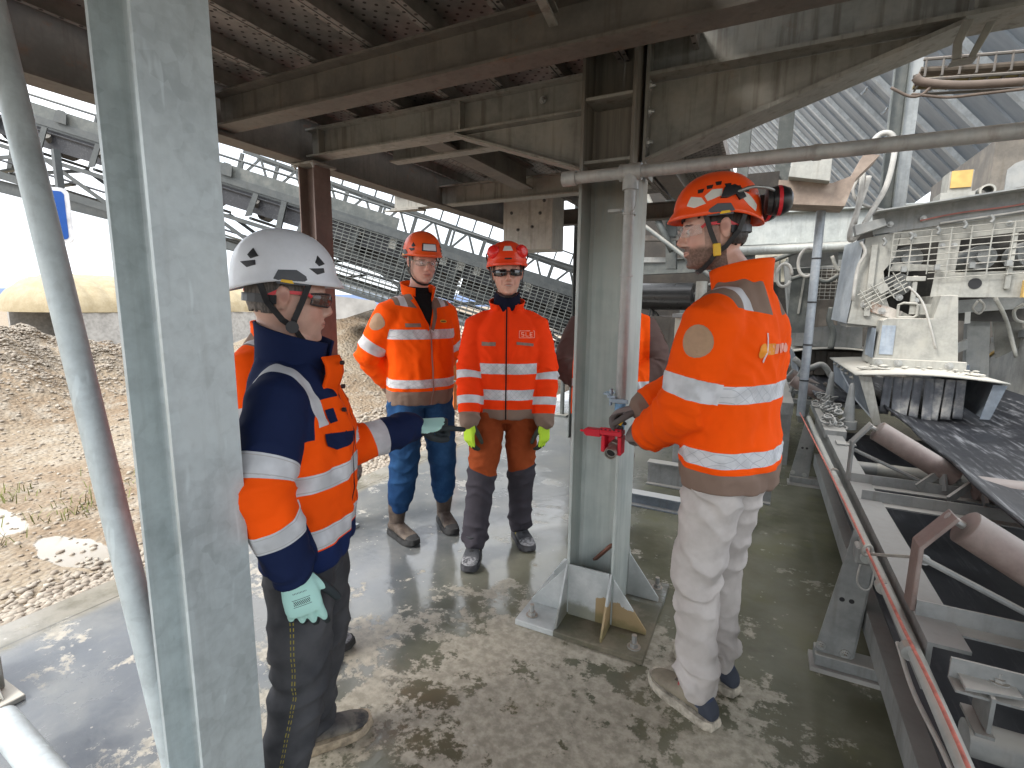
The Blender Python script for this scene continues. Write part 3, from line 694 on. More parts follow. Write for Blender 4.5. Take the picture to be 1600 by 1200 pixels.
def polyproj(P, pts):
    """arc length and distance of points to a polyline (smoothed)"""
    S = np.array([v[:] for v in spline(pts, 10)]); d = np.linalg.norm(np.diff(S, axis=0), axis=1); L_ = np.r_[0, np.cumsum(d)]
    best = np.full(len(P), 1e9); arc_ = np.zeros(len(P))
    for i in range(len(S)-1):
        a, e = S[i], S[i+1]-S[i]; t = np.clip(((P-a) @ e)/(e @ e), 0, 1); dd = np.linalg.norm(P-(a+t[:,None]*e), axis=1)
        m = dd < best; best[m] = dd[m]; arc_[m] = (L_[i]+t*d[i])[m]
    # extend beyond the wrist
    e = S[-1]-S[-2]; e = e/np.linalg.norm(e); ex = (P-S[-1]) @ e; arc_ = np.where((ex > 0) & (arc_ > L_[-1]-1e-6), L_[-1]+ex, arc_)
    return arc_, best
def fr3(h, o):
    h = Vector((h[0], h[1], 0)).normalized(); r = Vector((h.y, -h.x, 0)); return np.array([[r.x,h.x,0],[r.y,h.y,0],[0,0,1.]]), np.array([o[0], o[1], o[2] if len(o) > 2 else 0.])
def loc(fr, p): R, o = fr; return Vector(tuple((np.array(p[:3])-o) @ R))
def wor(fr, p): R, o = fr; return Vector(tuple(R @ np.array(p[:3])+o))
def elbow(S, Wr, lu, ll, hint):
    S, Wr = Vector(S), Vector(Wr); d = Wr-S; D = min(d.length, (lu+ll)*.995); d.normalize(); a = (lu*lu-ll*ll+D*D)/(2*D); h = math.sqrt(max(0, lu*lu-a*a))
    hv = Vector(hint); hv = (hv-d*hv.dot(d)).normalized(); return S+d*a+hv*h, S+d*D

# ---------------------------------------------------------------- cloth, skin and gear materials
ORG = (.96,.095,.003); ORG3 = (.93,.052,.006); NAVY = (.010,.018,.060); TAUPE = (.235,.165,.13); TAN = (.40,.26,.165); SILVER = (.56,.57,.59); BROWN = (.105,.068,.060)
def cloth(b, col, rough=.85, wr=.5, sil=None, scale=26):
    n = b.noise(scale, 4, .6); f = b.noise(500, 2); big = b.noise(6, 4, .6)
    b.set('Base Color', b.mix((big-.4).ss(-.1,.3)*.22, col, b.mix(1.0, col, (.55,.55,.55), 'MULTIPLY')))
    b.set('Roughness', rough if sil is None else (rough-sil*.42)); b.set('Specular IOR Level', .12)
    b.set('Sheen Weight', .0); b.bump(n*wr+f*.05+big*wr, .35, .008); return b.m
def band(u, a, c): return u.inr(a, c)
def tape(b, base, x, z, m, hatch=True, stitch=False):
    """silver reflective tape with fine diagonal welded lines"""
    n = b.noise(12, 3); col = b.mix(n.ss(.35,.65), tuple(k*.86 for k in SILVER), tuple(min(1, k*1.22) for k in SILVER))
    if hatch:
        l = (((x+z)*30).fr().lt(.055)).mx(((x-z)*30).fr().lt(.055)); col = b.mix(l*.55, col, (.22,.24,.27))
    return b.mix(m, base, col)
def jacket_a(name, org, hem, yoke_z, chest, hemb, sleeve, cuff, zipc, vneck=0., yoke=TAUPE):
    """two tone fleece jacket: taupe yoke, hem and cuffs, silver bands"""
    b = B(name); x, y, z = b.sep(b.attr('jc')); ja = b.attrf('ja'); arm = b.attrf('arm').gt(.5)
    tor = b.mix(0., org, org)
    for a, c in chest: tor = tape(b, tor, x*1.0+y*.6, z, band(z, a, c))
    if hemb: tor = b.mix(band(z, hemb[0]-.008, hemb[1]+.004), tor, org); tor = tape(b, tor, x+y*.6, z, band(z, *hemb))
    tor = b.mix(z.lt(hem), tor, TAUPE)
    fr_ = y.gt(.0); zip_ = x.abs().lt(.0045)*fr_; tor = b.mix(zip_, tor, zipc)
    tor = b.mix((x.abs()-.0105).abs().lt(.0012)*fr_*.5, tor, (.35,.05,.01))
    if yoke_z:
        ym = (z-x.abs()*.15).gt(yoke_z); tor = b.mix(ym*x.abs().gt(.04), tor, yoke)
        tor = b.mix(ym*band(x.abs(), .115, .155), tor, SILVER)
    if vneck: tor = b.mix((z-vneck-x.abs()*2.6).gt(0)*fr_*x.abs().lt(.085), tor, (.012,.012,.013))
    ac = b.mix(0., org, org)
    for a, c in sleeve: ac = tape(b, ac, ja, x, band(ja, a, c), hatch=False)
    ac = b.mix(ja.gt(cuff), ac, TAUPE); col = b.mix(arm, tor, ac); return cloth(b, col)
def m_jacket1():
    b = B('navy and orange jacket'); x, y, z = b.sep(b.attr('jc')); ja = b.attrf('ja'); arm = b.attrf('arm').gt(.5); lf = x.lt(0)
    wav = b.noise(5, 2)*.05
    # torso: orange front, navy back and yoke, navy hem
    front = (y+wav-.02-(x.abs()*.12)).gt(.0); tor = b.mix((front+z.lt(1.20)).cl(), NAVY, ORG)
    tor = b.mix(z.gt(1.27)*y.lt(.075)+z.gt(1.37)*x.abs().gt(.035), tor, NAVY)
    lines = lambda u, a, c: ((u-a-.007).abs().lt(.0012)).mx((u-c+.007).abs().lt(.0012))
    for a, c in ((1.12,1.175),(.955,1.01)): tor = tape(b, tor, x, z, band(z, a, c), hatch=False); tor = b.mix(lines(z, a, c)*.6, tor, (.35,.33,.30))
    tor = b.mix(z.lt(.95), tor, (.012,.024,.09))
    tor = b.mix(((x-.012).abs().lt(.004)+(x+.03).abs().lt(.0015))*y.gt(0)*z.lt(1.40), tor, (.008,.010,.02))
    sb = band(x.abs(), .115, .155)*z.gt(1.30)
    ac = b.mix(ja.gt(.17)*ja.lt(.37), NAVY, ORG)
    for a, c in ((.16,.215),(.325,.385)): ac = tape(b, ac, ja, x, band(ja, a, c), hatch=False); ac = b.mix(lines(ja, a, c)*.6, ac, (.35,.33,.30))
    al = b.mix(ja.gt(.44), ORG, NAVY)
    for a, c in ((.22,.27),(.385,.44)): al = tape(b, al, ja, x, band(ja, a, c), hatch=False)
    col = b.mix(sb, b.mix(arm, tor, b.mix(lf, ac, al)), SILVER); return cloth(b, col, .8, .6)
def m_vest():
    b = B('brown fleece with orange vest'); x, y, z = b.sep(b.attr('jc')); arm = b.attrf('arm').gt(.5)
    col = b.mix(x.abs().lt(.245), BROWN, ORG); col = tape(b, col, x, z, band(z, 1.02, 1.07), False); col = tape(b, col, x, z, band(x.abs(), .232, .245)*z.gt(1.0), False)
    return cloth(b, b.mix(arm*x.abs().gt(.232), col, BROWN))
def m_trousers(kind):
    b = B('trousers '+kind); x, y, z = b.sep(b.attr('jc')); ll = b.attrf('ja'); an = b.attrf('ang')
    n = b.noise(9, 4); f = b.noise(300, 2)
    if kind == 'jeans':
        wsh = b.noise(4, 5, .65).ss(.4, .7); col = b.mix(wsh*.8+y.ss(0.02,.12)*.25, (.012,.042,.115), (.035,.105,.235)); col = b.mix(((an-.0).abs().lt(.02))*.4, col, (.008,.02,.06))
    elif kind == 'rust':
        col = b.mix(n.ss(.3,.7), (.24,.048,.014), (.32,.07,.022)); cut = (z-x.abs()*.35+n*.02); col = b.mix(cut.lt(.505), col, (.055,.050,.060))
    elif kind == 'dark':
        col = b.mix(n.ss(.3,.7), (.050,.052,.058), (.085,.086,.092)); s1 = ((an-.02).abs().lt(.045))*x.gt(0.0); s2 = ((ll*60).fr().lt(.6)); 
        col = b.mix(((an-.06).abs().lt(.015)+(an+.03).abs().lt(.015)).cl()*x.gt(.02)*s2, col, (.32,.27,.05))
    elif kind == 'cream': col = b.mix(n.ss(.3,.7), (.47,.435,.41), (.575,.54,.515))
    else: col = b.mix(n.ss(.3,.7), (.10,.068,.058), (.14,.10,.085))
    return cloth(b, col, .9, .5)
def m_skin(tone, beard=0, red=.35, smile=0):
    b = B('skin'); x, y, z = b.sep(b.attr('hc')); n = b.noise(28, 5, .6); n2 = b.noise(140, 3)
    col = b.mix(n.ss(.3,.7), tuple(k*.90 for k in tone), tuple(min(1, k*1.06) for k in tone))
    ax = x.abs()
    def spot(cx, cy, cz, r): return ((ax-cx)*(ax-cx)+(y-cy)*(y-cy)+(z-cz)*(z-cz)).ss(r*r, 0)
    rd = spot(.045,.075,-.035,.04)*.8+spot(0,.115,-.03,.025)*.9+spot(.083,-.012,0,.035)*.8
    col = b.mix(rd.cl()*red, col, (tone[0]*.95, tone[1]*.55, tone[2]*.5))
    lip = ((x/.027)*(x/.027)+((z+.0655)/.0095)*((z+.0655)/.0095)).ss(1.1, .6)*y.gt(.06); col = b.mix(lip*(.45 if beard else .65), col, (tone[0]*.72, tone[1]*.42, tone[2]*.42))
    col = b.mix(((x/.022)*(x/.022)+((z+.065)/.0014)*((z+.065)/.0014)).ss(1.1,.7)*y.gt(.06)*.9, col, (.06,.02,.018))
    if smile: zz = z+.0690-x*x*9; col = b.mix(((x/.019)*(x/.019)+(zz/.0028)*(zz/.0028)).ss(1.1,.7)*y.gt(.06)*.8, col, (.58,.50,.45)); col = b.mix((((ax-.036)/.004)*((ax-.036)/.004)+((z+.052)/.016)*((z+.052)/.016)).ss(1.2,.5)*y.gt(.04)*.5, col, (tone[0]*.55,tone[1]*.4,tone[2]*.36))
    br = ((ax-.032)/.019); br = br*br+(((z-.0215+ax*.05)/.0042)*((z-.0215+ax*.05)/.0042)); col = b.mix(br.ss(1.2,.7)*y.gt(.05)*(.9 if beard else .55), col, (.035,.022,.016) if beard else (.16,.10,.07))
    if beard:
        jaw = (z*-1-.046-ax*.10+n*.02).ss(.0,.022)*y.gt(-.02)*(1-lip); mo = (((x/.038)*(x/.038)+((z+.050)/.010)*((z+.050)/.010)).ss(1.2,.6))*y.gt(.07)
        side = band(z, -.10, .02)*band(y, .0, .045)*ax.gt(.055)
        bm = (jaw.mx(mo).mx(side*.55)*(n2*.9+.45)).cl()*y.gt(-.03); col = b.mix(bm*beard, col, (.055,.036,.028))
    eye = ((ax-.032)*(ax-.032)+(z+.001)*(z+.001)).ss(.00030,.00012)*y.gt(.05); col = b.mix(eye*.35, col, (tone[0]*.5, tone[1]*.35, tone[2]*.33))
    col = b.mix(spot(.090,-.010,-.002,.017)*.55+spot(.086,.004,-.016,.010)*.4, col, (tone[0]*.45,tone[1]*.26,tone[2]*.24))  # inner ear shading painted into the skin as darker spots
    b.set('Base Color', col).set('Roughness', .48).set('Subsurface Weight', .12).set('Subsurface Radius', (.02,.008,.005)).set('Subsurface Scale', .3)
    b.bump(n2*.5+n*.4, .2, .0015); return b.m
def m_gloss(name, c, rough=.3, var=.06, dirt=.15):
    b = B(name); n = b.noise(9, 5, .65); n2 = b.noise(60, 3); b.set('Base Color', b.mix(n.ss(.55,.78)*dirt, b.mix(n2, tuple(k*(1-var) for k in c), tuple(min(1,k*(1+var)) for k in c)), (.36,.30,.24))).set('Roughness', (n*.2+rough-.08).cl()); b.set('Specular IOR Level', .45); return b.m
def m_lens(name, c, alpha): b = B(name); b.set('Base Color', c).set('Roughness', .06).set('Alpha', alpha).set('Specular IOR Level', .8); return b.m
def m_boot(kind):
    b = B('boot '+kind); x, y, z = b.sep(b.attr('hc')); n = b.noise(14, 5, .65); n2 = b.noise(60, 3)
    if kind == 'brown': col = b.mix(n.ss(.3,.7), (.045,.031,.024), (.105,.078,.06)); col = b.mix(z.ss(.10,.02)*n.ss(.4,.65)*.6, col, (.20,.165,.13)); col = b.mix(y.gt(.155)*z.lt(.075), col, (.03,.03,.03)); col = b.mix(((z-.10-y*.25).abs().lt(.002))*.6, col, (.03,.02,.02))
    elif kind == 'black': col = b.mix(n.ss(.3,.7), (.022,.024,.028), (.055,.058,.065)); col = b.mix(z.ss(.085,.02)*n.ss(.3,.55)*.85, col, (.30,.30,.31)); col = b.mix(y.gt(.13)*n2.ss(.4,.6)*.7, col, (.36,.36,.37)); col = b.mix(band(y-z*.5,-.01,.012)*band(z,.05,.085)*x.abs().gt(.03), col, (.45,.38,.04))
    elif kind == 'hike':
        col = b.mix(n.ss(.3,.7), (.17,.145,.105), (.27,.235,.175)); nv = ((z-.050+(y*.03)+n*.012).lt(0)); col = b.mix(nv, col, b.mix(n2.ss(.3,.7), (.035,.042,.060), (.16,.17,.19)))
        col = b.mix(((y+.04)*(y+.04)*1.2+(z-.10)*(z-.10)).lt(.0011), col, (.03,.045,.09)); col = b.mix((((y+.035)/.016)*((y+.035)/.016)+((z-.105)/.007)*((z-.105)/.007)).lt(1), col, b.mix(((z*400).fr()).lt(.4), (.7,.68,.66), (.55,.06,.05)))
        col = b.mix(y.lt(-.035)*band(z,.02,.095), col, (.035,.042,.060)); col = b.mix(z.gt(.118), col, (.02,.02,.025)); col = b.mix(band(y,.06,.078)*band(z,.085,.12)*.8, col, (.45,.04,.05))
    else: col = b.mix(n.ss(.3,.7), (.035,.036,.040), (.085,.085,.088)); col = b.mix(z.ss(.09,.02)*n.ss(.35,.6)*.9, col, (.38,.33,.25))
    b.set('Base Color', col).set('Roughness', .75).bump(n*.6+n2*.4, .5, .004); return b.m
def m_glove(kind):
    b = B('glove '+kind); x, y, z = b.sep(b.attr('hc')); n = b.noise(120, 3)
    if kind == 'mint':
        col = b.mix(z.lt(-.0055), (.40,.66,.60), (.018,.026,.030)); col = b.mix(y.lt(-.008)*((x*200).fr().lt(.38))*z.gt(-.02), col, (.07,.12,.13)); col = b.mix(y.lt(-.008)*z.lt(-.0055)*.0, col, (.4,.66,.6))
        col = b.mix(band(y,.052,.064)*x.abs().lt(.019)*((x*260+y*90).fr().lt(.55))*z.gt(0), col, (.05,.07,.07)); col = b.mix((band(y,.048,.0495)+band(y,.0665,.068)).cl()*x.abs().lt(.021)*z.gt(0), col, (.05,.07,.07)); col = b.mix(band(y,.030,.034)*x.abs().lt(.016)*((x*300).fr().lt(.5))*z.gt(0), col, (.08,.12,.12))
    elif kind == 'black_point': nb_ = (b.noise(60, 3)-.5)*.02; col = b.mix(((y+nb_-z*1.5).gt(.070)+(z+nb_*.6).lt(-.009)).cl(), (.40,.66,.60), (.018,.026,.030)); col = b.mix(y.lt(-.008)*((x*200).fr().lt(.3)), col, (.20,.34,.33))
    elif kind == 'lime': col = b.mix((z.lt(-.008)+y.gt(.155)).cl(), (.46,.70,.035), (.025,.03,.02))
    else: col = b.mix(z.lt(-.006), (.20,.165,.155), (.10,.085,.08))
    b.set('Base Color', col).set('Roughness', .75).bump(n, .4, .002); return b.m

# ---------------------------------------------------------------- body parts
HP_TAB = [(.120,.000,-.012,.004),(.116,.030,-.045,.030),(.104,.052,-.070,.049),(.085,.071,-.086,.063),(.060,.086,-.097,.072),(.030,.094,-.100,.076),(.012,.0955,-.0995,.0765),(-.004,.089,-.098,.0755),(-.025,.090,-.093,.074),(-.045,.0925,-.085,.071),(-.062,.0935,-.074,.067),(-.080,.089,-.060,.061),(-.097,.088,-.046,.051),(-.110,.082,-.032,.040),(-.119,.066,-.018,.026),(-.124,.040,.000,.010)]
def head_grid(off=0., seg=48, rows=44):
    T = np.array(HP_TAB)[::-1]; idx = np.linspace(0, len(T)-1, rows)[::-1]; rings = [tuple(np.interp(q, np.arange(len(T)), T[:,c]) for c in range(4)) for q in idx]
    vs, fs = [], []
    for z, yf, yb, hw in rings:
        cy = (yf+yb)/2*.6-.006; 
        for j in range(seg):
            t = 2*math.pi*j/seg; s, c = math.sin(t), math.cos(t); n = 2.25
            sx = math.copysign(abs(s)**(2/n), s)*(hw+off); ry = (yf-cy if c > 0 else cy-yb)+off; sy = math.copysign(abs(c)**(2/n), c)*ry
            # eye sockets and cheek hollow
            if c > 0:
                e = math.exp(-((abs(sx)-.031)/.017)**2-((z-.002)/.014)**2); sy -= .011*e
                ch = math.exp(-((abs(sx)-.045)/.02)**2-((z+.032)/.022)**2); sy += .005*ch
                g = math.exp(-((abs(sx)-.05)/.02)**2-((z+.075)/.02)**2); sy -= .003*g
            vs.append(Vector((sx, cy+sy, z)))
    k = len(rings)
    for i in range(k-1):
        for j in range(seg): fs.append((i*seg+j, (i+1)*seg+j, (i+1)*seg+(j+1) % seg, i*seg+(j+1) % seg))
    fs.append(tuple(range(seg))); fs.append(tuple((k-1)*seg+j for j in range(seg))[::-1]); return vs, fs
def head_shapes(nose=1.0):
    sh = [head_grid()]
    N = lambda y, z, w_, d: ((0,y,z), (w_,0,0), (0,d,d*.2))
    sh.append(lathe_rings([N(.086,.020,.008,.006),N(.091,.006,.0075,.008),N(.098,-.010,.0085,.010),N(.1035*1.0,-.024,.0125,.0125*nose),N(.106,-.034,.0165,.0135*nose),N(.100,-.042,.015,.012),N(.094,-.046,.010,.008)], 14))
    for s in (-1, 1):
        sh.append(blob((s*.012,.098,-.038),.0085,.009,.0075)); sh.append(blob((s*.031,.086,.0225),.022,.008,.007)); sh.append(blob((s*.0315,.0775,.0),.0150,.0125,.0120))
        Re = Matrix.Rotation(rad(-18)*s, 3, 'Z') @ Matrix.Rotation(rad(-12), 3, 'X'); sh.append(blob((s*.0805,-.014,-.006),.0085,.0185,.032,Re)); sh.append(blob((s*.085,-.021,.004),.006,.014,.024,Re))
    sh.append(blob((0,.0925,-.0605),.023,.0075,.0055)); sh.append(blob((0,.0915,-.0715),.020,.0080,.0065)); sh.append(blob((0,.081,-.103),.020,.013,.013))
    return sh
def head_frame(pos, yaw, pitch, roll=0): return Matrix.Translation(pos) @ Matrix.Rotation(yaw, 4, 'Z') @ Matrix.Rotation(pitch, 4, 'X') @ Matrix.Rotation(roll, 4, 'Y')
HEL = dict(rx=.110, ry=.131, rz=.126, c=Vector((0,-.010,.050)))
def hrim(az):
    c = math.cos(az); return .042+.010*max(0,c)**2-.040*max(0,-c)**1.5+.000*math.sin(az)**4
def hpoint(az, z, off=0.):
    q = HEL; zz = (z-q['c'].z)/q['rz']; 
    k = (1-min(.9995,max(0,zz))**2.15)**(1/2.15) if zz > 0 else 1.0-.05*zz
    ridge = 1+.018*math.exp(-(math.sin(az)/.35)**2)*max(0,min(1,zz*1.5))
    return q['c']+Vector((math.sin(az)*(q['rx']+off)*k, math.cos(az)*(q['ry']+off)*k, z-q['c'].z+off*max(0,zz)))*1.0+Vector((0,0,0))*ridge
def helmet_shell():
    mb = MB(); na, nz_ = 72, 22
    def P(i, j):
        az = 2*math.pi*i/na; zr = hrim(az); t = j/(nz_-1)
        if j == 0: p = hpoint(az, zr, .002); f = max(0, math.cos(az)); d = Vector((math.sin(az), math.cos(az), 0)); return p+d*(.003+.017*f**3)+Vector((0,0,-.006-.005*f))
        if j == 1: p = hpoint(az, zr+.004, .001); f = max(0, math.cos(az)); return p+Vector((math.sin(az), math.cos(az), 0))*(.002+.009*f**3)
        s = math.sin((t-1/(nz_-1))/(1-1/(nz_-1))*math.pi/2); z = zr+.010+(HEL['c'].z+HEL['rz']*.9995-zr-.010)*s
        p = hpoint(az, z); g = .0035*math.exp(-((abs(math.sin(az))-.42)/.10)**2)*math.exp(-((z-.118)/.018)**2); return p+Vector((math.sin(az)*g, math.cos(az)*g, -g))
    for i in range(na):
        for j in range(nz_): mb.v.append(tuple(P(i, j)))
    for i in range(na):
        for j in range(nz_-1): mb.f.append((i*nz_+j, ((i+1) % na)*nz_+j, ((i+1) % na)*nz_+j+1, i*nz_+j+1))
    return mb
def hpatch(poly, off, n=6):
    off = off+.0022
    """polygon given in (azimuth deg, z) on the shell"""
    cx = sum(p[0] for p in poly)/len(poly); cz = sum(p[1] for p in poly)/len(poly); mb = MB(); k = len(poly); ring = []
    pts = []
    for i in range(k):
        a, b_ = poly[i], poly[(i+1) % k]
        for j in range(n): pts.append((a[0]+(b_[0]-a[0])*j/n, a[1]+(b_[1]-a[1])*j/n))
    m = len(pts); L_ = 5
    for q in range(L_):
        f = (q+1)/L_
        for p in pts: mb.v.append(tuple(hpoint(rad(cx+(p[0]-cx)*f), cz+(p[1]-cz)*f, off if q < L_-1 else off-.0005)))
    for p in pts: mb.v.append(tuple(hpoint(rad(p[0]), p[1], -.002)))
    mb.v.append(tuple(hpoint(rad(cx), cz, off))); c = len(mb.v)-1
    for q in range(L_):
        for j in range(m): mb.f.append((q*m+j, q*m+(j+1) % m, (q+1)*m+(j+1) % m, (q+1)*m+j))
    for j in range(m): mb.f.append((c, (j+1) % m, j))
    return mb
def xf(mb, Mx): mb.v = [tuple(Mx @ Vector(v)) for v in mb.v]; return mb
def shp_xf(sh, Mx): return [([Mx @ Vector(p) for p in v], f) for v, f in sh]
def ribbon(pts, w_, th_=.003, nrm=None):
    mb = MB(); P = [Vector(p) for p in pts]
    for i, p in enumerate(P):
        t = (P[min(i+1,len(P)-1)]-P[max(i-1,0)]).normalized(); n = Vector(nrm) if nrm else Vector((p.x*1.6, p.y, p.z*.3)); n = (n-t*n.dot(t)).normalized(); s = t.cross(n)
        for a, b_ in ((-1,-1),(1,-1),(1,1),(-1,1)): mb.v.append(tuple(p+s*a*w_/2+n*b_*th_/2))
    for i in range(len(P)-1):
        for j in range(4): mb.f.append((i*4+j, i*4+(j+1) % 4, (i+1)*4+(j+1) % 4, (i+1)*4+j))
    mb.f.append((3,2,1,0)); k = 4*(len(P)-1); mb.f.append((k,k+1,k+2,k+3)); return mb
def cup(c, axis, r, dep, parent, mats, name='ear_muff', W=None):
    c, ax = Vector(c), Vector(axis).normalized(); f = lambda s: c+ax*s
    o = xf(MB().tube([f(0),f(dep*.22),f(dep*.55),f(dep*.85),f(dep*.98),f(dep)], [r*.92,r,r*.97,r*.80,r*.5,r*.2], 26), W).build(name, mats[0], parent, smooth=True)
    xf(MB().tube([f(dep*.26),f(dep*.44)], [r*1.02,r*1.02], 26), W).build('ring', mats[1], o, autosm=True); xf(MB().tube([f(-dep*.25),f(-.001)], [r*.85,r*.96], 22), W).build('cushion', MT['black'], o, autosm=True); return o
def hand_shapes(side, curls, tcurl=(10,20,15), tdir=(.72,.62,-.30), spread=1.0, gl=.0012):
    sh = []; tx = 1 if side == 'L' else -1
    R = lambda y, hw, ht, z=0: ((0,y,z),(hw,0,0),(0,0,ht))
    sh.append(lathe_rings([R(-.072,.030,.026),R(-.045,.029,.024),R(-.012,.031,.0205),R(.010,.038,.0185),R(.045,.043,.0165),R(.078,.044,.0150),R(.094,.040,.0120),R(.099,.034,.008)], 22, 2.5))
    sh.append(blob((tx*.024,.028,-.010),.019,.034,.015)); sh.append(blob((-tx*.026,.026,-.007),.014,.034,.012))
    for i, (bx, by, ln, r) in enumerate(((.0315,.086,.074,.0100),(.0105,.091,.083,.0102),(-.0110,.088,.077,.0098),(-.0315,.078,.060,.0088))):
        p = Vector((tx*bx,by-.012,0)); a = 0; az = rad((6-4*i)*spread)*-tx*-1; pts, rs = [p], [r+gl+.0012]; p2 = p+Vector((0,.012,0)); pts.append(p2); rs.append(r+gl+.0006); p = p2
        for s, (fr_, c) in enumerate(zip((.46,.30,.24), curls[i])):
            a += rad(c); d = Vector((math.sin(az)*math.cos(a), math.cos(az)*math.cos(a), -math.sin(a)))
            for q in (.5, 1): pts.append(p+d*ln*fr_*q); rs.append(r+gl-(.0009*(s+q)))
            p = p+d*ln*fr_
        sh.append(limb(pts, rs, 12))
    d = Vector((tx*tdir[0],tdir[1],tdir[2])).normalized(); ax_ = Vector((tx*.35,-.15,-.9)); p = Vector((tx*.026,.012,-.008)); pts, rs = [p], [.0155]
    for ln, c, r in zip((.043,.034,.027), tcurl, (.0135,.0120,.0105)):
        d = (Matrix.Rotation(rad(c)*tx, 3, Vector((0.15*tx,.2,1)).normalized()) @ d); p = p+d*ln; pts.append(p-d*ln*.4); rs.append(r+.001); pts.append(p); rs.append(r)
    sh.append(limb(pts, rs, 12)); return sh
def glove(parent, fr, side, wrist, dirv, back, curls, kind, scale=1.0, **kw):
    co, F, ed = remesh(hand_shapes(side, curls, **kw), .0028, 3); hc = co.copy()
    d = Vector(dirv).normalized(); b_ = Vector(back); b_ = (b_-d*b_.dot(d)).normalized(); x = d.cross(b_)
    Mx = np.array([x[:], d[:], b_[:]]).T; return final('glove', co*scale @ Mx.T+np.array(Vector(wrist)[:]), F, m_glove(kind), parent, fr, {'hc': hc})
BOOT = [(-.082,.020,.060,.034),(-.072,.031,.085,.03),(-.045,.037,.108,.03),(-.01,.039,.118,.03),(.03,.041,.104,.03),(.07,.045,.087,.03),(.11,.0495,.073,.03),(.145,.0485,.065,.03),(.175,.042,.057,.03),(.195,.031,.050,.03),(.206,.016,.044,.034)]
def boot(parent, fr, ankle, yaw, kind, shaft=.17, sole=(.03,.03,.03), laces=None, sc_=1.0, tilt=0.):
    rings = [((0,y,(t+b_)/2),(w_,0,0),(0,0,(t-b_)/2)) for y, w_, t, b_ in BOOT]; sh = [lathe_rings(rings, 24, 2.4)]
    sh.append(lathe_rings([((0,-.016+.009*k,.055+(shaft-.055)*k/4),(.040+.0035*k+(.0035*k if shaft > .22 else 0),0,0),(0,.050+.003*k+(.002*k if shaft > .22 else 0),0)) for k in range(5)], 22))
    co, F, ed = remesh(sh, .005, 4); n = normals(co, F); hc = co.copy(); co = co+n*(.0025*fbm(co*26, 3)[:,None])*np.clip((co[:,2]-.05)/.05, 0, 1)[:,None]
    a = yaw; R2 = np.array([[math.cos(a),-math.sin(a),0],[math.sin(a),math.cos(a),0],[0,0,1.]]); T = np.array([ankle[0],ankle[1],ankle[2] if len(ankle) > 2 else 0.])
    rt = np.array([[1,0,0],[0,math.cos(tilt),-math.sin(tilt)],[0,math.sin(tilt),math.cos(tilt)]])
    tr = lambda c: (c*sc_) @ rt.T @ R2.T+T
    o = final('boot', tr(co), F, m_boot(kind), parent, fr, {'hc': hc})
    st = np.array(BOOT); qq = np.r_[0, np.linspace(.35, len(st)-1.35, 26), len(st)-1]; BT = [tuple(np.interp(v, np.arange(len(st)), st[:,c]) for c in range(4)) for v in qq]
    mb = MB(); out = [(w_+.005, y+(.006 if y > .2 else (-.005 if y < -.08 else 0))) for y, w_, _, _ in BT]; L_ = [Vector((x, y, 0)) for x, y in out]+[Vector((-x, y, 0)) for x, y in out[::-1]]
    for zz, k in ((.0,.94),(.006,1.0),(.022,1.01),(.036,.975)):
        for p in L_: mb.v.append((p.x*k, (p.y-.06)*k+.06, zz+(.012*max(0,(p.y-.15)/.06)**2 if zz < .01 else 0)+(.012 if zz > .03 and p.y > .17 else 0)))
    m = len(L_)
    for q in range(3):
        for j in range(m): mb.f.append((q*m+j, q*m+(j+1) % m, (q+1)*m+(j+1) % m, (q+1)*m+j))
    mb.f.append(tuple(range(m))[::-1]); mb.f.append(tuple(3*m+j for j in range(m)))
    c2 = tr(np.array(mb.v)); mb.v = [tuple(wor(fr, v)) for v in c2]; mb.build('sole', plain('boot sole', sole, .85, var=.5, scale=40), o, autosm=True)
    if laces:
        mb = MB()
        for i in range(5):
            y = .088-.020*i; z = float(np.interp(y, [q_[0] for q_ in BOOT], [q_[2] for q_ in BOOT]))-.004; s = .023
            for q in (1,-1): mb.tube([tuple(wor(fr, v)) for v in tr(np.array([(-s*q,y,z-.004),(0,y+.002,z+.0085),(s*q,y-.014,z+.002)]))], .0028, 6)
        mb.build('laces', plain('boot laces', laces, .8), o)
    return o
def torso_rings(s, bk, hem, z0=None, lean=(0,0), bel=0.):
    T = [(hem,.192,.128,0),(hem+.07,.198,.132,0),(.98,.196,.132,.004),(1.06,.192,.130,.008),(1.15,.196,.132,.008),(1.24,.203,.133,.004),(1.32,.205,.128,-.004),(1.375,.188,.116,-.010),(1.42,.155,.101,-.014),(1.455,.118,.087,-.018),(1.482,.092,.078,-.018),(1.505,.074,.072,-.014)]
    out = []
    for z, a, b_, yo in T:
        k = (z-.95)/.55; z *= s; bl = bel*math.exp(-((z/s-1.02)/.14)**2)
        out.append(((lean[0]*k, yo+lean[1]*k+bl*.5, z), (a*bk*s**.5,0,0), (0,(b_*bk+bl*.5)*s**.5,0)))
    return out
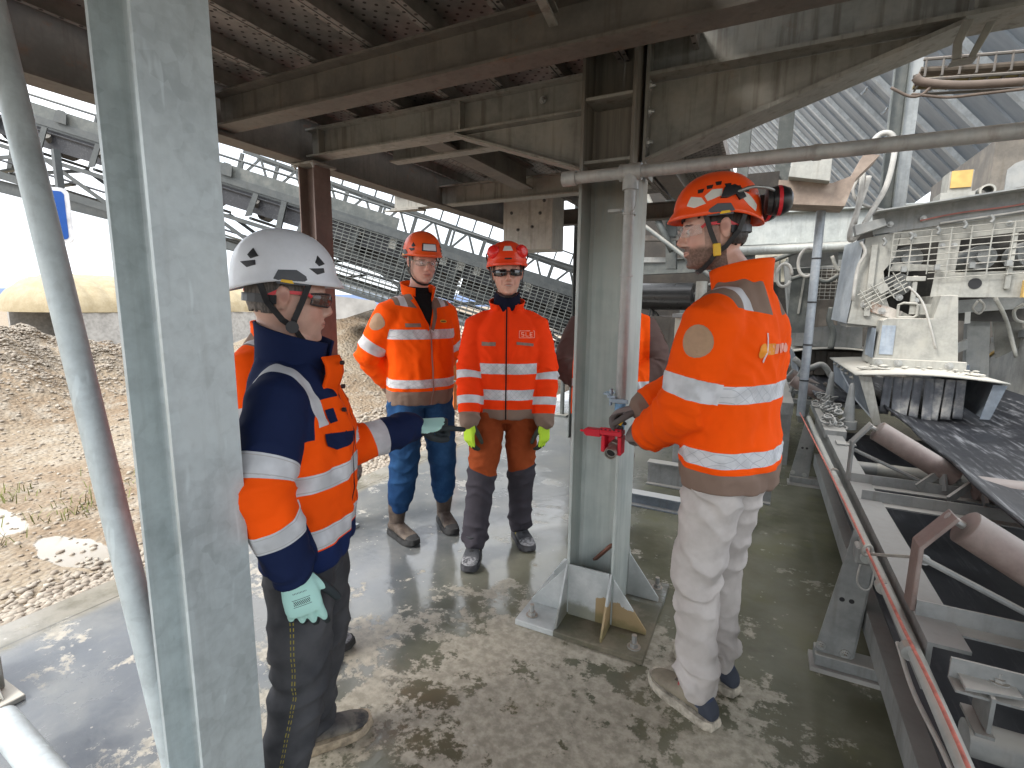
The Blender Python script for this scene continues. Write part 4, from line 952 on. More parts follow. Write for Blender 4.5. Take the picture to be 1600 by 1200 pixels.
def person(label, origin, heading, h=1.8, bulk=1.0, jacket=None, wrk=1.0, smile=0, hem=.87, arms=None, legs=None, trousers='dark', boots='black', shaft=.16, head=(0,0), headoff=(0,0,0), hs=1.0, arml=1.0, tcut=.05, lean=(0,0), skin=(.52,.31,.225), beard=0, hair=(.05,.035,.028), helmet=ORG, belly=0., sole=(.03,.03,.03), laces=None, sleeve_r=1.0, collar=None, seed=0, footyaw=(0,0), tr_w=1.0, group='workers in safety clothing', nose=1.0, tilt=(0,0)):
    fr = fr3(heading, origin); s = h/1.8; t = thing('person', Vector((origin[0], origin[1], 0)), label, 'person', group)
    # ---- joints, person's own frame
    sh_z = 1.378*s; SW = .168*bulk**.5*s; J = {}
    for i, q in enumerate(('L','R')):
        sg = -1 if q == 'L' else 1; S = Vector((sg*SW+lean[0]*.9, -.012+lean[1]*.9, sh_z)); lu, ll = .285*s*(arml if q == 'R' else 1), .262*s*(arml if q == 'R' else 1)
        wr_, hint = arms[q]; e, w2 = elbow(S, wr_, lu, ll, hint); J[q] = (S, e, w2)
    neck = Vector((lean[0], lean[1]-.012, 1.50*s)); hp = Vector((lean[0]*1.1, lean[1]*1.15+.028, h-.121))+Vector(headoff)
    HM = head_frame(hp, head[0], head[1], head[2] if len(head) > 2 else 0) @ Matrix.Scale(hs, 4)
    # ---- body: one continuous surface (head, neck, trunk, limbs) with the limbs under the clothes
    shp = shp_xf(head_shapes(nose), HM); nb = HM @ Vector((0,-.022,-.085))
    shp.append(limb([neck-Vector((0,0,.06)), neck, (neck+nb)/2, nb, HM @ Vector((0,-.012,-.04))], [.075,.060,.056,.056,.058], 20))
    shp.append(lathe_rings([(c, a*.82, b_*.80) for c, a, b_ in [(Vector(c), Vector(a), Vector(b_)) for c, a, b_ in torso_rings(s, bulk, hem, lean=lean)[:-2]]], 24))
    for q in 'LR': S, e, w2 = J[q]; shp.append(limb([S*.92+Vector((0,0,sh_z*.08)), S, e, w2], [.05,.052,.040,.028], 12)); 
    LG = {}
    for i, q in enumerate(('L','R')):
        sg = -1 if q == 'L' else 1; ank = Vector(legs[q][0]); Hp = Vector((sg*.095*s, 0, .92*s)); at_ = ank+Vector((0,0,.095)); DL = (at_-Hp).length; kn, a2 = elbow(Hp, at_, .508*DL, .496*DL, legs[q][1]); LG[q] = (Hp, kn, a2); shp.append(limb([Hp, kn, a2], [.075,.052,.030], 14))
    co, F, ed = remesh(shp, .0045, 3, .45); hc = (np.c_[co, np.ones(len(co))] @ np.array(HM.inverted()).T)[:,:3]
    final('body', co, F, m_skin(skin, beard, smile=smile), t, fr, {'hc': hc})
    W = Matrix(fr[0].tolist()).to_4x4(); W.translation = Vector(fr[1].tolist()); HW = W @ HM
    eyes(t, HW)
    # ---- jacket
    tr_ = torso_rings(s, bulk, hem, lean=lean, bel=belly); sh2 = [lathe_rings(tr_, 32, 2.35)]
    AR = [.062,.078,.082,.077,.074,.070,.062,.056]
    def armpts(S, e, w2):
        up = S+Vector((-S.x*.34, .0, .036)); return [up, S+Vector((0,0,.002)), S.lerp(e,.38), S.lerp(e,.75), e, e.lerp(w2,.30), e.lerp(w2,.72), w2+(w2-e).normalized()*.012]
    for q in 'LR': sh2.append(limb(armpts(*J[q]), [r*bulk**.5*sleeve_r*s for r in AR], 20))
    co, F, ed = remesh(sh2, .0068, 7, .55); n = normals(co, F)
    k = (co[:,2]/s-.95)/.55; cx, cy = lean[0]*k, lean[1]*k; a_ = np.interp(co[:,2]/s, [r[0][2]/s for r in tr_], [Vector(r[1]).length for r in tr_]); b2 = np.interp(co[:,2]/s, [r[0][2]/s for r in tr_], [Vector(r[2]).length for r in tr_])
    dt = (np.sqrt(((co[:,0]-cx)/a_)**2+((co[:,1]-cy)/b2)**2)-1)*np.minimum(a_, b2)
    dbest = np.full(len(co), 1e9); ja = np.zeros(len(co)); 
    for q in 'LR':
        S, e, w2 = J[q]; ar, dd = polyproj(co, [S, S.lerp(e,.5), e, e.lerp(w2,.5), w2]); dd = dd-.078*s*bulk**.5*sleeve_r; m = dd < dbest; dbest[m] = dd[m]; ja[m] = ar[m]
    cc = np.maximum(dt-dbest-.004, np.abs(co[:,0])-a_*1.06); cc = np.minimum(cc, np.maximum(np.abs(co[:,0]-lean[0])-SW, sh_z-.03-co[:,2])); cc = lap(cc[:,None], ed, 4)[:,0]; arm = .5+np.clip(cc*22, -.5, .5)
    # folds
    th_ = np.arctan2(co[:,1], co[:,0]); nn = fbm(co*7, seed+1); n3 = fbm(co*16, seed+5)
    el = np.exp(-((ja-.285*s)/.10)**2)+.7*np.exp(-((ja-.52*s)/.06)**2)+.35
    fa = (1-np.abs(np.sin(ja*34+nn*2.4+th_*1.2)))*el*.0085; ft = np.sin(th_*7+nn*3.0+co[:,2]*6)*.0035+fbm(co*np.array([9,9,4]), seed+9)*.0085
    pit = np.exp(-((co[:,2]-sh_z+.12)/.10)**2)*(1-np.abs(np.sin((co[:,2]-np.abs(co[:,0])*1.2)*40+nn*2)))*.006; low = np.exp(-((co[:,2]-hem*s-.13)/.06)**2)*(1-np.abs(np.sin(co[:,2]*46+nn*3)))*.006
    co = co+n*(arm*(fa+n3*.0025)+(1-arm)*(ft+pit+low+n3*.002))[:,None]
    jc = co.copy(); jc[:,0] -= cx; jc[:,1] -= cy; jc[:,2] = co[:,2]/s
    jk = final('jacket', co, F, jacket, t, fr, {'jc': jc, 'ja': ja/s, 'arm': arm})
    # ---- trousers
    sh3 = [lathe_rings([((0,0,z*s),(a*s,0,0),(0,b_*s,0)) for z, a, b_ in ((1.06,.140,.094),(.98,.146,.098),(.92,.154,.104),(.86,.158,.110),(.82,.145,.095))], 28, 2.2)]
    for q in 'LR':
        Hp, kn, a2 = LG[q]; d2 = (a2-kn).normalized(); sh3.append(limb([Hp+Vector((0,0,-.01)), Hp.lerp(kn,.35), Hp.lerp(kn,.7), kn, kn.lerp(a2,.3), kn.lerp(a2,.6), kn.lerp(a2,.86 if shaft < .22 else .62), a2.lerp(kn,tcut if shaft < .22 else .30)], [x*s*tr_w for x in (.092,.093,.084,.075,.071,.067,.066 if shaft < .22 else .062,.066 if shaft < .22 else .052)], 22))
    co, F, ed = remesh(sh3, .0068, 5, .5); n = normals(co, F); best = np.full(len(co), 1e9); ll = np.zeros(len(co)); an = np.zeros(len(co))
    for q in 'LR':
        Hp, kn, a2 = LG[q]; ar, dd = polyproj(co, [Hp, Hp.lerp(kn,.5), kn, kn.lerp(a2,.5), a2]); m = dd < best; best[m] = dd[m]; ll[m] = ar[m]
        cxk = np.interp(-co[:,2], [-Hp.z,-kn.z,-a2.z], [Hp.x,kn.x,a2.x]); cyk = np.interp(-co[:,2], [-Hp.z,-kn.z,-a2.z], [Hp.y,kn.y,a2.y]); an[m] = np.arctan2(co[:,1]-cyk, (co[:,0]-cxk)*(1 if q == 'R' else -1))[m]
    nn = fbm(co*6, seed+21); n3 = fbm(co*15, seed+25); env = .5+1.0*np.exp(-((ll-.435*s)/.12)**2)+1.5*np.exp(-((ll-.80*s)/.11)**2)+.9*np.exp(-((ll-.06*s)/.09)**2)
    co = co+n*((1-np.abs(np.sin(ll*30+nn*2.6+np.sin(an)*1.3)))*env*.0075*wrk+n3*.003+nn*.004)[:,None]
    jc = co.copy(); jc[:,2] = co[:,2]/s
    final('trousers', co, F, m_trousers(trousers), t, fr, {'jc': jc, 'ja': ll, 'ang': an})
    for i, q in enumerate(('L','R')): boot(t, fr, (legs[q][0][0], legs[q][0][1], legs[q][0][2] if len(legs[q][0]) > 2 else 0), footyaw[i], boots, shaft, sole, laces, s**.5, tilt[i])
    return dict(t=t, fr=fr, HW=HW, HM=HM, J=J, jk=jk, s=s, neck=neck, W=W)
MT['eye'] = plain('eye white', (.62,.58,.54), .2, var=.05); MT['iris'] = plain('iris', (.05,.035,.025), .2)
def eyes(t, HW):
    for s in (-1, 1):
        o = xf(MB().add(*blob((s*.0315,.0800,.0),.0112,.0118,.0105)), HW).build('eye', MT['eye'], t, smooth=True)
        xf(MB().add(*blob((s*.0315,.0888,-.001),.0048,.0042,.0048)), HW).build('iris', MT['iris'], o, smooth=True)
def helmet(P, col, rough=.32, vents=True):
    t, W = P['t'], P['HW']; o = xf(helmet_shell(), W).build('helmet', m_gloss('helmet shell', col, rough), t, smooth=True, solid=.004)
    return o
def patch(o, W, poly, mat, name='vent', off=.0022): return xf(hpatch(poly, off), W).build(name, mat, o, smooth=False, autosm=True)
def straps(P, o, col=None):
    W = P['HW']; m = col or MT['black']
    for s in (-1, 1):
        xf(ribbon([(s*.098,.050,.055),(s*.088,.032,-.01),(s*.082,.016,-.058),(s*.076,.014,-.078)], .015), W).build('strap', m, o)
        xf(ribbon([(s*.098,-.075,.04),(s*.092,-.050,-.02),(s*.083,-.012,-.062),(s*.076,.014,-.078)], .015), W).build('strap', m, o)
        xf(ribbon([(s*.077,.014,-.074),(s*.066,.030,-.098),(s*.044,.048,-.119),(s*.018,.058,-.128),(0,.060,-.1295)], .014), W).build('strap', m, o)
    xf(ribbon([(math.sin(a)*.088,-.012+math.cos(a)*.098,-.012) for a in [rad(100+16*i) for i in range(11)]], .022, .005), W).build('nape_band', m, o)
def hairpiece(P, c, zlo=-.06, zf=.045, name='hair'):
    vs, fs = head_grid(.006, 72, 60); W = P['HW']; v = np.array([p[:] for p in vs]); mb = MB()
    keep = []
    for i in range(len(v)):
        x, y, z = v[i]; a = math.atan2(y, abs(x)); lim = zlo if y < -.03 else (.0+ (y+.03)*.10 if y < .035 else zf); keep.append(z > lim-.003*math.sin(i*2.3))
    v2 = v+fbm(v*60, 4)[:,None]*np.array([[.0025,.0025,.001]]); mb.v = [tuple(p) for p in v2]; mb.f = [f for f in fs if all(keep[i] for i in f)]
    b = B('hair'); n = b.noise(160, 3, .6, src=b.map((1,1,.25))); b.set('Base Color', b.mix(n.ss(.35,.65), tuple(k*.5 for k in c), tuple(min(1,k*1.5) for k in c))).set('Roughness', .6).bump(n, .8, .003)
    return xf(mb, W).build(name, b.m, P['t'], smooth=True, solid=.005)
def glasses(P, lens, frame, temple, wrap=True, h=.019, rimless=False):
    t, W = P['t'], P['HW']; root = xf(ribbon([(-.010,.110,.006),(0,.112,.009),(.010,.110,.006)], .006, .004, (0,1,0)), W).build('glasses', frame, t)
    for s in (-1, 1):
        def P_(i, j):
            a = rad(9+62*i/12) if wrap else rad(10+44*i/12); v = -1+2*j/6; hh = h*(1-.25*(i/12)**3)*(1 if v > 0 else (1-.35*max(0,1-i/4))); x = .082*math.sin(a)*1.0; y = .030+.082*math.cos(a)-.004*abs(v)
            return Vector((s*x, y, .0+v*hh*.95))
        mb = MB(); mb.sheet(P_, 13, 7); xf(mb, W).build('lens', lens, root, smooth=True, solid=.0018)
        rim = [P_(i,6) for i in range(13)]+[P_(12,j) for j in (5,4,3,2,1)]+[P_(i,0) for i in range(12,-1,-1)]+[P_(0,j) for j in (1,2,3,4,5,6)]
        if not rimless: xf(MB().tube(rim, .0019 if wrap else .0014, 6, cap=False), W).build('rim', frame, root, smooth=True)
        e = P_(12,4); xf(ribbon([e, (s*.0815,.045,.012), (s*.0835,.01,.011), (s*.0840,-.030,.008), (s*.081,-.055,-.008)], .009 if wrap else .004, .0035, (s,0,0)), W).build('temple', temple, root)
    return root
def collar(P, mat, r=(.083,.080), z0=1.468, z1=1.55, gap=20, tiltf=.02, flare=.012, attrs=True):
    s = P['s']; nk = P['neck']; mb = MB(); n = 40
    def Q(i, j):
        a = rad(90+gap/2+(360-gap)*i/(n-1)); v = j/6; rr = 1+flare*8*(v-.2)**2; z = (z0+(z1-z0)*v)*s-(tiltf*math.sin(a)*(.6+.4*v)); return Vector((nk.x+r[0]*rr*math.cos(a), nk.y-.004+r[1]*rr*math.sin(a)+.012*v, z))
    mb.sheet(Q, n, 7); xf(mb, P['W']); return mb.build('collar', mat, P['t'], smooth=True, solid=.007)
def conform(P, name, mat, polys, origin_, right, up, cast, off=.002, sub=4, parent=None):
    """flat outlines laid onto the jacket: origin/right/up/cast direction in the person's frame"""
    jk = P['jk']; me = jk.data; wl = wloc(jk); bv = BVHTree.FromPolygons([v.co+wl for v in me.vertices], [p.vertices[:] for p in me.polygons]); W = P['W']
    bm = bmesh.new()
    for poly in polys:
        vs = [bm.verts.new((p[0], p[1], 0)) for p in poly]
        try: bm.faces.new(vs)
        except ValueError: pass
    bmesh.ops.triangulate(bm, faces=bm.faces[:]); bmesh.ops.subdivide_edges(bm, edges=bm.edges[:], cuts=sub, use_grid_fill=True)
    d = W.to_3x3() @ Vector(cast).normalized(); o0 = Vector(origin_); bad = []
    for v in bm.verts:
        p = W @ (o0+Vector(right)*v.co.x+Vector(up)*v.co.y); h, nn, i_, di = bv.ray_cast(p-d*.25, d, .6)
        if h is None: bad.append(v)
        else: v.co = h-d*off
    bmesh.ops.delete(bm, geom=bad, context='VERTS')
    me2 = bpy.data.meshes.new(name); bm.normal_update(); bm.to_mesh(me2); bm.free()
    return link(name, me2, mat, parent or P['jk'], smooth=False)
def ell(w_, h_, n=20, cx=0, cy=0): return [(cx+w_*math.cos(2*math.pi*i/n), cy+h_*math.sin(2*math.pi*i/n)) for i in range(n)]
def rect(w_, h_, cx=0, cy=0): return [(cx-w_,cy-h_),(cx+w_,cy-h_),(cx+w_,cy+h_),(cx-w_,cy+h_)]
# ---------------------------------------------------------------- trough belt conveyor on the right
def idler_set(t, y, m):
    W = MT['dustgrey']
    zb = .70
    for sgn, x0, cx in ((1, 0, 0), (-1, 2.36, 0)):
        f = lambda x: x if sgn > 0 else 2.36-x
        mb = MB(); mb.prism([(f(.440),y-.045,.645),(f(.452),y-.045,.645),(f(.452),y-.045,.835),(f(.520),y-.045,.935),(f(.512),y-.045,.942),(f(.440),y-.045,.838)], (0,.075,0)); mb.build('idler_bracket', m, t, bev=.002)
        a, b_ = Vector((f(.545),y,.905)), Vector((f(.865),y,.715)); d = (b_-a).normalized()
        r = MB().tube([a-d*.004, a, b_, b_+d*.004], [.046,.051,.051,.046], 28).build('roller', MT['roller'], t, autosm=True)
        MB().tube([a-d*.05, b_+d*.03], .011, 8).build('axle', MT['bolt'], r)
        MB().tube([(f(.455),y-.02,.80),(f(.79),y-.03,.66)], .009, 8).build('strut', W, t)
    r = MB().tube([(.915,y-.10,.705),(1.445,y-.10,.705)], .056, 24).build('roller', MT['roller'], t, autosm=True)
    mb = MB(); mb.angle((.45,y-.05,.632),(1.91,y-.05,.632), .055, .006); mb.build('cross_bar', W, t)
    mb = MB(); mb.angle((.46,y-.31,.632),(1.91,y-.31,.632), .055, .006); mb.build('cross_bar', W, t)
    for a, b_ in (((.72,y-.06,.66),(.80,y-.03,.735)), ((.82,y-.06,.66),(.81,y-.04,.735)), ((.80,y-.20,.66),(.89,y-.12,.72)), ((.93,y-.20,.66),(.93,y-.12,.72))):
        mb = MB(); mb.bar(a, b_, .012, .035); mb.build('gusset_bar', W, t)
MT['rail'] = metal('dirty conveyor rail', (.235,.245,.24), dust=(.28,.265,.24), dustamt=.45, rough=.65, met=.1, streak=.5, updust=.6, rust=.06)
def conveyor():
    t = thing('belt_conveyor', (.45,2.3,0), 'dusty grey trough belt conveyor with black belt on the right side', 'conveyor')
    W = MT['dustgrey']
    mb = MB(); mb.sect([(0,-.07),(.012,-.07),(.012,.058),(.090,.058),(.090,.068),(0,.068)], (.448,4.86,.575), (.448,1.56,.575)); 
    mb.v = [(2*.448-v[0] if v[0] < .447 else v[0], v[1], v[2]) for v in mb.v]; mb.build('side_rail', MT['rail'], t)
    mb = MB(); mb.box((.46,-2.4,.20),(.56,4.80,.30)); mb.build('lower_rail', MT['rail'], t)
    mb = MB(); mb.box((1.80,-2.4,.505),(1.91,4.86,.643)); mb.build('side_rail', W, t)
    for y in (-.20, 2.30, 4.82):
        o = MB(); o.prism([(.298,y,.075),(.432,y,.075),(.462,y,.505),(.385,y,.640)], (0,.010,0)); o.prism([(.432,y+.011,.075),(.440,y+.011,.075),(.470,y+.011,.500),(.462,y+.011,.505)], (0,.075,0)); leg = o.build('leg', W, t, bev=.0015)
        mb = MB(); mb.prism([(1.92,y,.075),(2.06,y,.075),(1.99,y,.60),(1.92,y,.60)], (0,.010,0)); mb.build('leg', W, t)
        MB().box((.30,y-.02,.022),(2.06,y+.07,.072)).build('foot_beam', W, t, bev=.003)
        MB().box((.285,y-.035,.0),(2.08,y+.085,.020)).build('grout_pad', MT['conc'], t)
        bolts([(.318,y-.001,.105),(.405,y-.001,.095)], (0,-1,0), .012, leg); 
        for x, z in ((.372,.33),(.405,.33)): MB().tube([(x,y-.0015,z),(x,y-.001,z)], .010, 10).build('bolt_hole', MT['black'], leg)
    for y in (3.0, 1.75): idler_set(t, y, MT['roller'] if y == 1.75 else W)
    # carrying belt, troughed, with ragged dusty edge
    prof = [(.815,.815),(.84,.793),(.93,.752),(1.02,.735),(1.18,.732),(1.36,.735),(1.50,.775),(1.62,.845),(1.70,.90)]
    mb = MB(); ys = [-2.4+.1*i for i in range(93)]
    def P(i, j):
        x, z = prof[j]; y = ys[i]; wv = .006*math.sin(y*7+j)+.006*mnoise.noise(Vector((y*4, j, 0)))
        return (x+(wv if j in (0, 8) else 0), y, z+.012*(y-3)*(.8 if j < 2 else .3)+wv*.6)
    mb.sheet(P, len(ys), len(prof)); mb.build('carrying_belt', MT['rubber'], t, smooth=True, solid=.012)
    mb = MB(); mb.sheet(lambda i, j: (.475+1.30*j/6, -2.4+.25*i, .40-.02*math.sin(math.pi*j/6)), 32, 7); mb.build('return_belt', MT['rubber_clean'], t, smooth=True, solid=.012)
    # white skirt board on the far side of the belt
    mb = MB(); mb.prism([(1.60,4.3,.86),(1.82,4.3,1.0),(1.82,4.3,1.02),(1.59,4.3,.88)], (0,-6.5,0)); mb.build('skirt_board', MT['dustwhite'], t)
    for y in (1.42, 3.75):
        r = MB().tube([(.50,y,.505),(1.86,y,.505)], .040, 20).build('return_roller', W, t, autosm=True)
        MB().tube([(.70,y,.505),(1.66,y,.505)], .0415, 20).build('sleeve', MT['dustwhite'], r, autosm=True)
        mb = MB(); mb.prism([(.475,y-.04,.645),(.58,y-.02,.645),(.58,y+.04,.645),(.475,y+.07,.645)], (0,0,.008)); mb.build('hanger_plate', W, t, bev=.001)
        mb = MB(); mb.box((.52,y-.045,.56),(.528,y+.045,.646)); mb.box((.50,y-.05,.548),(.535,y+.05,.556)); mb.build('return_bracket', W, t)
        bolts([(.55,y+.02,.653)], Z, .013, t)
    # conduit tube and loose wiring along the rail
    MB().tube(spline([(.392,4.8,.60),(.402,3.6,.598),(.415,2.5,.602),(.425,1.6,.605),(.425,.6,.60),(.42,-1,.60)],6), .017, 12).build('conduit', MT['galv2'], t, autosm=True)
    mb = MB(); mb.tube(spline([(.402,1.62,.585),(.405,1.45,.560),(.408,1.2,.585),(.41,1.0,.565),(.41,.6,.58)],6), .006, 8); mb.build('wire', MT['cable'], t)
    for y in (1.9, 1.55, 3.2): MB().tube([(.415,y,.602),(.415,y+.03,.602)], .022, 12).build('pipe_clip', MT['bolt'], t)
    # small white triangle tab
    MB().prism([(.86,3.02,.70),(.90,2.98,.70),(.90,3.0,.665)], (.004,.004,0)).build('tab', MT['dustwhite'], t)
    # emergency pull switch and eyelet
    r = thing('pull_switch', (.36,2.27,.5), 'small dusty pull switch box bolted to the conveyor leg', 'switch')
    MB().box((.385,2.215,.53),(.435,2.285,.598)).build('housing', MT['dustgrey'], r, bev=.006); MB().tube([(.415,2.214,.565),(.415,2.195,.565)], .018, 14).build('cap', MT['galv2'], r)
    MB().tube(spline([(.41,2.25,.53),(.40,2.22,.46),(.43,2.24,.42),(.455,2.26,.44),(.46,2.28,.56)],6), .0035, 6).build('cord', MT['cable'], r)
    r = thing('rope_eyelet', (.41,2.22,.6), 'white ring eyelet on a long bolt guiding the red rope', 'eyelet')
    MB().tube([oz(1355,860,.645)+Vector((math.cos(a)*.8,math.cos(a)*.6,math.sin(a)))*.019 for a in [2*math.pi*i/20 for i in range(21)]], .006, 8, cap=False).build('ring', MT['dustwhite'], r, smooth=True)
    MB().tube([oz(1362,866,.645),(.462,1.79,.775)], .005, 8).build('rod', MT['dustwhite'], r); mb = MB(); mb.hexbolt((.475,1.78,.775), (0.05,-.4,.16), .010); mb.build('nut', MT['bolt'], r)
    tag(MB().tube(spline([oz(1250,645,.66), oz(1300,745,.655), oz(1355,860,.645), oz(1410,978,.645), oz(1500,1168,.645), Vector((.40,.3,.645)), Vector((.40,-.6,.64))],6), .0044, 10).build('safety_rope', MT['redrope'], smooth=True, loc=(.4,2,.6)), 'red pull rope stretched along the side of the belt conveyor', 'rope')
conveyor()
def hood():
    t = thing('transfer_hood', (.65,4.3,.7), 'dust covered hood with hanging rubber strips over the conveyor belt, the nearer one', 'hood')
    W, Bl = MT['dustwhite'], MT['dustblue']
    mb = MB(); mb.sheet(lambda i, j: (.60+.82*j/12, 4.22+.13*(1-(j/6-1)**2)*(-.3)+i*.8, 1.045+.03*math.sin(math.pi*j/12)-.01*i), 3, 13); mb.build('top_plate', W, t, smooth=True, solid=.010)
    mb = MB(); mb.prism([(.625,4.26,1.035),(.625,5.8,1.035),(.655,5.8,.80),(.70,4.75,.78),(.76,4.26,.70)], (.008,0,0)); mb.build('side_plate', Bl, t)
    mb = MB(); mb.prism([(.625,4.252,1.035),(.70,4.252,1.035),(.79,4.252,.70),(.745,4.252,.69)], (0,.007,0)); mb.build('corner_flange', W, t)
    mb = MB(); mb.prism([(1.395,4.26,1.035),(1.395,5.8,1.035),(1.395,5.8,.82),(1.33,4.26,.80)], (.008,0,0)); mb.build('side_plate', Bl, t)
    mb = MB(); mb.prism([(1.35,4.252,1.03),(1.42,4.252,1.03),(1.36,4.252,.80),(1.31,4.252,.80)], (0,.007,0)); mb.build('corner_flange', Bl, t)
    cs = metal('dust streaked rubber strip', (.16,.17,.19), dust=(.60,.58,.53), dustamt=.95, rough=.8, met=0, streak=.1, updust=.3)
    for i in range(8):
        x = .79+.058*i; yb = .725+.045*abs(i-3.2)/4; mb = MB(); wv = .01*(i % 2)
        mb.sheet(lambda a, c: (x+.052*c/3+.012*math.sin(i*2.1)*a/8, 4.36+wv+.008*math.sin(c*1.05)-.015*(a/8)*math.sin(i*1.7), 1.035-(1.035-yb)*a/8), 9, 4); mb.build('rubber_strip', cs, t, smooth=True, solid=.006)
    for i in range(5): bolts([(.619,4.45+.26*i,1.0)], (-1,0,0), .012, t)
    # chute that drops into the hood, and the crusher casing above
    c = thing('discharge_chute', (.8,4.9,1.05), 'pale dusty discharge chute standing on the nearer hood', 'chute')
    mb = MB(); mb.prism([(.775,4.70,1.075),(1.285,4.70,1.075),(1.225,4.70,1.61),(1.13,4.70,1.61),(1.10,4.70,1.44),(.83,4.70,1.44),(.80,4.70,1.42)], (0,.55,0)); mb.build('body', W, c, bev=.003)
    mb = MB(); mb.box((.76,4.66,1.065),(1.32,4.699,1.135)); mb.build('flange', W, c, bev=.003)
    mb = MB(); mb.box((.772,4.75,1.13),(.774,5.1,1.36)); mb.box((.80,4.692,1.165),(.885,4.698,1.385)); mb.build('inspection_window', metal('blue grey hatch', (.28,.33,.39), dust=(.5,.5,.48), dustamt=.3, met=.1), c)
    bolts([(.80,4.659,1.10),(.92,4.659,1.105),(1.22,4.659,1.105)], (0,-1,0), .017, c)
    k = thing('crusher_casing', (.6,4.9,1.4), 'pale dusty machine casing with wire mesh guard above the chute', 'machine')
    y = 4.9
    def pl(name, pts, d=.012, m=W, dy=0): mb = MB(); mb.prism([(x, y+dy, z) for x, z in pts], (0, d, 0)); return mb.build(name, m, k, bev=.0015)
    pl('side_plate', [(.592,1.39),(.80,1.37),(.92,1.385),(.835,1.60),(.80,1.80),(.86,1.90),(.88,2.10),(.65,2.055)])
    pl('lower_plate', [(.80,1.37),(1.13,1.30),(1.13,1.42),(.99,1.47),(.86,1.53)], dy=.014)
    pl('top_plate', [(.875,1.99),(2.3,2.13),(2.3,2.27),(.88,2.10)], dy=.0)
    pl('centre_plate', [(1.12,1.66),(1.235,1.66),(1.245,2.02),(1.12,2.01)], dy=.002)
    pl('sill_plate', [(1.11,1.60),(2.3,1.60),(2.3,1.80),(1.12,1.78)], dy=-.004)
    pl('sill_plate', [(.86,1.86),(1.12,1.84),(1.12,1.80),(.84,1.80)], d=.02, dy=.01)
    mb = MB(); mb.prism([(.592,4.9,1.39),(.65,4.9,2.055),(.57,5.35,2.055),(.53,5.35,1.41)], (.008,0,0)); mb.build('chamfer_plate', metal('pale blue grey sheet', (.33,.36,.385), dust=(.42,.41,.38), dustamt=.35, met=.1), k)
    mb = MB(); mb.box((.66,5.36,1.42),(2.4,5.40,2.2)); mb.build('back_plate', metal('shaded inside steel', (.035,.033,.03), dust=(.2,.18,.15), dustamt=.2), k)  # near-black colour stands for the shade inside the casing openings
    mb = MB(); mb.box((.60,4.93,1.36),(1.1,5.35,1.372)); mb.build('bottom_plate', W, k)
    # inner drum and brackets seen through the mesh
    for x, z, r in ((.97,1.90,.10),(1.42,1.90,.09),(1.72,1.92,.10),(.93,1.70,.09)):
        mb = MB(); mb.tube([(x,5.05,z),(x,5.34,z)], r, 18); mb.tube([(x,5.0,z),(x,5.05,z)], r*.45, 12); mb.build('flange_disc', MT['dustgrey'], k, autosm=True)
    bolts([(.96,4.897,2.06),(1.14,4.90,1.98),(1.21,4.90,1.98),(1.5,4.897,2.12),(1.8,4.897,2.15)], (0,-1,0), .013, k)
    MB().tube([(1.36,4.893,1.70),(1.36,4.892,1.70)], .04, 16).build('hole', MT['black'], k)
    ob = MB(); ob.box((1.62,4.85,1.60),(1.70,4.895,1.72)); ob.build('ochre_block', MT['ochre'], k)
    g = thing('mesh_guard', (.85,4.86,1.6), 'welded wire mesh guard bolted over the pale machine casing', 'mesh guard')
    mb = MB()
    def gp(u, v): return (.83+u*1.5, 4.865, 1.72+.04*u+v*(.36)+.06*u)
    for i in range(14): mb.tube([gp(i/13, -.02 if i > 2 else .1), gp(i/13, 1.02)], .0045, 6)
    for j in range(9): mb.tube([gp(.0 if j > 2 else .16, j/8), gp(1, j/8)], .0035, 6)
    mb.build('wires', MT['dustwhite'], g)
    mb = MB(); R_ = Matrix.Rotation(rad(-33), 3, 'Y')
    for i in range(5): mb.tube([R_ @ Vector((-.15,-.045,.06-.03*i)), R_ @ Vector((.16,-.045,.06-.03*i))], .0045, 6)
    for i in range(4): mb.tube([R_ @ Vector((-.12+.08*i,-.05,.09)), R_ @ Vector((-.12+.08*i,-.05,-.09))], .004, 6)
    g2 = thing('loose_grate', (.80,4.85,1.64), 'small tilted rusty wire grate hanging off the mesh guard', 'grate'); mb.v = [(v[0]+.80, v[1]+4.9, v[2]+1.645) for v in mb.v]; mb.build('wires', MT['dustwhite'], g2)
    MB().box((-.03,-.055,-.03),(.035,-.047,.03), R=R_, c=(.80,4.9,1.665)).build('plate', MT['dustwhite'], g2)
    MB().prism([(.70,4.885,1.50),(.93,4.885,1.42),(.95,4.885,1.49),(.73,4.885,1.57)], (0,.004,0)).build('rusty_plate', metal('rust spotted plate', (.47,.44,.40), rust=.55, met=.05, rough=.7), g2)
    l = thing('toggle_latch', (1.0,4.85,1.5), 'pale toggle latch with a square ring below the mesh guard', 'latch')
    MB().box((.985,4.86,1.55),(1.015,4.885,1.76)).build('lever', W, l, bev=.003); MB().box((.94,4.85,1.72),(1.06,4.882,1.755)).build('cap', W, l, bev=.003)
    c0 = Vector((.975,4.86,1.50)); MB().tube([c0+Vector((x,0,z)) for x, z in ((-.06,-.05),(-.06,.04),(-.03,.055),(.05,.05),(.06,.04),(.06,-.04),(.04,-.055),(-.05,-.055),(-.06,-.05))], .010, 8).build('ring', W, l)
    MB().box((.99,4.87,1.47),(1.14,4.89,1.55), ).build('strap', W, l)
    # channel with cables over the casing
    b = thing('cable_channel', (.85,4.9,2.13), 'pale dusty sloping channel with red and grey cables above the mesh guard', 'channel')
    mb = MB(); mb.sect([(0,0),(.012,0),(.012,.16),(-.16,.16),(-.16,.15),(0,.15)], (2.5,4.88,2.29),(.70,4.88,2.08)); mb.build('channel', MT['dustgrey'], b)
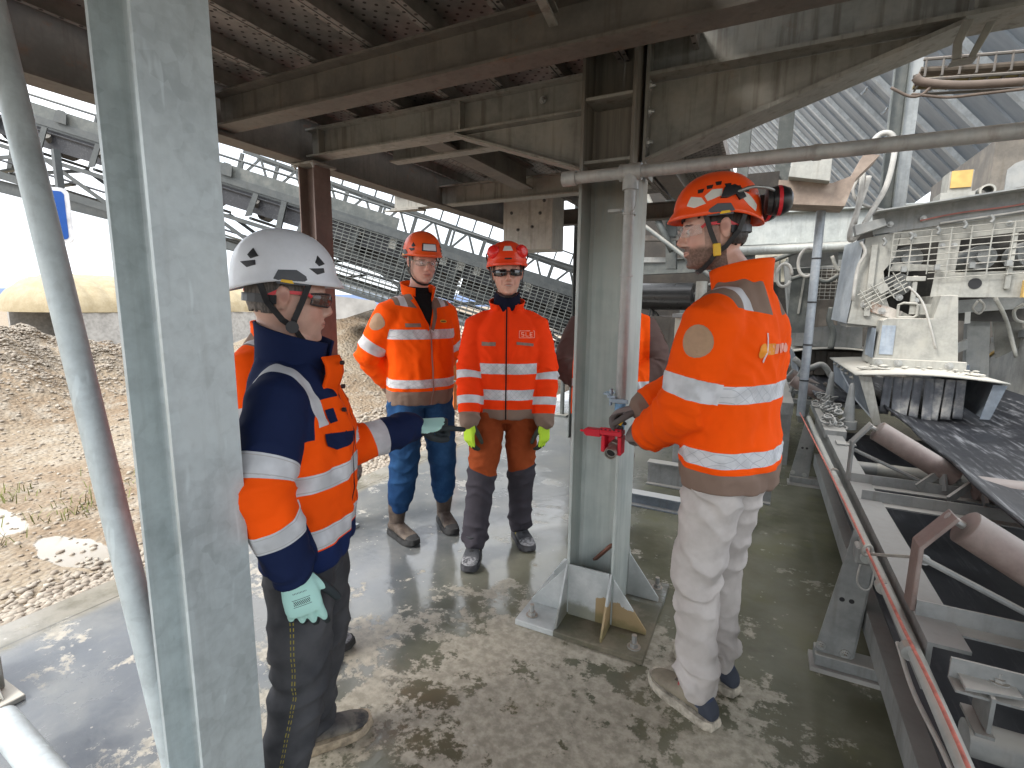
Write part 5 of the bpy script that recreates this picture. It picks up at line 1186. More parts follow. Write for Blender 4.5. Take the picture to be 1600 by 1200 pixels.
    MB().tube(spline([(.98,4.86,2.165),(1.2,4.855,2.205),(1.5,4.86,2.235),(1.8,4.855,2.29),(2.3,4.86,2.34)],5), .006, 6).build('cable', plain('dusty red cable', (.32,.13,.11), .7), b)
    MB().tube(spline([(1.1,4.86,2.14),(1.4,4.855,2.175),(1.7,4.86,2.215),(2.2,4.86,2.27)],5), .006, 6).build('cable', MT['cable'], b)
    bolts([(.80,4.868,2.15),(1.0,4.868,2.18)], (0,-1,0), .014, b)
    mb = MB(); mb.box((1.10,4.95,2.30),(1.30,5.15,2.37)); mb.box((1.14,4.96,2.371),(1.28,5.14,2.52)); mb.build('block', W, b); MB().box((1.15,4.945,2.40),(1.27,4.958,2.52)).build('ochre_face', MT['ochre'], b)
    mb = MB(); mb.tube([(1.36,4.92,2.36),(1.42,5.3,2.40)], .04, 18, cap=False); mb.build('pipe_end', MT['dustwhite'], b, solid=.012)
    mb = MB(); mb.prism([(1.46,4.95,2.36),(1.57,4.95,2.38),(1.60,4.95,2.58),(1.50,4.95,2.54),(1.46,4.95,2.50)], (0,.012,0)); mb.prism([(1.72,4.95,2.40),(1.79,4.95,2.41),(1.85,4.95,2.76),(1.78,4.95,2.76)], (0,.02,0)); mb.tube([(1.56,4.95,2.53),(1.74,4.95,2.56)], .018, 10); mb.build('lifting_lugs', MT['dustgrey'], b)
    # right hand white chute with ochre seams
    q = thing('white_chute', (1.9,5.5,.8), 'off white hopper shaped chute with ochre stained seams at the right edge', 'chute')
    P = [ox(a, c_, 1.9) for a, c_ in ((1498,575),(1500,560),(1552,528),(1640,505),(1640,640),(1540,618))]
    mb = MB(); mb.prism(P, (.9,0,0)); mb.build('body', metal('off white sheet', (.38,.38,.36), dust=(.42,.40,.34), dustamt=.4, met=.05, rough=.7), q, bev=.004)
    mb = MB(); mb.tube([ox(1528,578,1.893), ox(1532,566,1.893), ox(1560,545,1.893), ox(1578,535,1.893)], .013, 6); mb.build('seam', MT['ochre'], q)
    mb = MB(); mb.prism([ox(a, c_, 1.88) for a, c_ in ((1548,527),(1640,505),(1640,520),(1548,535))], (.015,0,0)); mb.build('top_angle', MT['dustgrey'], q)
    for i in range(3): mb = MB(); a = ox(1565+22*i,632,1.85); mb.tube([a, a+Vector((0,.05,-.11)), a+Vector((0,-.10,-.16))], .008, 6); mb.build('wire_hook', MT['dustgrey'], q)
    # cone markers and clamp chains beside the hood
    for x, y_ in ((.60,4.30),(.545,5.0)):
        r = thing('tapered_post', (x,y_,.70), 'dusty tapered post in front of the hood' if y_ < 4.5 else 'dusty tapered post beside the rear end of the hood', 'post', 'tapered posts by the hood')
        MB().tube([(x,y_,.70),(x,y_,.96),(x,y_,.975)], [.040,.017,.010], 16).build('cone', MT['dustgrey'], r, autosm=True); MB().tube([(x,y_,.64),(x,y_,.70)], .056, 16).build('base', MT['dustgrey'], r, autosm=True)
    ch = MB(); random.seed(3)
    for i in range(46):
        p = Vector((.50+random.uniform(-.06,.07), 4.05+random.random()*1.1, .70+random.uniform(-.02,.09))); p.z -= max(0, 4.25-p.y)*.3
        ax = Vector((random.uniform(-1,1),random.uniform(-1,1),random.uniform(-.5,.5))).normalized(); bx = ax.orthogonal().normalized()
        ch.tube([p+ax*math.cos(a)*.034+bx*math.sin(a)*.020 for a in [2*math.pi*j/12 for j in range(13)]], .007, 6, cap=False)
    c3 = thing('clamp_chains', (.5,4.5,.68), 'heap of dusty chain links along the hood side', 'chain'); o = ch.build('links', MT['dustgrey'], c3, smooth=True); o['kind'] = 'stuff'
    MB().box((.43,4.0,.62),(.56,5.2,.675)).build('tray', MT['dustgrey'], c3)
hood()

def right_back():
    D, W, G = MT['trussdark'], MT['dustwhite'], MT['dustgrey']
    # upright conduit with bend, standing at the far end of the conveyor
    t = thing('conduit_pipe', (.335,4.85,.62), 'blue grey vertical conduit pipe with black ties behind the man with ear muffs', 'pipe')
    MB().tube([(.335,4.85,.60)]+[(.332,4.85,2.28)]+arc((.272,4.85,2.29), X, Z, .06, 0, math.pi/2, 6)+[(.22,4.85,2.36)], .033, 16).build('pipe', metal('blue grey pipe', (.27,.30,.33), dust=(.40,.38,.35), dustamt=.35, met=.25), t, autosm=True)
    for z in (.9,1.2,1.55,1.9): MB().tube([(.334,4.85,z),(.334,4.85,z+.012)], .036, 16).build('cable_tie', MT['black'], t)
    t = thing('light_housing', (.2,4.5,2.4), 'off white angled cover plate with dusty brown underside over the conduit pipe', 'cover')
    a = [oy(*p, 4.5) for p in ((1238,248),(1301,244),(1297,283),(1232,276))]; MB().prism(a, (0,.25,0)).build('cover', MT['dustwhite'], t, bev=.003)
    b = [oy(*p, 4.6) for p in ((1217,281),(1300,286),(1330,275),(1350,240),(1375,242),(1338,278),(1320,322),(1213,318))]; MB().prism(b, (0,.30,0)).build('underside', metal('caked brown dust', (.26,.205,.165), dust=(.42,.37,.31), dustamt=.5, rough=.9, met=0), t)
    # H post standing on the cable channel
    t = thing('steel_post', (.84,5.2,2.1), 'pale galvanised double channel post above the machine casing', 'post')
    mb = MB(); mb.cchan((.80,5.2,2.1),(.80,5.2,3.7), .10, -.06, up=(1,0,0)); mb.build('channel', MT['trussdark'], t); mb = MB(); mb.box((.845,5.17,2.1),(.935,5.23,3.7)); mb.build('channel', metal('post galvanising', (.24,.255,.255), dust=(.27,.26,.24), dustamt=.3, met=.2), t)
    for i, pts in enumerate(([(1335,350),(1345,300),(1352,245),(1372,212),(1393,210),(1398,235),(1385,290),(1362,330),(1336,372),(1328,365),(1350,300),(1358,275)], [(1358,240),(1340,280),(1333,300),(1345,318),(1385,330)])):
        t = thing('cable_loop', (.7,5.0,2.3), ['thick pale cable hanging in a big loop left of the galvanised post','thin pale cable sagging across behind the big cable loop'][i], 'cable')
        MB().tube(spline([oy(*p, 5.0+.02*i) for p in pts], 6), .020 if i == 0 else .012, 10).build('cable', MT['cable'], t, smooth=True)
    for i, pts in enumerate(([(1392,137),(1420,150),(1440,148),(1460,130)], [(1425,147),(1480,152),(1530,147),(1600,139)], [(1430,120),(1442,128),(1500,133),(1600,128)])):
        t = thing('overhead_cable', oy(*pts[1], 3.4), ['short dusty cable drooping from the top of the galvanised post','long thin dusty cable sagging below the big beam','brown bundled cable right under the big beam'][i], 'cable')
        MB().tube(spline([oy(*p, 3.4) for p in pts], 6), .007 if i < 2 else .02, 8).build('cable', plain('brown dusty cable', (.13,.10,.08), .8), t, smooth=True)
    t = thing('cable_tray', (.7,3.6,2.5), 'brown wire cable tray full of cables under the big beam at the right', 'cable tray')
    mb = MB()
    for k, (x0_, y0_) in enumerate(((0,0),(.22,0),(0,.10),(.22,.10))): mb.tube([oy(1440,118,3.6)+Vector((0,x0_,y0_-.02)), oy(1640,104,3.6)+Vector((0,x0_,y0_-.02))], .008, 6)
    for i in range(8): p = oy(1445+27*i, 118-2*i, 3.6); mb.tube([p+Vector((0,0,.09)), p, p+Vector((0,.22,0)), p+Vector((0,.22,.09))], .006, 6)
    mb.build('wire_frame', MT['brown'], t)
    for i in range(5): p = oy(1440,112+i*2,3.6)+Vector((0,.03+.04*i,.02)); q = oy(1640,100+i*2,3.6)+Vector((0,.03+.04*i,.02)); MB().tube([p,(p+q)/2+Vector((0,.01,.02*math.sin(i*3))),q], .016, 8).build('cable', plain('tray cable', (.10+.05*(i%3),.08+.04*(i%3),.06+.03*(i%2)), .8), t)
    # sheet clad gallery roof in the background
    t = thing('clad_gallery', (2.2,9,3.4), 'blue grey ribbed sheet cladding sloping across the background above the machines', 'cladding')
    s = rad(49); dx, dz = -math.cos(s), math.sin(s); e = Vector((2.25,0,3.42)); Ln = 9
    nrm = Vector((-dz,0,dx)); 
    mb = MB(); a = e+Y*4.6; b_ = e+Y*26; mb.prism([a, b_, b_+Vector((dx,0,dz))*Ln, a+Vector((dx,0,dz))*Ln], Vector((dz,0,-dx))*.03); mb.build('sheet', MT['clad'], t)
    for i in range(20):
        y = 4.95+1.02*i; p = e+Y*y+nrm*.0; q = p+Vector((dx,0,dz))*Ln
        mb = MB(); mb.sect([(-.07,0),(-.045,.055),(.045,.055),(.07,0)], p, q, up=nrm); mb.build('rib', MT['cladrib'], t)
        mb = MB(); mb.sect([(-.05,0),(-.04,.02),(.04,.02),(.05,0)], p+Y*.5, q+Y*.5, up=nrm); mb.build('rib', MT['clad'], t)
    for i in range(7):
        p = e+Y*9.4+Vector((dx,0,dz))*(.9+.42*i)+nrm*.08; mb = MB(); mb.bar(p-Y*.12, p+Y*.12, .02, .02); mb.bar(p, p+nrm*.07, .03, .03, up=Y); mb.build('clip', MT['cladrib'], t)
    # big grey beams and pipes behind
    def bm(name, p, q, h, w, m, label, cat='beam', kind='i'):
        t = thing(name, (Vector(p)+Vector(q))/2, label, cat); mb = MB()
        if kind == 'i': mb.ibeam(p, q, h, w)
        elif kind == 't': mb.tube([p, q], h/2, 14)
        elif kind == 'b': mb.box(p, q)
        mb.build({'i':'beam','t':'pipe','b':'body'}[kind], m, t, autosm=(kind == 't'))
    bm('steel_beam', (-.6,6,2.31),(2.6,6,2.31), .32, .16, MT['galv2'], 'grey steel beam crossing behind the helmet with ear muffs')
    bm('steel_beam', (-2.2,8.2,2.1),(2.6,8.2,2.25), .22, .14, D, 'dark steel beam farther back behind the bearded man')
    bm('steel_beam', (-1.2,6.6,3.0),(-1.2,12,3.0), .24, .14, D, 'dark beam running away above the column base gap')
    bm('steel_pipe', (-.5,5.6,2.06),(.72,5.6,2.07), .09, 0, MT['galv2'], 'blue grey horizontal pipe behind the bearded man', 'pipe', 't')
    bm('steel_brace', (-.6,6.2,1.75),(.35,5.9,2.12), .05, 0, D, 'thin slanting brace below the grey beam', 'brace', 't')
    bm('steel_brace', (-1.9,6.9,2.85),(-.45,5.6,1.75), .05, 0, D, 'slanting tube beside the face of the bearded man', 'brace', 't')
    bm('steel_column', (-.05,9,0),(.15,9.2,5.5), 0, 0, MT['trussdark'], 'pale column far behind the orange helmet top', 'column', 'b')
    bm('steel_column', (-.50,7.6,0),(-.36,7.75,4.2), 0, 0, D, 'dark column far behind the steel column in the middle', 'column', 'b')
    bm('steel_column', (.50,7.6,0),(.62,7.75,2.5), 0, 0, D, 'grey column behind the vertical conduit pipe', 'column', 'b')
    bm('screen_box', (1.72,6.2,.4),(4.2,8.2,3.02), 0, 0, metal('brown grey machine plate', (.16,.145,.125), dust=(.26,.225,.18), dustamt=.6, rough=.8, met=0, streak=.6, rust=.1), 'brown grey box shaped screening machine at the right edge under the cladding', 'machine', 'b')
    bm('dark_backing_box', (-1.9,8.7,-.1),(.02,10,3.5), 0, 0, metal('dark interior backing', (.05,.045,.04), dust=(.10,.085,.07), dustamt=.5, rough=.9, met=0, streak=.9), 'dark box added for the shaded plant interior far behind the bearded man', 'backdrop', 'b')  # added dark box, stands for the unlit interior of the plant
    bm('backing_wall', (-1.8,11.2,-.1),(8,11.4,2.6), 0, 0, metal('dark backing wall', (.11,.10,.088), dust=(.24,.21,.17), dustamt=.5, rough=.9, met=0, streak=.9), 'dark backing wall added for the shaded plant interior far behind the machines', 'wall', 'b')  # added dark backing closes the view like a shaded interior
    # second transfer point, farther along
    t = thing('transfer_hood', (.4,7.2,.7), 'dusty brown hood with dark opening farther back, seen left of the pale chute', 'hood')
    mb = MB(); mb.sheet(lambda i, j: (.32+.92*j/10, 6.6+i*.5, 1.02+.05*math.sin(math.pi*j/10)), 3, 11); mb.build('top_plate', W, t, smooth=True, solid=.012)
    MB().prism([(.32,6.62,1.01),(.32,7.6,1.01),(.36,7.6,.72),(.42,6.62,.70)], (.01,0,0)).build('side_plate', MT['dustblue'], t); MB().box((.34,7.5,.7),(1.22,7.52,1.05)).build('back_plate', MT['brown'], t)
    for i in range(6): MB().box((.44+.12*i,6.8+.02*(i % 2),.74),(.55+.12*i,6.808+.02*(i % 2),1.02)).build('rubber_strip', MT['brown'], t)
    t = thing('chute_box', (.5,7.2,1.1), 'grey dusty chute box with small mesh window behind the conduit pipe', 'chute')
    mb = MB(); mb.prism([(.30,6.8,1.07),(1.0,6.8,1.07),(.92,6.8,2.05),(.15,6.8,2.05)], (0,.7,0)); mb.build('body', G, t); mb = MB(); mb.box((.50,6.77,1.55),(.86,6.795,1.95)); mb.build('opening', MT['brown'], t)
    mb = MB()
    for i in range(9): mb.tube([(.48+.05*i,6.755,1.52),(.48+.05*i,6.755,1.98)], .004, 6)
    for i in range(12): mb.tube([(.47,6.75,1.53+.04*i),(.89,6.75,1.53+.04*i)], .004, 6)
    mb.build('wire_mesh', W, t)
    t = thing('slanted_bar', (-.05,6.3,1.7), 'pale slanted flat bar beside the orange jacket collar', 'bar'); MB().bar(oy(1247,490,6.3), oy(1257,432,6.3), .05, .02).build('bar', W, t)
    for k, (px, py, rr, lab) in enumerate(((1262,410,.12,'coiled grey hose loop hung on the conduit pipe'),(1225,430,.10,'round grey cable coil hung behind the orange jacket'))):
        t = thing('hose_coil', oy(px,py,5.2), lab, 'hose'); c = oy(px, py, 5.2); MB().tube([c+X*math.cos(a)*rr*.6+Z*math.sin(a)*rr for a in [2*math.pi*i/24 for i in range(23)]], .014, 8).build('hose', MT['cable'], t, smooth=True)
    # low conveyor stringer of the second line and clutter at ground level
    t = thing('belt_conveyor', (.1,6,0), 'second dusty conveyor line farther back with brown rollers', 'conveyor')
    for x in (.20, 1.3): MB().box((x,5.1,.55),(x+.09,9.5,.66)).build('side_rail', G, t)
    for y in (5.5,6.1): 
        MB().tube([(.28,y,.82),(.62,y,.64)], .055, 16).build('roller', MT['roller'], t, autosm=True); MB().tube([(.20,y,.66),(.20,y,.80),(.28,y,.92)], .012, 8).build('bracket', G, t); MB().box((.2,y-.03,.60),(1.3,y+.03,.64)).build('cross_bar', G, t)
    MB().sheet(lambda i, j: (.45+.15*j, 5.1+.4*i, .74-.04*math.sin(math.pi*j/5)), 12, 6).build('belt', MT['rubber'], t, smooth=True, solid=.012)
    for y in (5.4, 8.5): MB().box((.2,y,0),(.30,y+.08,.55)).build('leg', G, t)
    t = thing('drive_drum', (-1.1,5.9,1.6), 'dark shiny drive drum behind the centre column', 'drum')
    MB().tube([(-1.55,6.0,1.62),(-.72,5.9,1.62)], .15, 24).build('shell', plain('dark glossy drum', (.03,.03,.03), .3), t, autosm=True); MB().tube([(-.72,5.9,1.62),(-.55,5.88,1.62)], .05, 14).build('shaft', MT['rolldark'], t, autosm=True)
    MB().box((-1.5,5.7,.9),(-.7,6.2,1.40)).build('bearing_frame', MT['brown'], t)
    t = thing('control_cabinet', (-.45,4.4,1.0), 'cream coloured control cabinet with a label behind the brown sleeve', 'cabinet')
    MB().box((-.66,4.3,.95),(-.22,4.6,1.42)).build('casing', plain('cream sheet', (.48,.47,.40), .55, var=.12), t, bev=.006); MB().box((-.55,4.293,1.2),(-.45,4.298,1.28)).build('label', MT['white'], t); MB().box((-.68,4.28,1.42),(-.2,4.6,1.45)).build('lid', MT['dustgrey'], t); MB().box((-.62,4.35,0),(-.56,4.5,.95)).build('leg', MT['dustgrey'], t); MB().box((-.32,4.35,0),(-.26,4.5,.95)).build('leg', MT['dustgrey'], t)
    t = thing('standpipe', (-.58,5.0,1.0), 'pale vertical pipe stub beside the beard of the nearest man', 'pipe'); MB().tube([(-.55,5.0,.0),(-.55,5.0,1.74)], .05, 16).build('pipe', metal('pale pipe', (.42,.42,.38), dustamt=.3, met=.1), t, autosm=True)
    for k, (y, z, hgt, lab) in enumerate(((3.72,.0,.10,'low blue grey steel skid beam on the floor between column and trousers, the front one'),(4.25,.0,.20,'low grey steel skid beam farther back on the floor behind the column'),(5.6,0,.5,'grey concrete machine plinth behind the column foot'))):
        t = thing('skid_beam' if k < 2 else 'plinth', (-.6,y,z), lab, 'beam' if k < 2 else 'plinth'); mb = MB(); 
        if k < 2: mb.ibeam((-.90+.1*k,y,hgt/2+.002),(.05+.1*k,y-.02,hgt/2+.002), hgt, .10)
        else: mb.box((-1.5,y,.002),(.1,y+1,hgt))
        mb.build('body', MT['dustblue'] if k == 0 else G, t)
right_back()

def clutter():
    """small fittings the machines are covered with"""
    by = {o.name: o for o in COL.objects if o.parent is None}
    k = by['crusher_casing']; W, G, D, R2 = MT['dustwhite'], MT['dustgrey'], MT['trussdark'], MT['brown']
    def tube(pts, r, m, y, name='pipe', par=k): MB().tube(spline([oy(*p, y) for p in pts], 5), r, 8).build(name, m, par, smooth=True)
    def quad(pts, d, m, y, name='plate', par=k): MB().prism([oy(*p, y) for p in pts], (0, d, 0)).build(name, m, par, bev=.0015)
    # frame and pipes under the casing, left of the white chute
    quad([(1490,470),(1600,462),(1600,482),(1490,490)], .05, G, 5.3); quad([(1512,482),(1548,480),(1545,590),(1508,592)], .08, G, 5.4, 'post')
    quad([(1548,480),(1596,470),(1600,540),(1556,560)], .02, W, 5.6); quad([(1475,545),(1512,530),(1512,545),(1478,560)], .04, G, 5.3); quad([(1480,575),(1515,570),(1515,600),(1484,604)], .3, MT['dustblue'], 5.3, 'drum_end')
    tube([(1555,465),(1572,500),(1588,558)], .014, W, 5.2, 'tie_rod'); tube([(1600,475),(1585,485),(1588,500),(1605,505)], .012, W, 5.1, 'hook'); tube([(1530,468),(1538,478),(1530,490),(1520,482),(1528,470)], .008, MT['cable'], 5.1, 'cable')
    quad([(1508,488),(1517,487),(1516,505),(1507,506)], .01, MT['white'], 5.2, 'tag_plate')
    # ribs, straps and lugs on the front of the casing
    for x0, z0, x1, z1 in ((.70,1.45,.74,2.0),(1.52,1.66,1.55,2.05),(1.86,1.66,1.89,2.08)): MB().box((x0,4.87,z0),(x1,4.897,z1)).build('rib', W, k, bev=.002)
    for i in range(7): MB().box((.90+.2*i,4.83,1.79+.01*i),(.93+.2*i,4.87,1.83+.01*i)).build('mesh_clip', G, k)
    for i in range(5): tube([(1380+42*i,372-9*i),(1384+42*i,378-9*i),(1380+42*i,384-9*i)], .010, G, 4.84, 'hook')
    tube([(1345,378),(1352,395),(1340,420),(1332,470)], .012, MT['cable'], 4.85, 'cable'); tube([(1420,448),(1440,470),(1452,505),(1462,545)], .008, MT['cable'], 4.66, 'cable')
    quad([(1335,352),(1382,340),(1386,352),(1338,368)], .10, G, 4.8, 'corner_bracket')
    for i, (a, b_) in enumerate(((1350,476),(1378,486),(1430,470),(1405,465))): MB().hexbolt(oy(a, b_, 4.88), (0,-1,0), .016, .012).build('bolt', MT['bolt'], k)
    # lumps of caked stone dust lying on ledges
    def lump(c, r, n, par):
        mb = MB()
        for _ in range(n):
            p = Vector((min(1.34,max(.66,c[0]+random.gauss(0, r))), c[1]+random.gauss(0, r*.5), c[2])); q = random.uniform(.006,.017); mb.add(*blob(p, q*1.6, q*1.4, q*.5))
        o = mb.build('dust_lumps', MT['dustwhite'], par, smooth=True); o['kind'] = 'stuff'
    random.seed(5); lump((.72,4.5,1.075), .05, 26, by['transfer_hood']); lump((1.25,4.5,1.07), .10, 36, by['transfer_hood']); lump((.95,4.60,1.085), .16, 30, by['transfer_hood'])
    # behind the upright conduit: hoses, plates and small frames of the second line
    c = by['chute_box']
    q2 = lambda pts, d, m, y, name='plate': quad(pts, d, m, y, name, c); t2 = lambda pts, r, m, y, name='pipe': tube(pts, r, m, y, name, c)
    q2([(1238,420),(1268,418),(1262,520),(1228,520)], .06, D, 6.3); q2([(1232,392),(1310,388),(1310,412),(1232,418)], .10, G, 6.3, 'beam'); q2([(1272,470),(1312,466),(1308,508),(1268,512)], .05, R2, 6.4); q2([(1228,345),(1262,343),(1262,384),(1228,384)], .05, MT['galv2'], 6.4)
    t2([(1300,480),(1296,500),(1302,520),(1298,545)], .03, D, 6.2); t2([(1236,436),(1262,430),(1290,440),(1310,430)], .022, D, 6.1, 'hose'); t2([(1240,560),(1262,575),(1285,570),(1300,590)], .03, G, 6.0, 'hose'); t2([(1232,620),(1240,600),(1252,580),(1256,560)], .018, G, 5.8, 'bracket'); t2([(1300,400),(1308,420),(1320,425)], .016, W, 5.6, 'hook')
    for i in range(6): t2([(1232+14*i,598+4*(i%2)),(1240+14*i,612),(1236+14*i,628)], .016, (G, R2, D)[i % 3], 5.9, 'bracket')
    q2([(1180,392),(1236,386),(1236,398),(1180,404)], .06, plain('cream sheet light', (.45,.42,.34), .8), 7.2, 'cover'); q2([(1178,408),(1232,402),(1230,440),(1178,442)], .08, plain('cream panel', (.40,.38,.31), .8), 7.4, 'cover')
    for i in range(5): q2([(1184+11*i,404),(1187+11*i,404),(1187+11*i,444),(1184+11*i,444)], .02, D, 7.1, 'bar')
    # under the platform, behind the centre column
    h = by['dark_backing_box']; q3 = lambda pts, d, m, y, name='plate': quad(pts, d, m, y, name, h)
    for j, (a, b_, cc, dd, m) in enumerate(((1004,330,1060,342,D),(1000,368,1090,376,R2),(1002,402,1050,410,G),(1004,520,1060,548,G),(1010,556,1050,600,R2),(1040,300,1056,420,D),(1062,452,1082,520,D),(1002,610,1040,640,D))): q3([(a,b_),(cc,b_),(cc,dd),(a,dd)], .12, m, 6.6+.2*(j % 4), ('beam','plate','bracket')[j % 3])
    MB().tube([oy(1006,298,6.8), oy(1050,392,6.6)], .04, 10).build('pipe', D, h, smooth=True); MB().tube([oy(1008,560,5.4), oy(1050,590,5.4)], .03, 10).build('pipe', G, h, smooth=True)
    for i in range(8): MB().tube(spline([oy(1010+5*i,470+6*i,6.0), oy(1016+5*i,485+5*i,5.9), oy(1008+6*i,505+4*i,5.9)],4), .012, 6).build('hose', MT['cableblack'] if i % 2 else D, h, smooth=True)
clutter()

# ---------------------------------------------------------------- inclined conveyors on the left
def truss(name, label, A, B_, h, w, bay, lod=1, rail=True, plate=True, m=None):
    m = m or MT['truss']; t = thing(name, A, label, 'conveyor'); d = B_-A; Ln = d.length; d.normalize()
    n = Vector((-d.y, d.x, 0)).normalized()
    if n.dot(A) < 0: n = -n
    u = d.cross(n); u = u if u.z > 0 else -u
    P = lambda s, k, v: A+d*s+n*k+u*v
    ch = .125 if lod else .085
    for k in (0, w):
        for v in (0, -h): MB().cchan(P(0,k,v), P(Ln,k,v), ch, .05*(1 if k else -1), up=u).build('chord', m, t)
    if lod:
        MB().bar(P(0,.02,-h*.55), P(Ln,.02,-h*.55), .05, .07, up=u).build('mid_chord', m, t)
        MB().bar(P(0,w*.9,-h*.55), P(Ln,w*.9,-h*.55), .05, .07, up=u).build('mid_chord', m, t)
    nb = int(Ln/bay)
    for i in range(nb+1):
        s = i*bay
        for k in ((0, w) if lod else (0,)):
            MB().bar(P(s,k,-.06), P(s,k,-h+.04), .05, .09, up=d).build('truss_post', m, t)
            if i < nb:
                MB().bar(P(s+.06,k+.01,-h+.04), P(s+bay/2,k+.01,-h*.52 if lod else -.03), .03, .06, up=u).build('diagonal', m, t)
                MB().bar(P(s+bay-.06,k+.01,-h+.04), P(s+bay/2,k+.01,-h*.52 if lod else -.03), .03, .06, up=u).build('diagonal', m, t)
        if lod: MB().bar(P(s,0,-h), P(s,w,-h), .05, .06).build('floor_bar', m, t)
    if lod:
        b = MB(); b.sheet(lambda i, j: P(Ln*i/30, .06+(w-.12)*j/6, -.14-.15*math.sin(math.pi*j/6)), 31, 7); b.build('belt', MT['rubber_clean'], t, smooth=True, solid=.02)
        b = MB(); b.sheet(lambda i, j: P(Ln*i/10, .12+(w-.24)*j/2, -h*.78), 11, 3); b.build('return_belt', MT['rubber_clean'], t, solid=.02)
        for i in range(int(Ln/.9)):
            s = .5+.9*i; r = MB(); r.tube([P(s,.05,-.20), P(s,w*.35,-.40)], .06, 10); r.build('roller', MT['rolldark'], t, autosm=True)
            MB().tube([P(s,w*.36,-.41), P(s,w*.64,-.41)], .06, 10).build('roller', MT['rolldark'], t, autosm=True)
            MB().tube([P(s,w*.65,-.40), P(s,w-.05,-.20)], .06, 10).build('roller', MT['rolldark'], t, autosm=True)
            MB().prism([P(s-.03,-.03,-.08), P(s+.06,-.03,-.08), P(s+.02,-.03,-.45), P(s-.09,-.03,-.5)], n*.02).build('idler_bracket', m, t)
            MB().bar(P(s,0,-.50), P(s,w,-.50), .05, .05, up=u).build('idler_bar', m, t)
            MB().bar(P(s+.2,w*.5,-h*.80), P(s-.25,w*.5,-h*.99), .04, .09, up=n).build('return_hanger', MT['trussdark'], t)
    if lod: 
        for sa, sb_ in ((Ln*.50,Ln*.72),(Ln*.725,Ln)): b = MB(); b.prism([P(sa,.55,-.30), P(sb_,.55,-.30), P(sb_,.55,-h*.80), P(sa,.55,-h*.66)], n*.01); b.build('sky_blocking_sheet', MT['rolldark'], t)  # added dark sheets that block the sky behind the belt
        b = MB(); b.prism([P(0,.10,-.09), P(Ln,.10,-.09), P(Ln,.10,-.40), P(0,.10,-.40)], n*.012); b.build('dark_skirt', MT['rubber_clean'], t)
        b = MB(); b.prism([P(0,w+.06,-.02), P(Ln,w+.06,-.02), P(Ln,w+.72,-.02), P(0,w+.72,-.02)], u*.04); b.build('walkway', MT['trussdark'], t)
        b = MB(); b.prism([P(Ln*.3,.15,-h*.86), P(Ln,.15,-h*.86), P(Ln,w-.1,-h*.9), P(Ln*.3,w-.1,-h*.9)], u*.02); b.build('spill_pan', MT['trussdark'], t)
    if plate: q = MB(); q.prism([P(0,.02,.06), P(Ln*.62,.02,.06), P(Ln*.62,.02,.25), P(0,.02,.25)], n*.03); q.build('side_cover', MT['trussdark'], t)
    if rail:
        MB().tube([P(0,w+.02,.46), P(Ln,w+.02,.46)], .022, 8).build('hand_rail', m, t)
        for i in range(nb*2+1): MB().bar(P(i*bay/2,w+.02,.02), P(i*bay/2,w+.02,.46), .04, .04, up=d).build('rail_post', m, t)
    return t, P, Ln
A, Bp = oc(-60, 150, 8.3), oc(1010, 487, 8.8)
t1, P1, L1 = truss('inclined_conveyor', 'grey inclined truss conveyor descending across the left background, the nearer one', A, Bp, 1.06, .95, 2.75)
for i, s in enumerate((1.55, 4.35)):
    mb = MB(); mb.prism([P1(s,-.03,.06), P1(s+.22,-.03,.06), P1(s+.20,-.03,.22), P1(s+.16,-.03,.26), P1(s+.06,-.03,.26), P1(s+.02,-.03,.22)], P1(0,-.02,0)-P1(0,0,0)); mb.build('bearing_plate', MT['truss'], t1)
# chain of white brackets under the belt and mesh guards
for i in range(9):
    s = 7.4+.30*i; MB().prism([P1(s,-.06,-.10), P1(s+.12,-.06,-.10), P1(s+.12,-.06,-.28), P1(s,-.06,-.28)], P1(0,.015,0)-P1(0,0,0)).build('white_bracket', MT['dustwhite'], t1)
def meshguard(s0, s1, v0, v1, k, label, st=.11, sv=.055):
    t = thing('conveyor_guard', P1(s0, k, v1), label, 'mesh guard', 'mesh guards on the left conveyor'); mb = MB()
    n = int((s1-s0)/st); m = int((v0-v1)/sv)
    for i in range(n+1): mb.tube([P1(s0+(s1-s0)*i/n, k, v0), P1(s0+(s1-s0)*i/n, k, v1)], .0085, 5)
    for j in range(m+1): mb.tube([P1(s0, k, v1+(v0-v1)*j/m), P1(s1, k, v1+(v0-v1)*j/m)], .0085, 5)
    mb.build('wire_mesh', MT['trussdark'], t)
    mb = MB(); mb.bar(P1(s0,k-.01,v0+.02), P1(s1,k-.01,v0+.02), .02, .10); mb.build('frame_bar', MT['truss'], t); mb = MB(); mb.bar(P1(s0,k-.01,v1-.02), P1(s1,k-.01,v1-.02), .02, .05); mb.build('frame_bar', MT['truss'], t)
meshguard(6.05, 7.75, -.06, -1.18, -.12, 'wire mesh guard panel beside the brown column on the left conveyor')
meshguard(7.80, 9.45, -.12, -1.40, -.14, 'wire mesh guard panel on the left conveyor between the two background men')
meshguard(9.5, 11.3, -.12, -1.50, -.16, 'wire mesh guard panel on the left conveyor next to the centre column')
MB().tube([P1(5.7,-.05,-1.13), P1(11,-.05,-1.13)], .055, 14).build('blue_grey_tube', metal('blue grey tube', (.33,.38,.43), dust=(.4,.38,.34), dustamt=.2, met=.2), t1, autosm=True)
A, Bp = oc(380, 236, 13.0), oc(1010, 462, 13.4)
truss('inclined_conveyor', 'thin pale lattice truss conveyor behind the nearer inclined conveyor', A, Bp, .72, .7, .95, lod=0, plate=False)
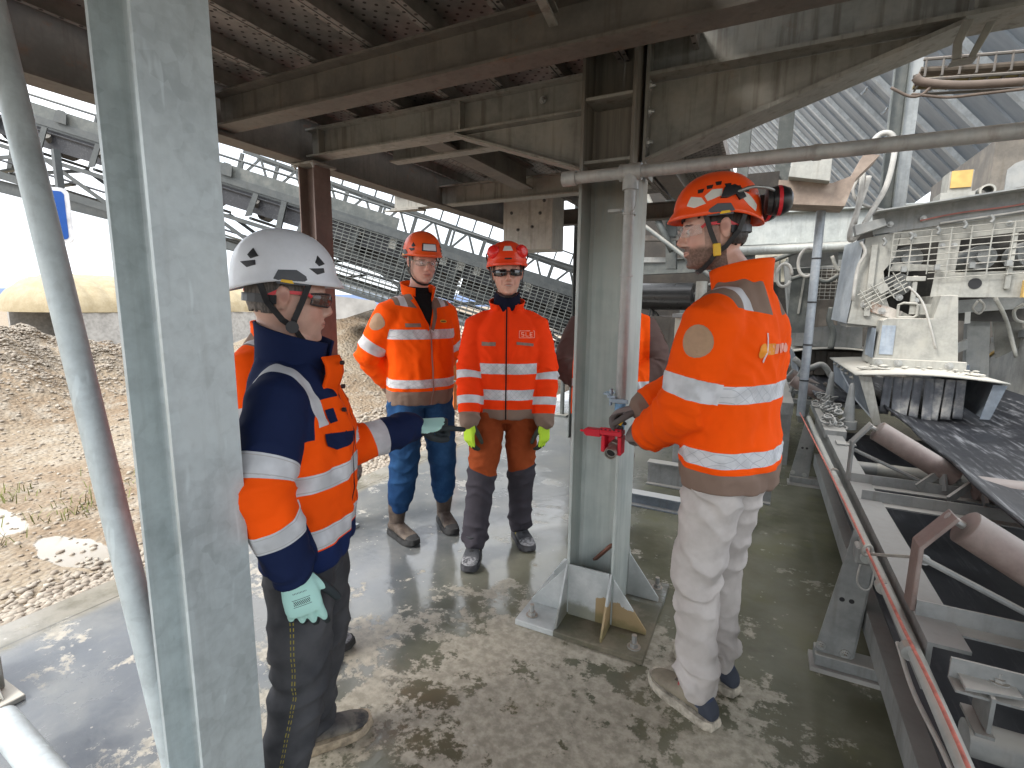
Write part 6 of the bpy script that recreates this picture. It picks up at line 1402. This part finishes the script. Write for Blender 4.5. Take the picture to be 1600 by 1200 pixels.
t = thing('inclined_beam', oc(0,290,11), 'grey inclined beam passing below the left conveyor behind the leaning tube', 'beam'); MB().ibeam(oc(-40,281,11), oc(400,392,11), .26, .14).build('beam', MT['truss'], t)
def left_small():
    t = thing('conveyor_footing', oc(550,480,7.0), 'grey sloping concrete footing under the left conveyor behind the man in jeans', 'footing')
    P = [oc(*p, 7.2) for p in ((522,462),(585,470),(592,480),(540,497),(520,500))]; MB().prism(P, ray(550,480)*1.2).build('block', MT['conc'], t)
    t = thing('steel_post', oc(707,560,7), 'orange painted steel post between the two background men', 'post'); a = oc(706,497,7); MB().box((a.x-.05,a.y-.04,-.1),(a.x+.05,a.y+.04,a.z)).build('post', MT['orangepost'], t)
    t = thing('steel_post', oc(692,560,7.2), 'pale thin post left of the orange post', 'post'); a = oc(693,500,7.3); MB().box((a.x-.045,a.y-.045,-.1),(a.x+.045,a.y+.045,a.z)).build('post', MT['dustwhite'], t)
    for k, z in enumerate((541, 596)):
        t = thing('guard_rail', oc(700,z,6.8), ['thin dark rail crossing the orange post at chest height','thin rail low down across the orange post'][k], 'rail'); MB().tube([oc(684,z-1,6.8), oc(742,z+1,6.8)], .012, 8).build('rail', MT['trussdark'], t)
    t = thing('motor_unit', oc(722,560,7.4), 'blue grey motor unit beside the orange post', 'motor'); mb = MB(); c = oc(724,545,7.5); mb.tube([c+Vector((-.14,0,0)), c+Vector((.16,0,0))], .13, 16); mb.build('motor', metal('blue motor', (.22,.30,.38), met=.1), t, autosm=True); MB().box((c.x-.2,c.y-.15,-.1),(c.x+.2,c.y+.15,c.z-.14)).build('stand', MT['dustwhite'], t)
    t = thing('fence_post', (-2.5,5.2,0), 'thin dark pole behind the man in sunglasses near the column', 'post'); a = oz(878,650,0); MB().tube([(a.x,a.y,0),(a.x,a.y,1.2)], .03, 10).build('pole', MT['trussdark'], t); MB().box((a.x-.09,a.y-.09,0),(a.x+.09,a.y+.09,.03)).build('foot', MT['trussdark'], t)
left_small()
RELAX = [(18,28,18),(22,32,20),(25,36,22),(28,40,24)]; GRIP = [(45,55,30),(55,65,35),(60,70,35),(62,72,35)]; POINT = [(2,4,3),(78,95,45),(82,98,48),(84,98,48)]
OP = {'vent': MT['black'], 'yel': plain('yellow buckle', (.75,.45,.02), .4), 'white': m_gloss('white decal', (.66,.65,.60), .45), 'grey': plain('grey clip', (.07,.075,.085), .5)}
J_A = jacket_a('orange fleece jacket', ORG, .935, 1.40, [(1.235,1.290)], (.955,1.005), [(.185,.245)], .50, (.30,.22,.18), vneck=1.30)
J_C = jacket_a('red orange jacket', ORG3, .91, 0, [(1.115,1.175),(.965,1.025)], None, [(.275,.320),(.42,.465)], .515, (.02,.012,.012))
J_D = jacket_a('orange softshell jacket', ORG, .915, 1.395, [(1.135,1.19)], (.935,.985), [(.175,.235)], .56, (.03,.02,.02))
PATCH = plain('tan round patch', TAN, .85, var=.08, scale=60); TP = plain('taupe trim', TAUPE, .85, var=.1, scale=60)
ORGm = cloth(B('orange cloth'), ORG); ORG3m = cloth(B('red orange cloth'), ORG3); NAVm = cloth(B('navy cloth'), NAVY); TAUm = cloth(B('taupe cloth'), TAUPE); BLK = cloth(B('black knit'), (.012,.012,.014)); DNV = cloth(B('dark navy knit'), (.010,.012,.028)); BRm = cloth(B('brown fleece'), BROWN)
CLEAR = m_lens('clear lens', (.75,.72,.70), .16); DARKL = m_lens('dark lens', (.01,.01,.011), 1.0); TINT = m_lens('tinted lens', (.10,.06,.05), .62)
REDT = plain('red temple', (.60,.03,.04), .35); BLKT = MT['black']; METT = plain('thin metal frame', (.30,.26,.22), .3, metal=.6)
def hx(fr, w): return tuple(loc(fr, w))
def vents_set(o, W, both=(-1,1)):
    for s in both:
        for az, z in ((52,.082),(128,.078)):
            patch(o, W, [(s*(az-8),z+.012),(s*(az+1),z+.030),(s*(az+6),z+.012),(s*(az+1),z+.004)], OP['vent']); patch(o, W, [(s*(az-5),z+.001),(s*(az+2),z-.002),(s*(az+14),z-.006),(s*(az+4),z-.018),(s*(az-6),z-.010)], OP['vent'])
        patch(o, W, [(s*66,.032),(s*70,.055),(s*80,.067),(s*98,.062),(s*102,.040),(s*98,.028)], OP['grey'], 'side_clip', .004); patch(o, W, [(s*82,.032),(s*84,.040),(s*94,.040),(s*95,.033)], OP['yel'], 'buckle', .0055)

# ---- man in white helmet, navy and orange jacket, pointing
def man_white():
    o, hd = (-1.14,.965), (.82,.57); fr = fr3(hd, o); s = 1.64/1.8
    wl = hx(fr, od(640,668,1.80)); wr_ = hx(fr, od(455,884,1.265))
    al = hx(fr, Vector((-1.265,1.045,0))); ar = hx(fr, Vector((-1.13,.80,0)))
    P = person('man in a white helmet and navy and orange jacket pointing with a mint glove', o, hd, h=1.645, bulk=1.02, jacket=m_jacket1(), arml=.86, hem=.875, arms={'L': (wl, (-.2,.1,-1)), 'R': (wr_, (.6,-.3,-.3))}, legs={'L': (al, (0,1,0)), 'R': (ar, (0,1,0))}, trousers='dark', boots='muddy', shaft=.14, sole=(.40,.33,.24), head=(rad(17),rad(-6)), headoff=(-.015,-.05,-.008), lean=(-.005,.0), skin=(.60,.37,.29), seed=3, footyaw=(rad(22),rad(20)), tr_w=1.06, sleeve_r=1.02)
    t, W = P['t'], P['HW']; h = helmet(P, (.74,.76,.80), .30); vents_set(h, W); straps(P, h)
    xf(MB().tube([(.094,.012,-.078),(.078,.012,-.078)], .016, 16), W).build('buckle_disc', MT['black'], h)
    hairpiece(P, (.10,.085,.075), -.05, .05); glasses(P, TINT, BLKT, REDT)
    collar(P, NAVm, (.092,.092), 1.435, 1.555, 46, .03, .014)
    fl = MB(); fl.sheet(lambda i, j: Vector((.030+.060*j/5-.01*i/5, .120-.006*j+.01*math.sin(i)+(P['neck'].y)*.5, (1.49-.20*i/8)*P['s'])), 9, 6); xf(fl, P['W']).build('open_placket', ORGm, P['jk'], smooth=True, solid=.008)
    for i in range(4): z = (1.47-.07*i)*P['s']; p = P['W'] @ Vector((.058,.134+P['neck'].y*.5,z)); d = P['W'].to_3x3() @ Vector((.25,1,0)); MB().tube([p-d*.004, p+d*.004], .006, 12).build('snap', MT['black'], P['jk'])
    conform(P, 'pocket_flap', NAVm, [[(-.062,.010),(.055,.030),(.062,.0),(.02,-.022),(-.058,-.020)]], (.085,.2,1.25*s), (1,0,0), (0,0,1), (0,-1,0), .004); conform(P, 'badge_loop', NAVm, [rect(.014,.018)], (.095,.2,1.325*s), (1,0,0), (0,0,1), (0,-1,0), .003)
    J = P['J']
    d = (J['L'][2]-J['L'][1]).normalized(); dp = (loc(fr, fr[1]+np.array([.86,.50,.06]))).normalized(); glove(t, fr, 'L', J['L'][2]+d*.020+dp*.02, dp, loc(fr, fr[1]+np.array([.10,-.22,.95])), POINT, 'black_point', 1.0, tcurl=(-5,35,30), tdir=(.35,.80,-.45))
    d = (J['R'][2]-J['R'][1]).normalized(); glove(t, fr, 'R', J['R'][2]+d*.035, d*.6+Vector((.05,.10,-.8)), (.95,.2,.25), [(12,16,10),(20,24,14),(24,28,16),(22,26,14)], 'mint', 1.02, tcurl=(0,5,5), tdir=(.55,.8,-.2), spread=1.3)
man_white()

# ---- bearded man with ear muffs, back turned, working at the valve
def man_beard():
    o, hd = (-.068,1.905), (-.93,.37); fr = fr3(hd, o); s = 1.90/1.8
    wl = hx(fr, oy(1016,676,1.93)); wr_ = hx(fr, oy(1012,634,2.04)); ank = lambda x, y: hx(fr, Vector((x,y,0)))
    P = person('bearded man in an orange helmet with black ear muffs and cream trousers at the valve', o, hd, h=1.90, bulk=1.08, jacket=J_D, hem=.84, arms={'L': (wl, (-.6,-.5,-.9)), 'R': (wr_, (1,.3,-.5))}, legs={'L': (ank(-.115,1.80), (0,1,0)), 'R': (ank(-.055,2.01), (0,1,0))}, trousers='cream', boots='hike', shaft=.15, sole=(.42,.38,.31), laces=(.10,.085,.07), head=(rad(40),rad(-7)), hs=1.07, headoff=(-.02,.06,-.012), lean=(0,.025), skin=(.64,.40,.32), beard=.85, seed=11, footyaw=(rad(-10),rad(-12)), tr_w=.98, wrk=1.6, tcut=.10, sleeve_r=1.15, nose=1.15)
    t, W = P['t'], P['HW']; h = helmet(P, (.92,.09,.012), .30)
    L_ = -1
    for s_ in (-1, 1):
        patch(h, W, [(s_*38,.075),(s_*44,.100),(s_*60,.090),(s_*66,.070),(s_*50,.064)], OP['white'], 'decal', .0015); patch(h, W, [(s_*64,.092),(s_*74,.108),(s_*88,.106),(s_*86,.086),(s_*68,.076)], OP['white'], 'decal', .0015); patch(h, W, [(s_*110,.098),(s_*124,.082),(s_*138,.050),(s_*134,.030),(s_*122,.050),(s_*112,.074)], OP['white'], 'decal', .0015)
        for i in range(6): az = 58+13*i; z = .125-.010*abs(i-2)*(1 if i > 2 else .7); patch(h, W, [(s_*(az-4),z-.006),(s_*(az-5),z+.005),(s_*(az+5),z+.005),(s_*(az+3),z-.006)], OP['vent'], 'vent', .0012)
        patch(h, W, [(s_*66,.032),(s_*70,.052),(s_*80,.064),(s_*96,.060),(s_*101,.038),(s_*98,.028)], OP['grey'], 'side_clip', .004); patch(h, W, [(s_*82,.032),(s_*84,.040),(s_*94,.040),(s_*95,.033)], OP['yel'], 'buckle', .0055)
        patch(h, W, [(s_*84,.078),(s_*90,.105),(s_*104,.110),(s_*112,.098),(s_*116,.072),(s_*108,.066),(s_*104,.084),(s_*92,.076)], OP['vent'], 'muff_mount', .009)
        xf(MB().tube(spline([(s_*.108,-.045,.090),(s_*.112,-.09,.098),(s_*.095,-.145,.088),(s_*.062,-.175,.07)],5), .005, 8), W).build('muff_arm', MT['bolt'], h, smooth=True)
        cup((s_*.056,-.158,.058), (s_*-.10+s_*.25,-1,-.08), .044, .058, h, (m_gloss('black muff', (.015,.015,.017), .3), REDT), W=W)
    straps(P, h); xf(MB().box((-.089,.004,-.088),(-.078,.026,-.050)), W).build('strap_buckle', OP['yel'], h, bev=.002)
    hairpiece(P, (.030,.020,.016), -.06, .035); glasses(P, CLEAR, plain('clear frame', (.55,.5,.48), .3), REDT, rimless=True)
    collar(P, ORGm, (.088,.092), 1.44, 1.555, 30, .022, .014)
    # shoulder yoke tape, round patch, back print
    conform(P, 'round_patch', PATCH, [ell(.047,.052)], (-.4,.01,1.335*s), (0,1,0), (0,0,1), (1,0,-.1), .0025)
    conform(P, 'back_print', plain('pale pink print', (.80,.36,.27), .7), [rect(.010,.016,-.070+.030*i,0) if i % 2 else ell(.014,.016,14,-.070+.030*i,0) for i in range(5)], (-.015,-.4,1.30*s), (-1,0,0), (0,0,1), (0,1,0), .003, 2); conform(P, 'back_print', plain('yellow print', (.85,.30,.02), .7), [ell(.020,.024,18,.095,-.004), rect(.018,.018,.050,0)], (-.015,-.4,1.30*s), (-1,0,0), (0,0,1), (0,1,0), .003, 2)
    conform(P, 'back_print', plain('white print', (.78,.62,.58), .7), [[(.072,.052),(.080,.052),(.078,.0),(.084,-.040),(.076,-.044),(.068,.0)]], (-.015,-.4,1.30*s), (-1,0,0), (0,0,1), (0,1,0), .0035, 2)
    J = P['J']; tgt = loc(fr, (-.515,2.02,1.02))
    d = (loc(fr, (-.50,2.03,1.07))-J['R'][2]).normalized(); glove(t, fr, 'R', J['R'][2]+d*.03, d, (.35,-.35,.85), [(35,42,22),(45,50,28),(50,55,30),(52,58,30)], 'grey', 1.05, tcurl=(5,20,20), tdir=(.45,.82,-.35))
    d = (loc(fr, (-.47,2.02,.99))-J['L'][2]).normalized(); glove(t, fr, 'L', J['L'][2]+d*.03, d, (-.7,0,.6), GRIP, 'grey', 1.05)
    # padlock / key in the hand, its own thing
    k = thing('safety_padlock', (-.505,2.0,1.02), 'small yellow safety padlock held in the gloved hand above the red lock-out', 'padlock')
    a, b_ = oy(962,655,1.995), oy(974,668,1.99); c = oy(971,657,1.99); ax = (oy(979,648,1.99)-oy(966,668,1.99)).normalized(); sx = Vector((.8,.3,0)); sx = (sx-ax*sx.dot(ax)).normalized()
    mb = MB(); mb.bar(c-ax*.020, c+ax*.014, .018, .016, up=sx); mb.build('body', OP['yel'], k, bev=.002); MB().tube([c+ax*.014, c+ax*.034], .004, 8).build('shackle', MT['bolt'], k); MB().tube([c-ax*.020, c-ax*.038-Vector((.004,0,.0))], .004, 8).build('key', MT['rolldark'], k)
man_beard()

# ---- man in jeans
def man_jeans():
    o, hd = (-1.93,2.56), (.90,-.44); fr = fr3(hd, o); s = 1.885/1.8; ank = lambda x, y: hx(fr, Vector((x,y,0)))
    P = person('man with an orange helmet, blue jeans and brown boots standing with hands behind his back', o, hd, h=1.885, bulk=1.06, jacket=J_A, hem=.845, belly=.03, arms={'R': ((.11,-.155,.93*s), (1,-.25,-.2)), 'L': ((-.10,-.155,.93*s), (-1,-.25,-.2))}, legs={'R': (ank(-2.035,2.435), (0,1,0)), 'L': (ank(-1.875,2.735), (0,1,0))}, trousers='jeans', boots='brown', shaft=.30, head=(rad(-8),rad(-10)), headoff=(0,.03,-.01), tr_w=1.12, skin=(.66,.39,.31), hair=(.30,.28,.26), seed=23, footyaw=(rad(-12),rad(8)), sleeve_r=1.08)
    t, W = P['t'], P['HW']; h = helmet(P, (.86,.10,.015), .34); vents_set(h, W); straps(P, h)
    patch(h, W, [(-24,.070),(-24,.112),(24,.112),(24,.070)], MT['black'], 'badge_frame', .003); patch(h, W, [(-20,.075),(-20,.108),(20,.108),(20,.075)], plain('pale badge card', (.62,.65,.68), .25, var=.1), 'badge', .0045)
    hairpiece(P, (.30,.27,.24), -.06, .05); glasses(P, CLEAR, METT, METT, wrap=False, h=.015)
    co_ = collar(P, ORGm, (.096,.094), 1.445, 1.545, 70, .03, .02)
    xf(MB().tube([(P['neck'].x,P['neck'].y-.004,1.44*s),(P['neck'].x,P['neck'].y,1.50*s),(P['neck'].x,P['neck'].y+.004,1.535*s)], [.090,.070,.066], 24), P['W']).build('roll_neck', BLK, t, smooth=True)
    for sx in (-1, 1): conform(P, 'lapel', TAUm if sx < 0 else ORGm, [[(sx*.006,-.11),(sx*.075,.10),(sx*.105,.085),(sx*.045,-.03),(sx*.022,-.12)]], (0,.4,1.395*s), (1,0,0), (0,0,1), (0,-1,0), .006)
    conform(P, 'round_patch', PATCH, [ell(.040,.052)], (.4,.01,1.345*s), (0,1,0), (0,0,1), (-1,0,-.1), .003); conform(P, 'chest_tab', TP, [rect(.045,.011)], (.105,.4,1.315*s), (1,0,0), (0,0,1), (0,-1,0), .003)
    conform(P, 'chest_emblem', OP['yel'], [ell(.026,.010)], (-.105,.4,1.335*s), (1,0,0), (0,0,1), (0,-1,0), .003); conform(P, 'chest_emblem', MT['black'], [rect(.004,.003,-.012+.008*i,0) for i in range(4)], (-.105,.4,1.335*s), (1,0,0), (0,0,1), (0,-1,0), .0045, 1)
    J = P['J']
    for q, sg in (('R',1),('L',-1)): d = (J[q][2]-J[q][1]).normalized(); glove(t, fr, q, J[q][2]+d*.03, d+Vector((-sg*.3,0,-.1)), (0,-1,.1), RELAX, 'grey', 1.0)
man_jeans()

# ---- man in sunglasses
def man_shades():
    o, hd = (-1.345,2.62), (.449,-.893); fr = fr3(hd, o); s = 1.80/1.8; ank = lambda x, y: hx(fr, Vector((x,y,0)))
    wR, wL = hx(fr, od(733,655,2.80)), hx(fr, od(851,655,2.86))
    P = person('smiling man in black sunglasses, rust coloured trousers and lime gloves', o, hd, h=1.80, bulk=1.03, smile=1, jacket=J_C, hem=.85, arms={'R': (wR, (1,-.5,-.1)), 'L': (wL, (-1,-.5,-.1))}, legs={'R': (ank(-1.455,2.435), (0,1,0)), 'L': (ank(-1.315,2.775), (0,1,0))}, trousers='rust', boots='black', shaft=.16, sole=(.05,.05,.055), laces=(.02,.02,.02), head=(rad(4),rad(-2),rad(2)), headoff=(0,.02,0), skin=(.66,.38,.29), hair=(.12,.08,.05), seed=37, tr_w=1.08, footyaw=(rad(18),rad(-6)))
    t, W = P['t'], P['HW']; h = helmet(P, (.88,.06,.012), .34); straps(P, h)
    rc = m_gloss('red ear cup', (.80,.025,.02), .25)
    for sx in (-1, 1): cup((sx*.073,.062,.112), (sx*.55,.80,.22), .037, .030, h, (rc, REDT), W=W); xf(MB().tube(spline([(sx*.108,.0,.06),(sx*.115,.03,.10),(sx*.09,.06,.125)],5), .0045, 8), W).build('muff_arm', MT['black'], h, smooth=True)
    patch(h, W, [(-16,.115),(-12,.140),(12,.140),(16,.115)], OP['white'], 'decal', .002); patch(h, W, [(-10,.070),(-10,.078),(10,.078),(10,.070)], MT['black'], 'emblem', .0015)
    hairpiece(P, (.12,.08,.05), -.05, .05); glasses(P, DARKL, BLKT, BLKT, h=.018)
    xf(MB().tube([(P['neck'].x,P['neck'].y,1.42*s),(P['neck'].x,P['neck'].y+.004,1.49*s),(P['neck'].x,P['neck'].y+.012,1.545*s),(P['neck'].x,P['neck'].y+.014,1.575*s)], [.088,.080,.076,.074], 28), P['W']).build('neck_warmer', DNV, t, smooth=True)
    collar(P, ORG3m, (.092,.090), 1.445, 1.525, 60, .03, .02)
    conform(P, 'chest_tab', TP, [rect(.040,.011)], (.100,.4,1.285*s), (1,0,0), (0,0,1), (0,-1,0), .003); conform(P, 'chest_tab', TP, [[(-.048,.004),(.048,.014),(.048,-.002),(-.048,-.012)]], (-.105,.4,1.285*s), (1,0,0), (0,0,1), (0,-1,0), .003)
    pk = plain('pale logo print', (.90,.32,.22), .6); fo = [rect(.043,.0018,0,.019), rect(.043,.0018,0,-.019), rect(.0018,.019,-.043,0), rect(.0018,.019,.043,0)]
    lt = []
    for k, segs in enumerate((((-.0,.010,.008,.002),(-.0,.0,.008,.002),(0,-.010,.008,.002),(-.007,.005,.002,.005),(.007,-.005,.002,.005)), ((-.006,0,.002,.011),(.001,-.010,.008,.002)), ((-.006,0,.002,.011),(.001,.010,.008,.002),(.0,0,.007,.002),(.001,-.010,.008,.002)))):
        for x, y, a, b_ in segs: lt.append(rect(a, b_, -.024+.024*k+x, y))
    conform(P, 'chest_logo', pk, [[(-p[0], p[1]) for p in r][::-1] for r in fo+lt], (-.115,.4,1.340*s), (1,0,0), (0,0,1), (0,-1,0), .003, 1)
    J = P['J']
    for q, sg in (('R',1),('L',-1)): d = (J[q][2]-J[q][1]).normalized(); glove(t, fr, q, J[q][2]+d*.03, d*.5+Vector((0,.05,-.9)), (sg*.75,.65,.1), RELAX, 'lime', 1.02, tcurl=(0,8,8), tdir=(.45,.85,-.35))
    # cargo pocket zip and tab on the right thigh
    MB().bar(wor(fr,(.155,.105,.66)), wor(fr,(.075,.13,.655)), .004, .010).build('pocket_zip', MT['black'], t)
man_shades()

# ---- man behind the column
def man_hidden():
    o, hd = (-.885,3.22), (.27,-.96); fr = fr3(hd, o)
    P = person('man in a brown fleece and orange vest mostly hidden behind the steel column', o, hd, h=1.78, bulk=1.34, jacket=m_vest(), hem=.80, arms={'R': ((.10,.24,1.0), (1,-.25,-.25)), 'L': ((-.10,.24,1.02), (-1,-.25,-.25))}, legs={'R': ((.10,.0,0), (0,1,0)), 'L': ((-.10,.02,0), (0,1,0))}, trousers='brown', boots='black', shaft=.16, skin=(.58,.36,.28), seed=51, sleeve_r=1.12)
    t = P['t']; h = helmet(P, (.86,.09,.015), .34); vents_set(h, P['HW']); straps(P, h); hairpiece(P, (.08,.06,.05)); collar(P, ORGm, (.09,.09), 1.445, 1.53, 30)
    conform(P, 'round_patch', PATCH, [ell(.038,.045)], (-.4,.03,1.32), (0,1,0), (0,0,1), (1,-.3,-.1), .003)
    for q in 'LR': J = P['J']; d = (J[q][2]-J[q][1]).normalized(); glove(t, fr, q, J[q][2]+d*.03, d, (0,.8,.5), GRIP, 'grey', 1.0)
man_hidden()
def man_behind():
    o, hd = (-1.70,1.36), (.85,.20); fr = fr3(hd, o)
    P = person('man in an orange jacket with raised ear muffs half hidden behind the white helmet', o, hd, h=1.66, bulk=1.08, jacket=J_D, hem=.84, arms={'R': ((.12,.16,.82), (1,-.5,-.2)), 'L': ((-.12,.2,.9), (-1,-.5,-.2))}, legs={'R': ((.07,.0,0), (0,1,0)), 'L': ((-.07,.02,0), (0,1,0))}, trousers='dark', boots='black', shaft=.15, skin=(.58,.36,.28), seed=63)
    t = P['t']; h = helmet(P, (.86,.09,.015), .34); straps(P, h); hairpiece(P, (.08,.06,.05)); collar(P, ORGm, (.09,.09), 1.445, 1.53, 30)
    for sx in (-1, 1): cup((sx*.075,-.06,.13), (sx*.8,-.3,.6), .042, .045, h, (m_gloss('blue black muff', (.03,.035,.045), .4), MT['black']), W=P['HW'])
    for q in 'LR': J = P['J']; d = (J[q][2]-J[q][1]).normalized(); glove(t, fr, q, J[q][2]+d*.03, d, (0,.8,.5), RELAX, 'grey', 1.0)
man_behind()
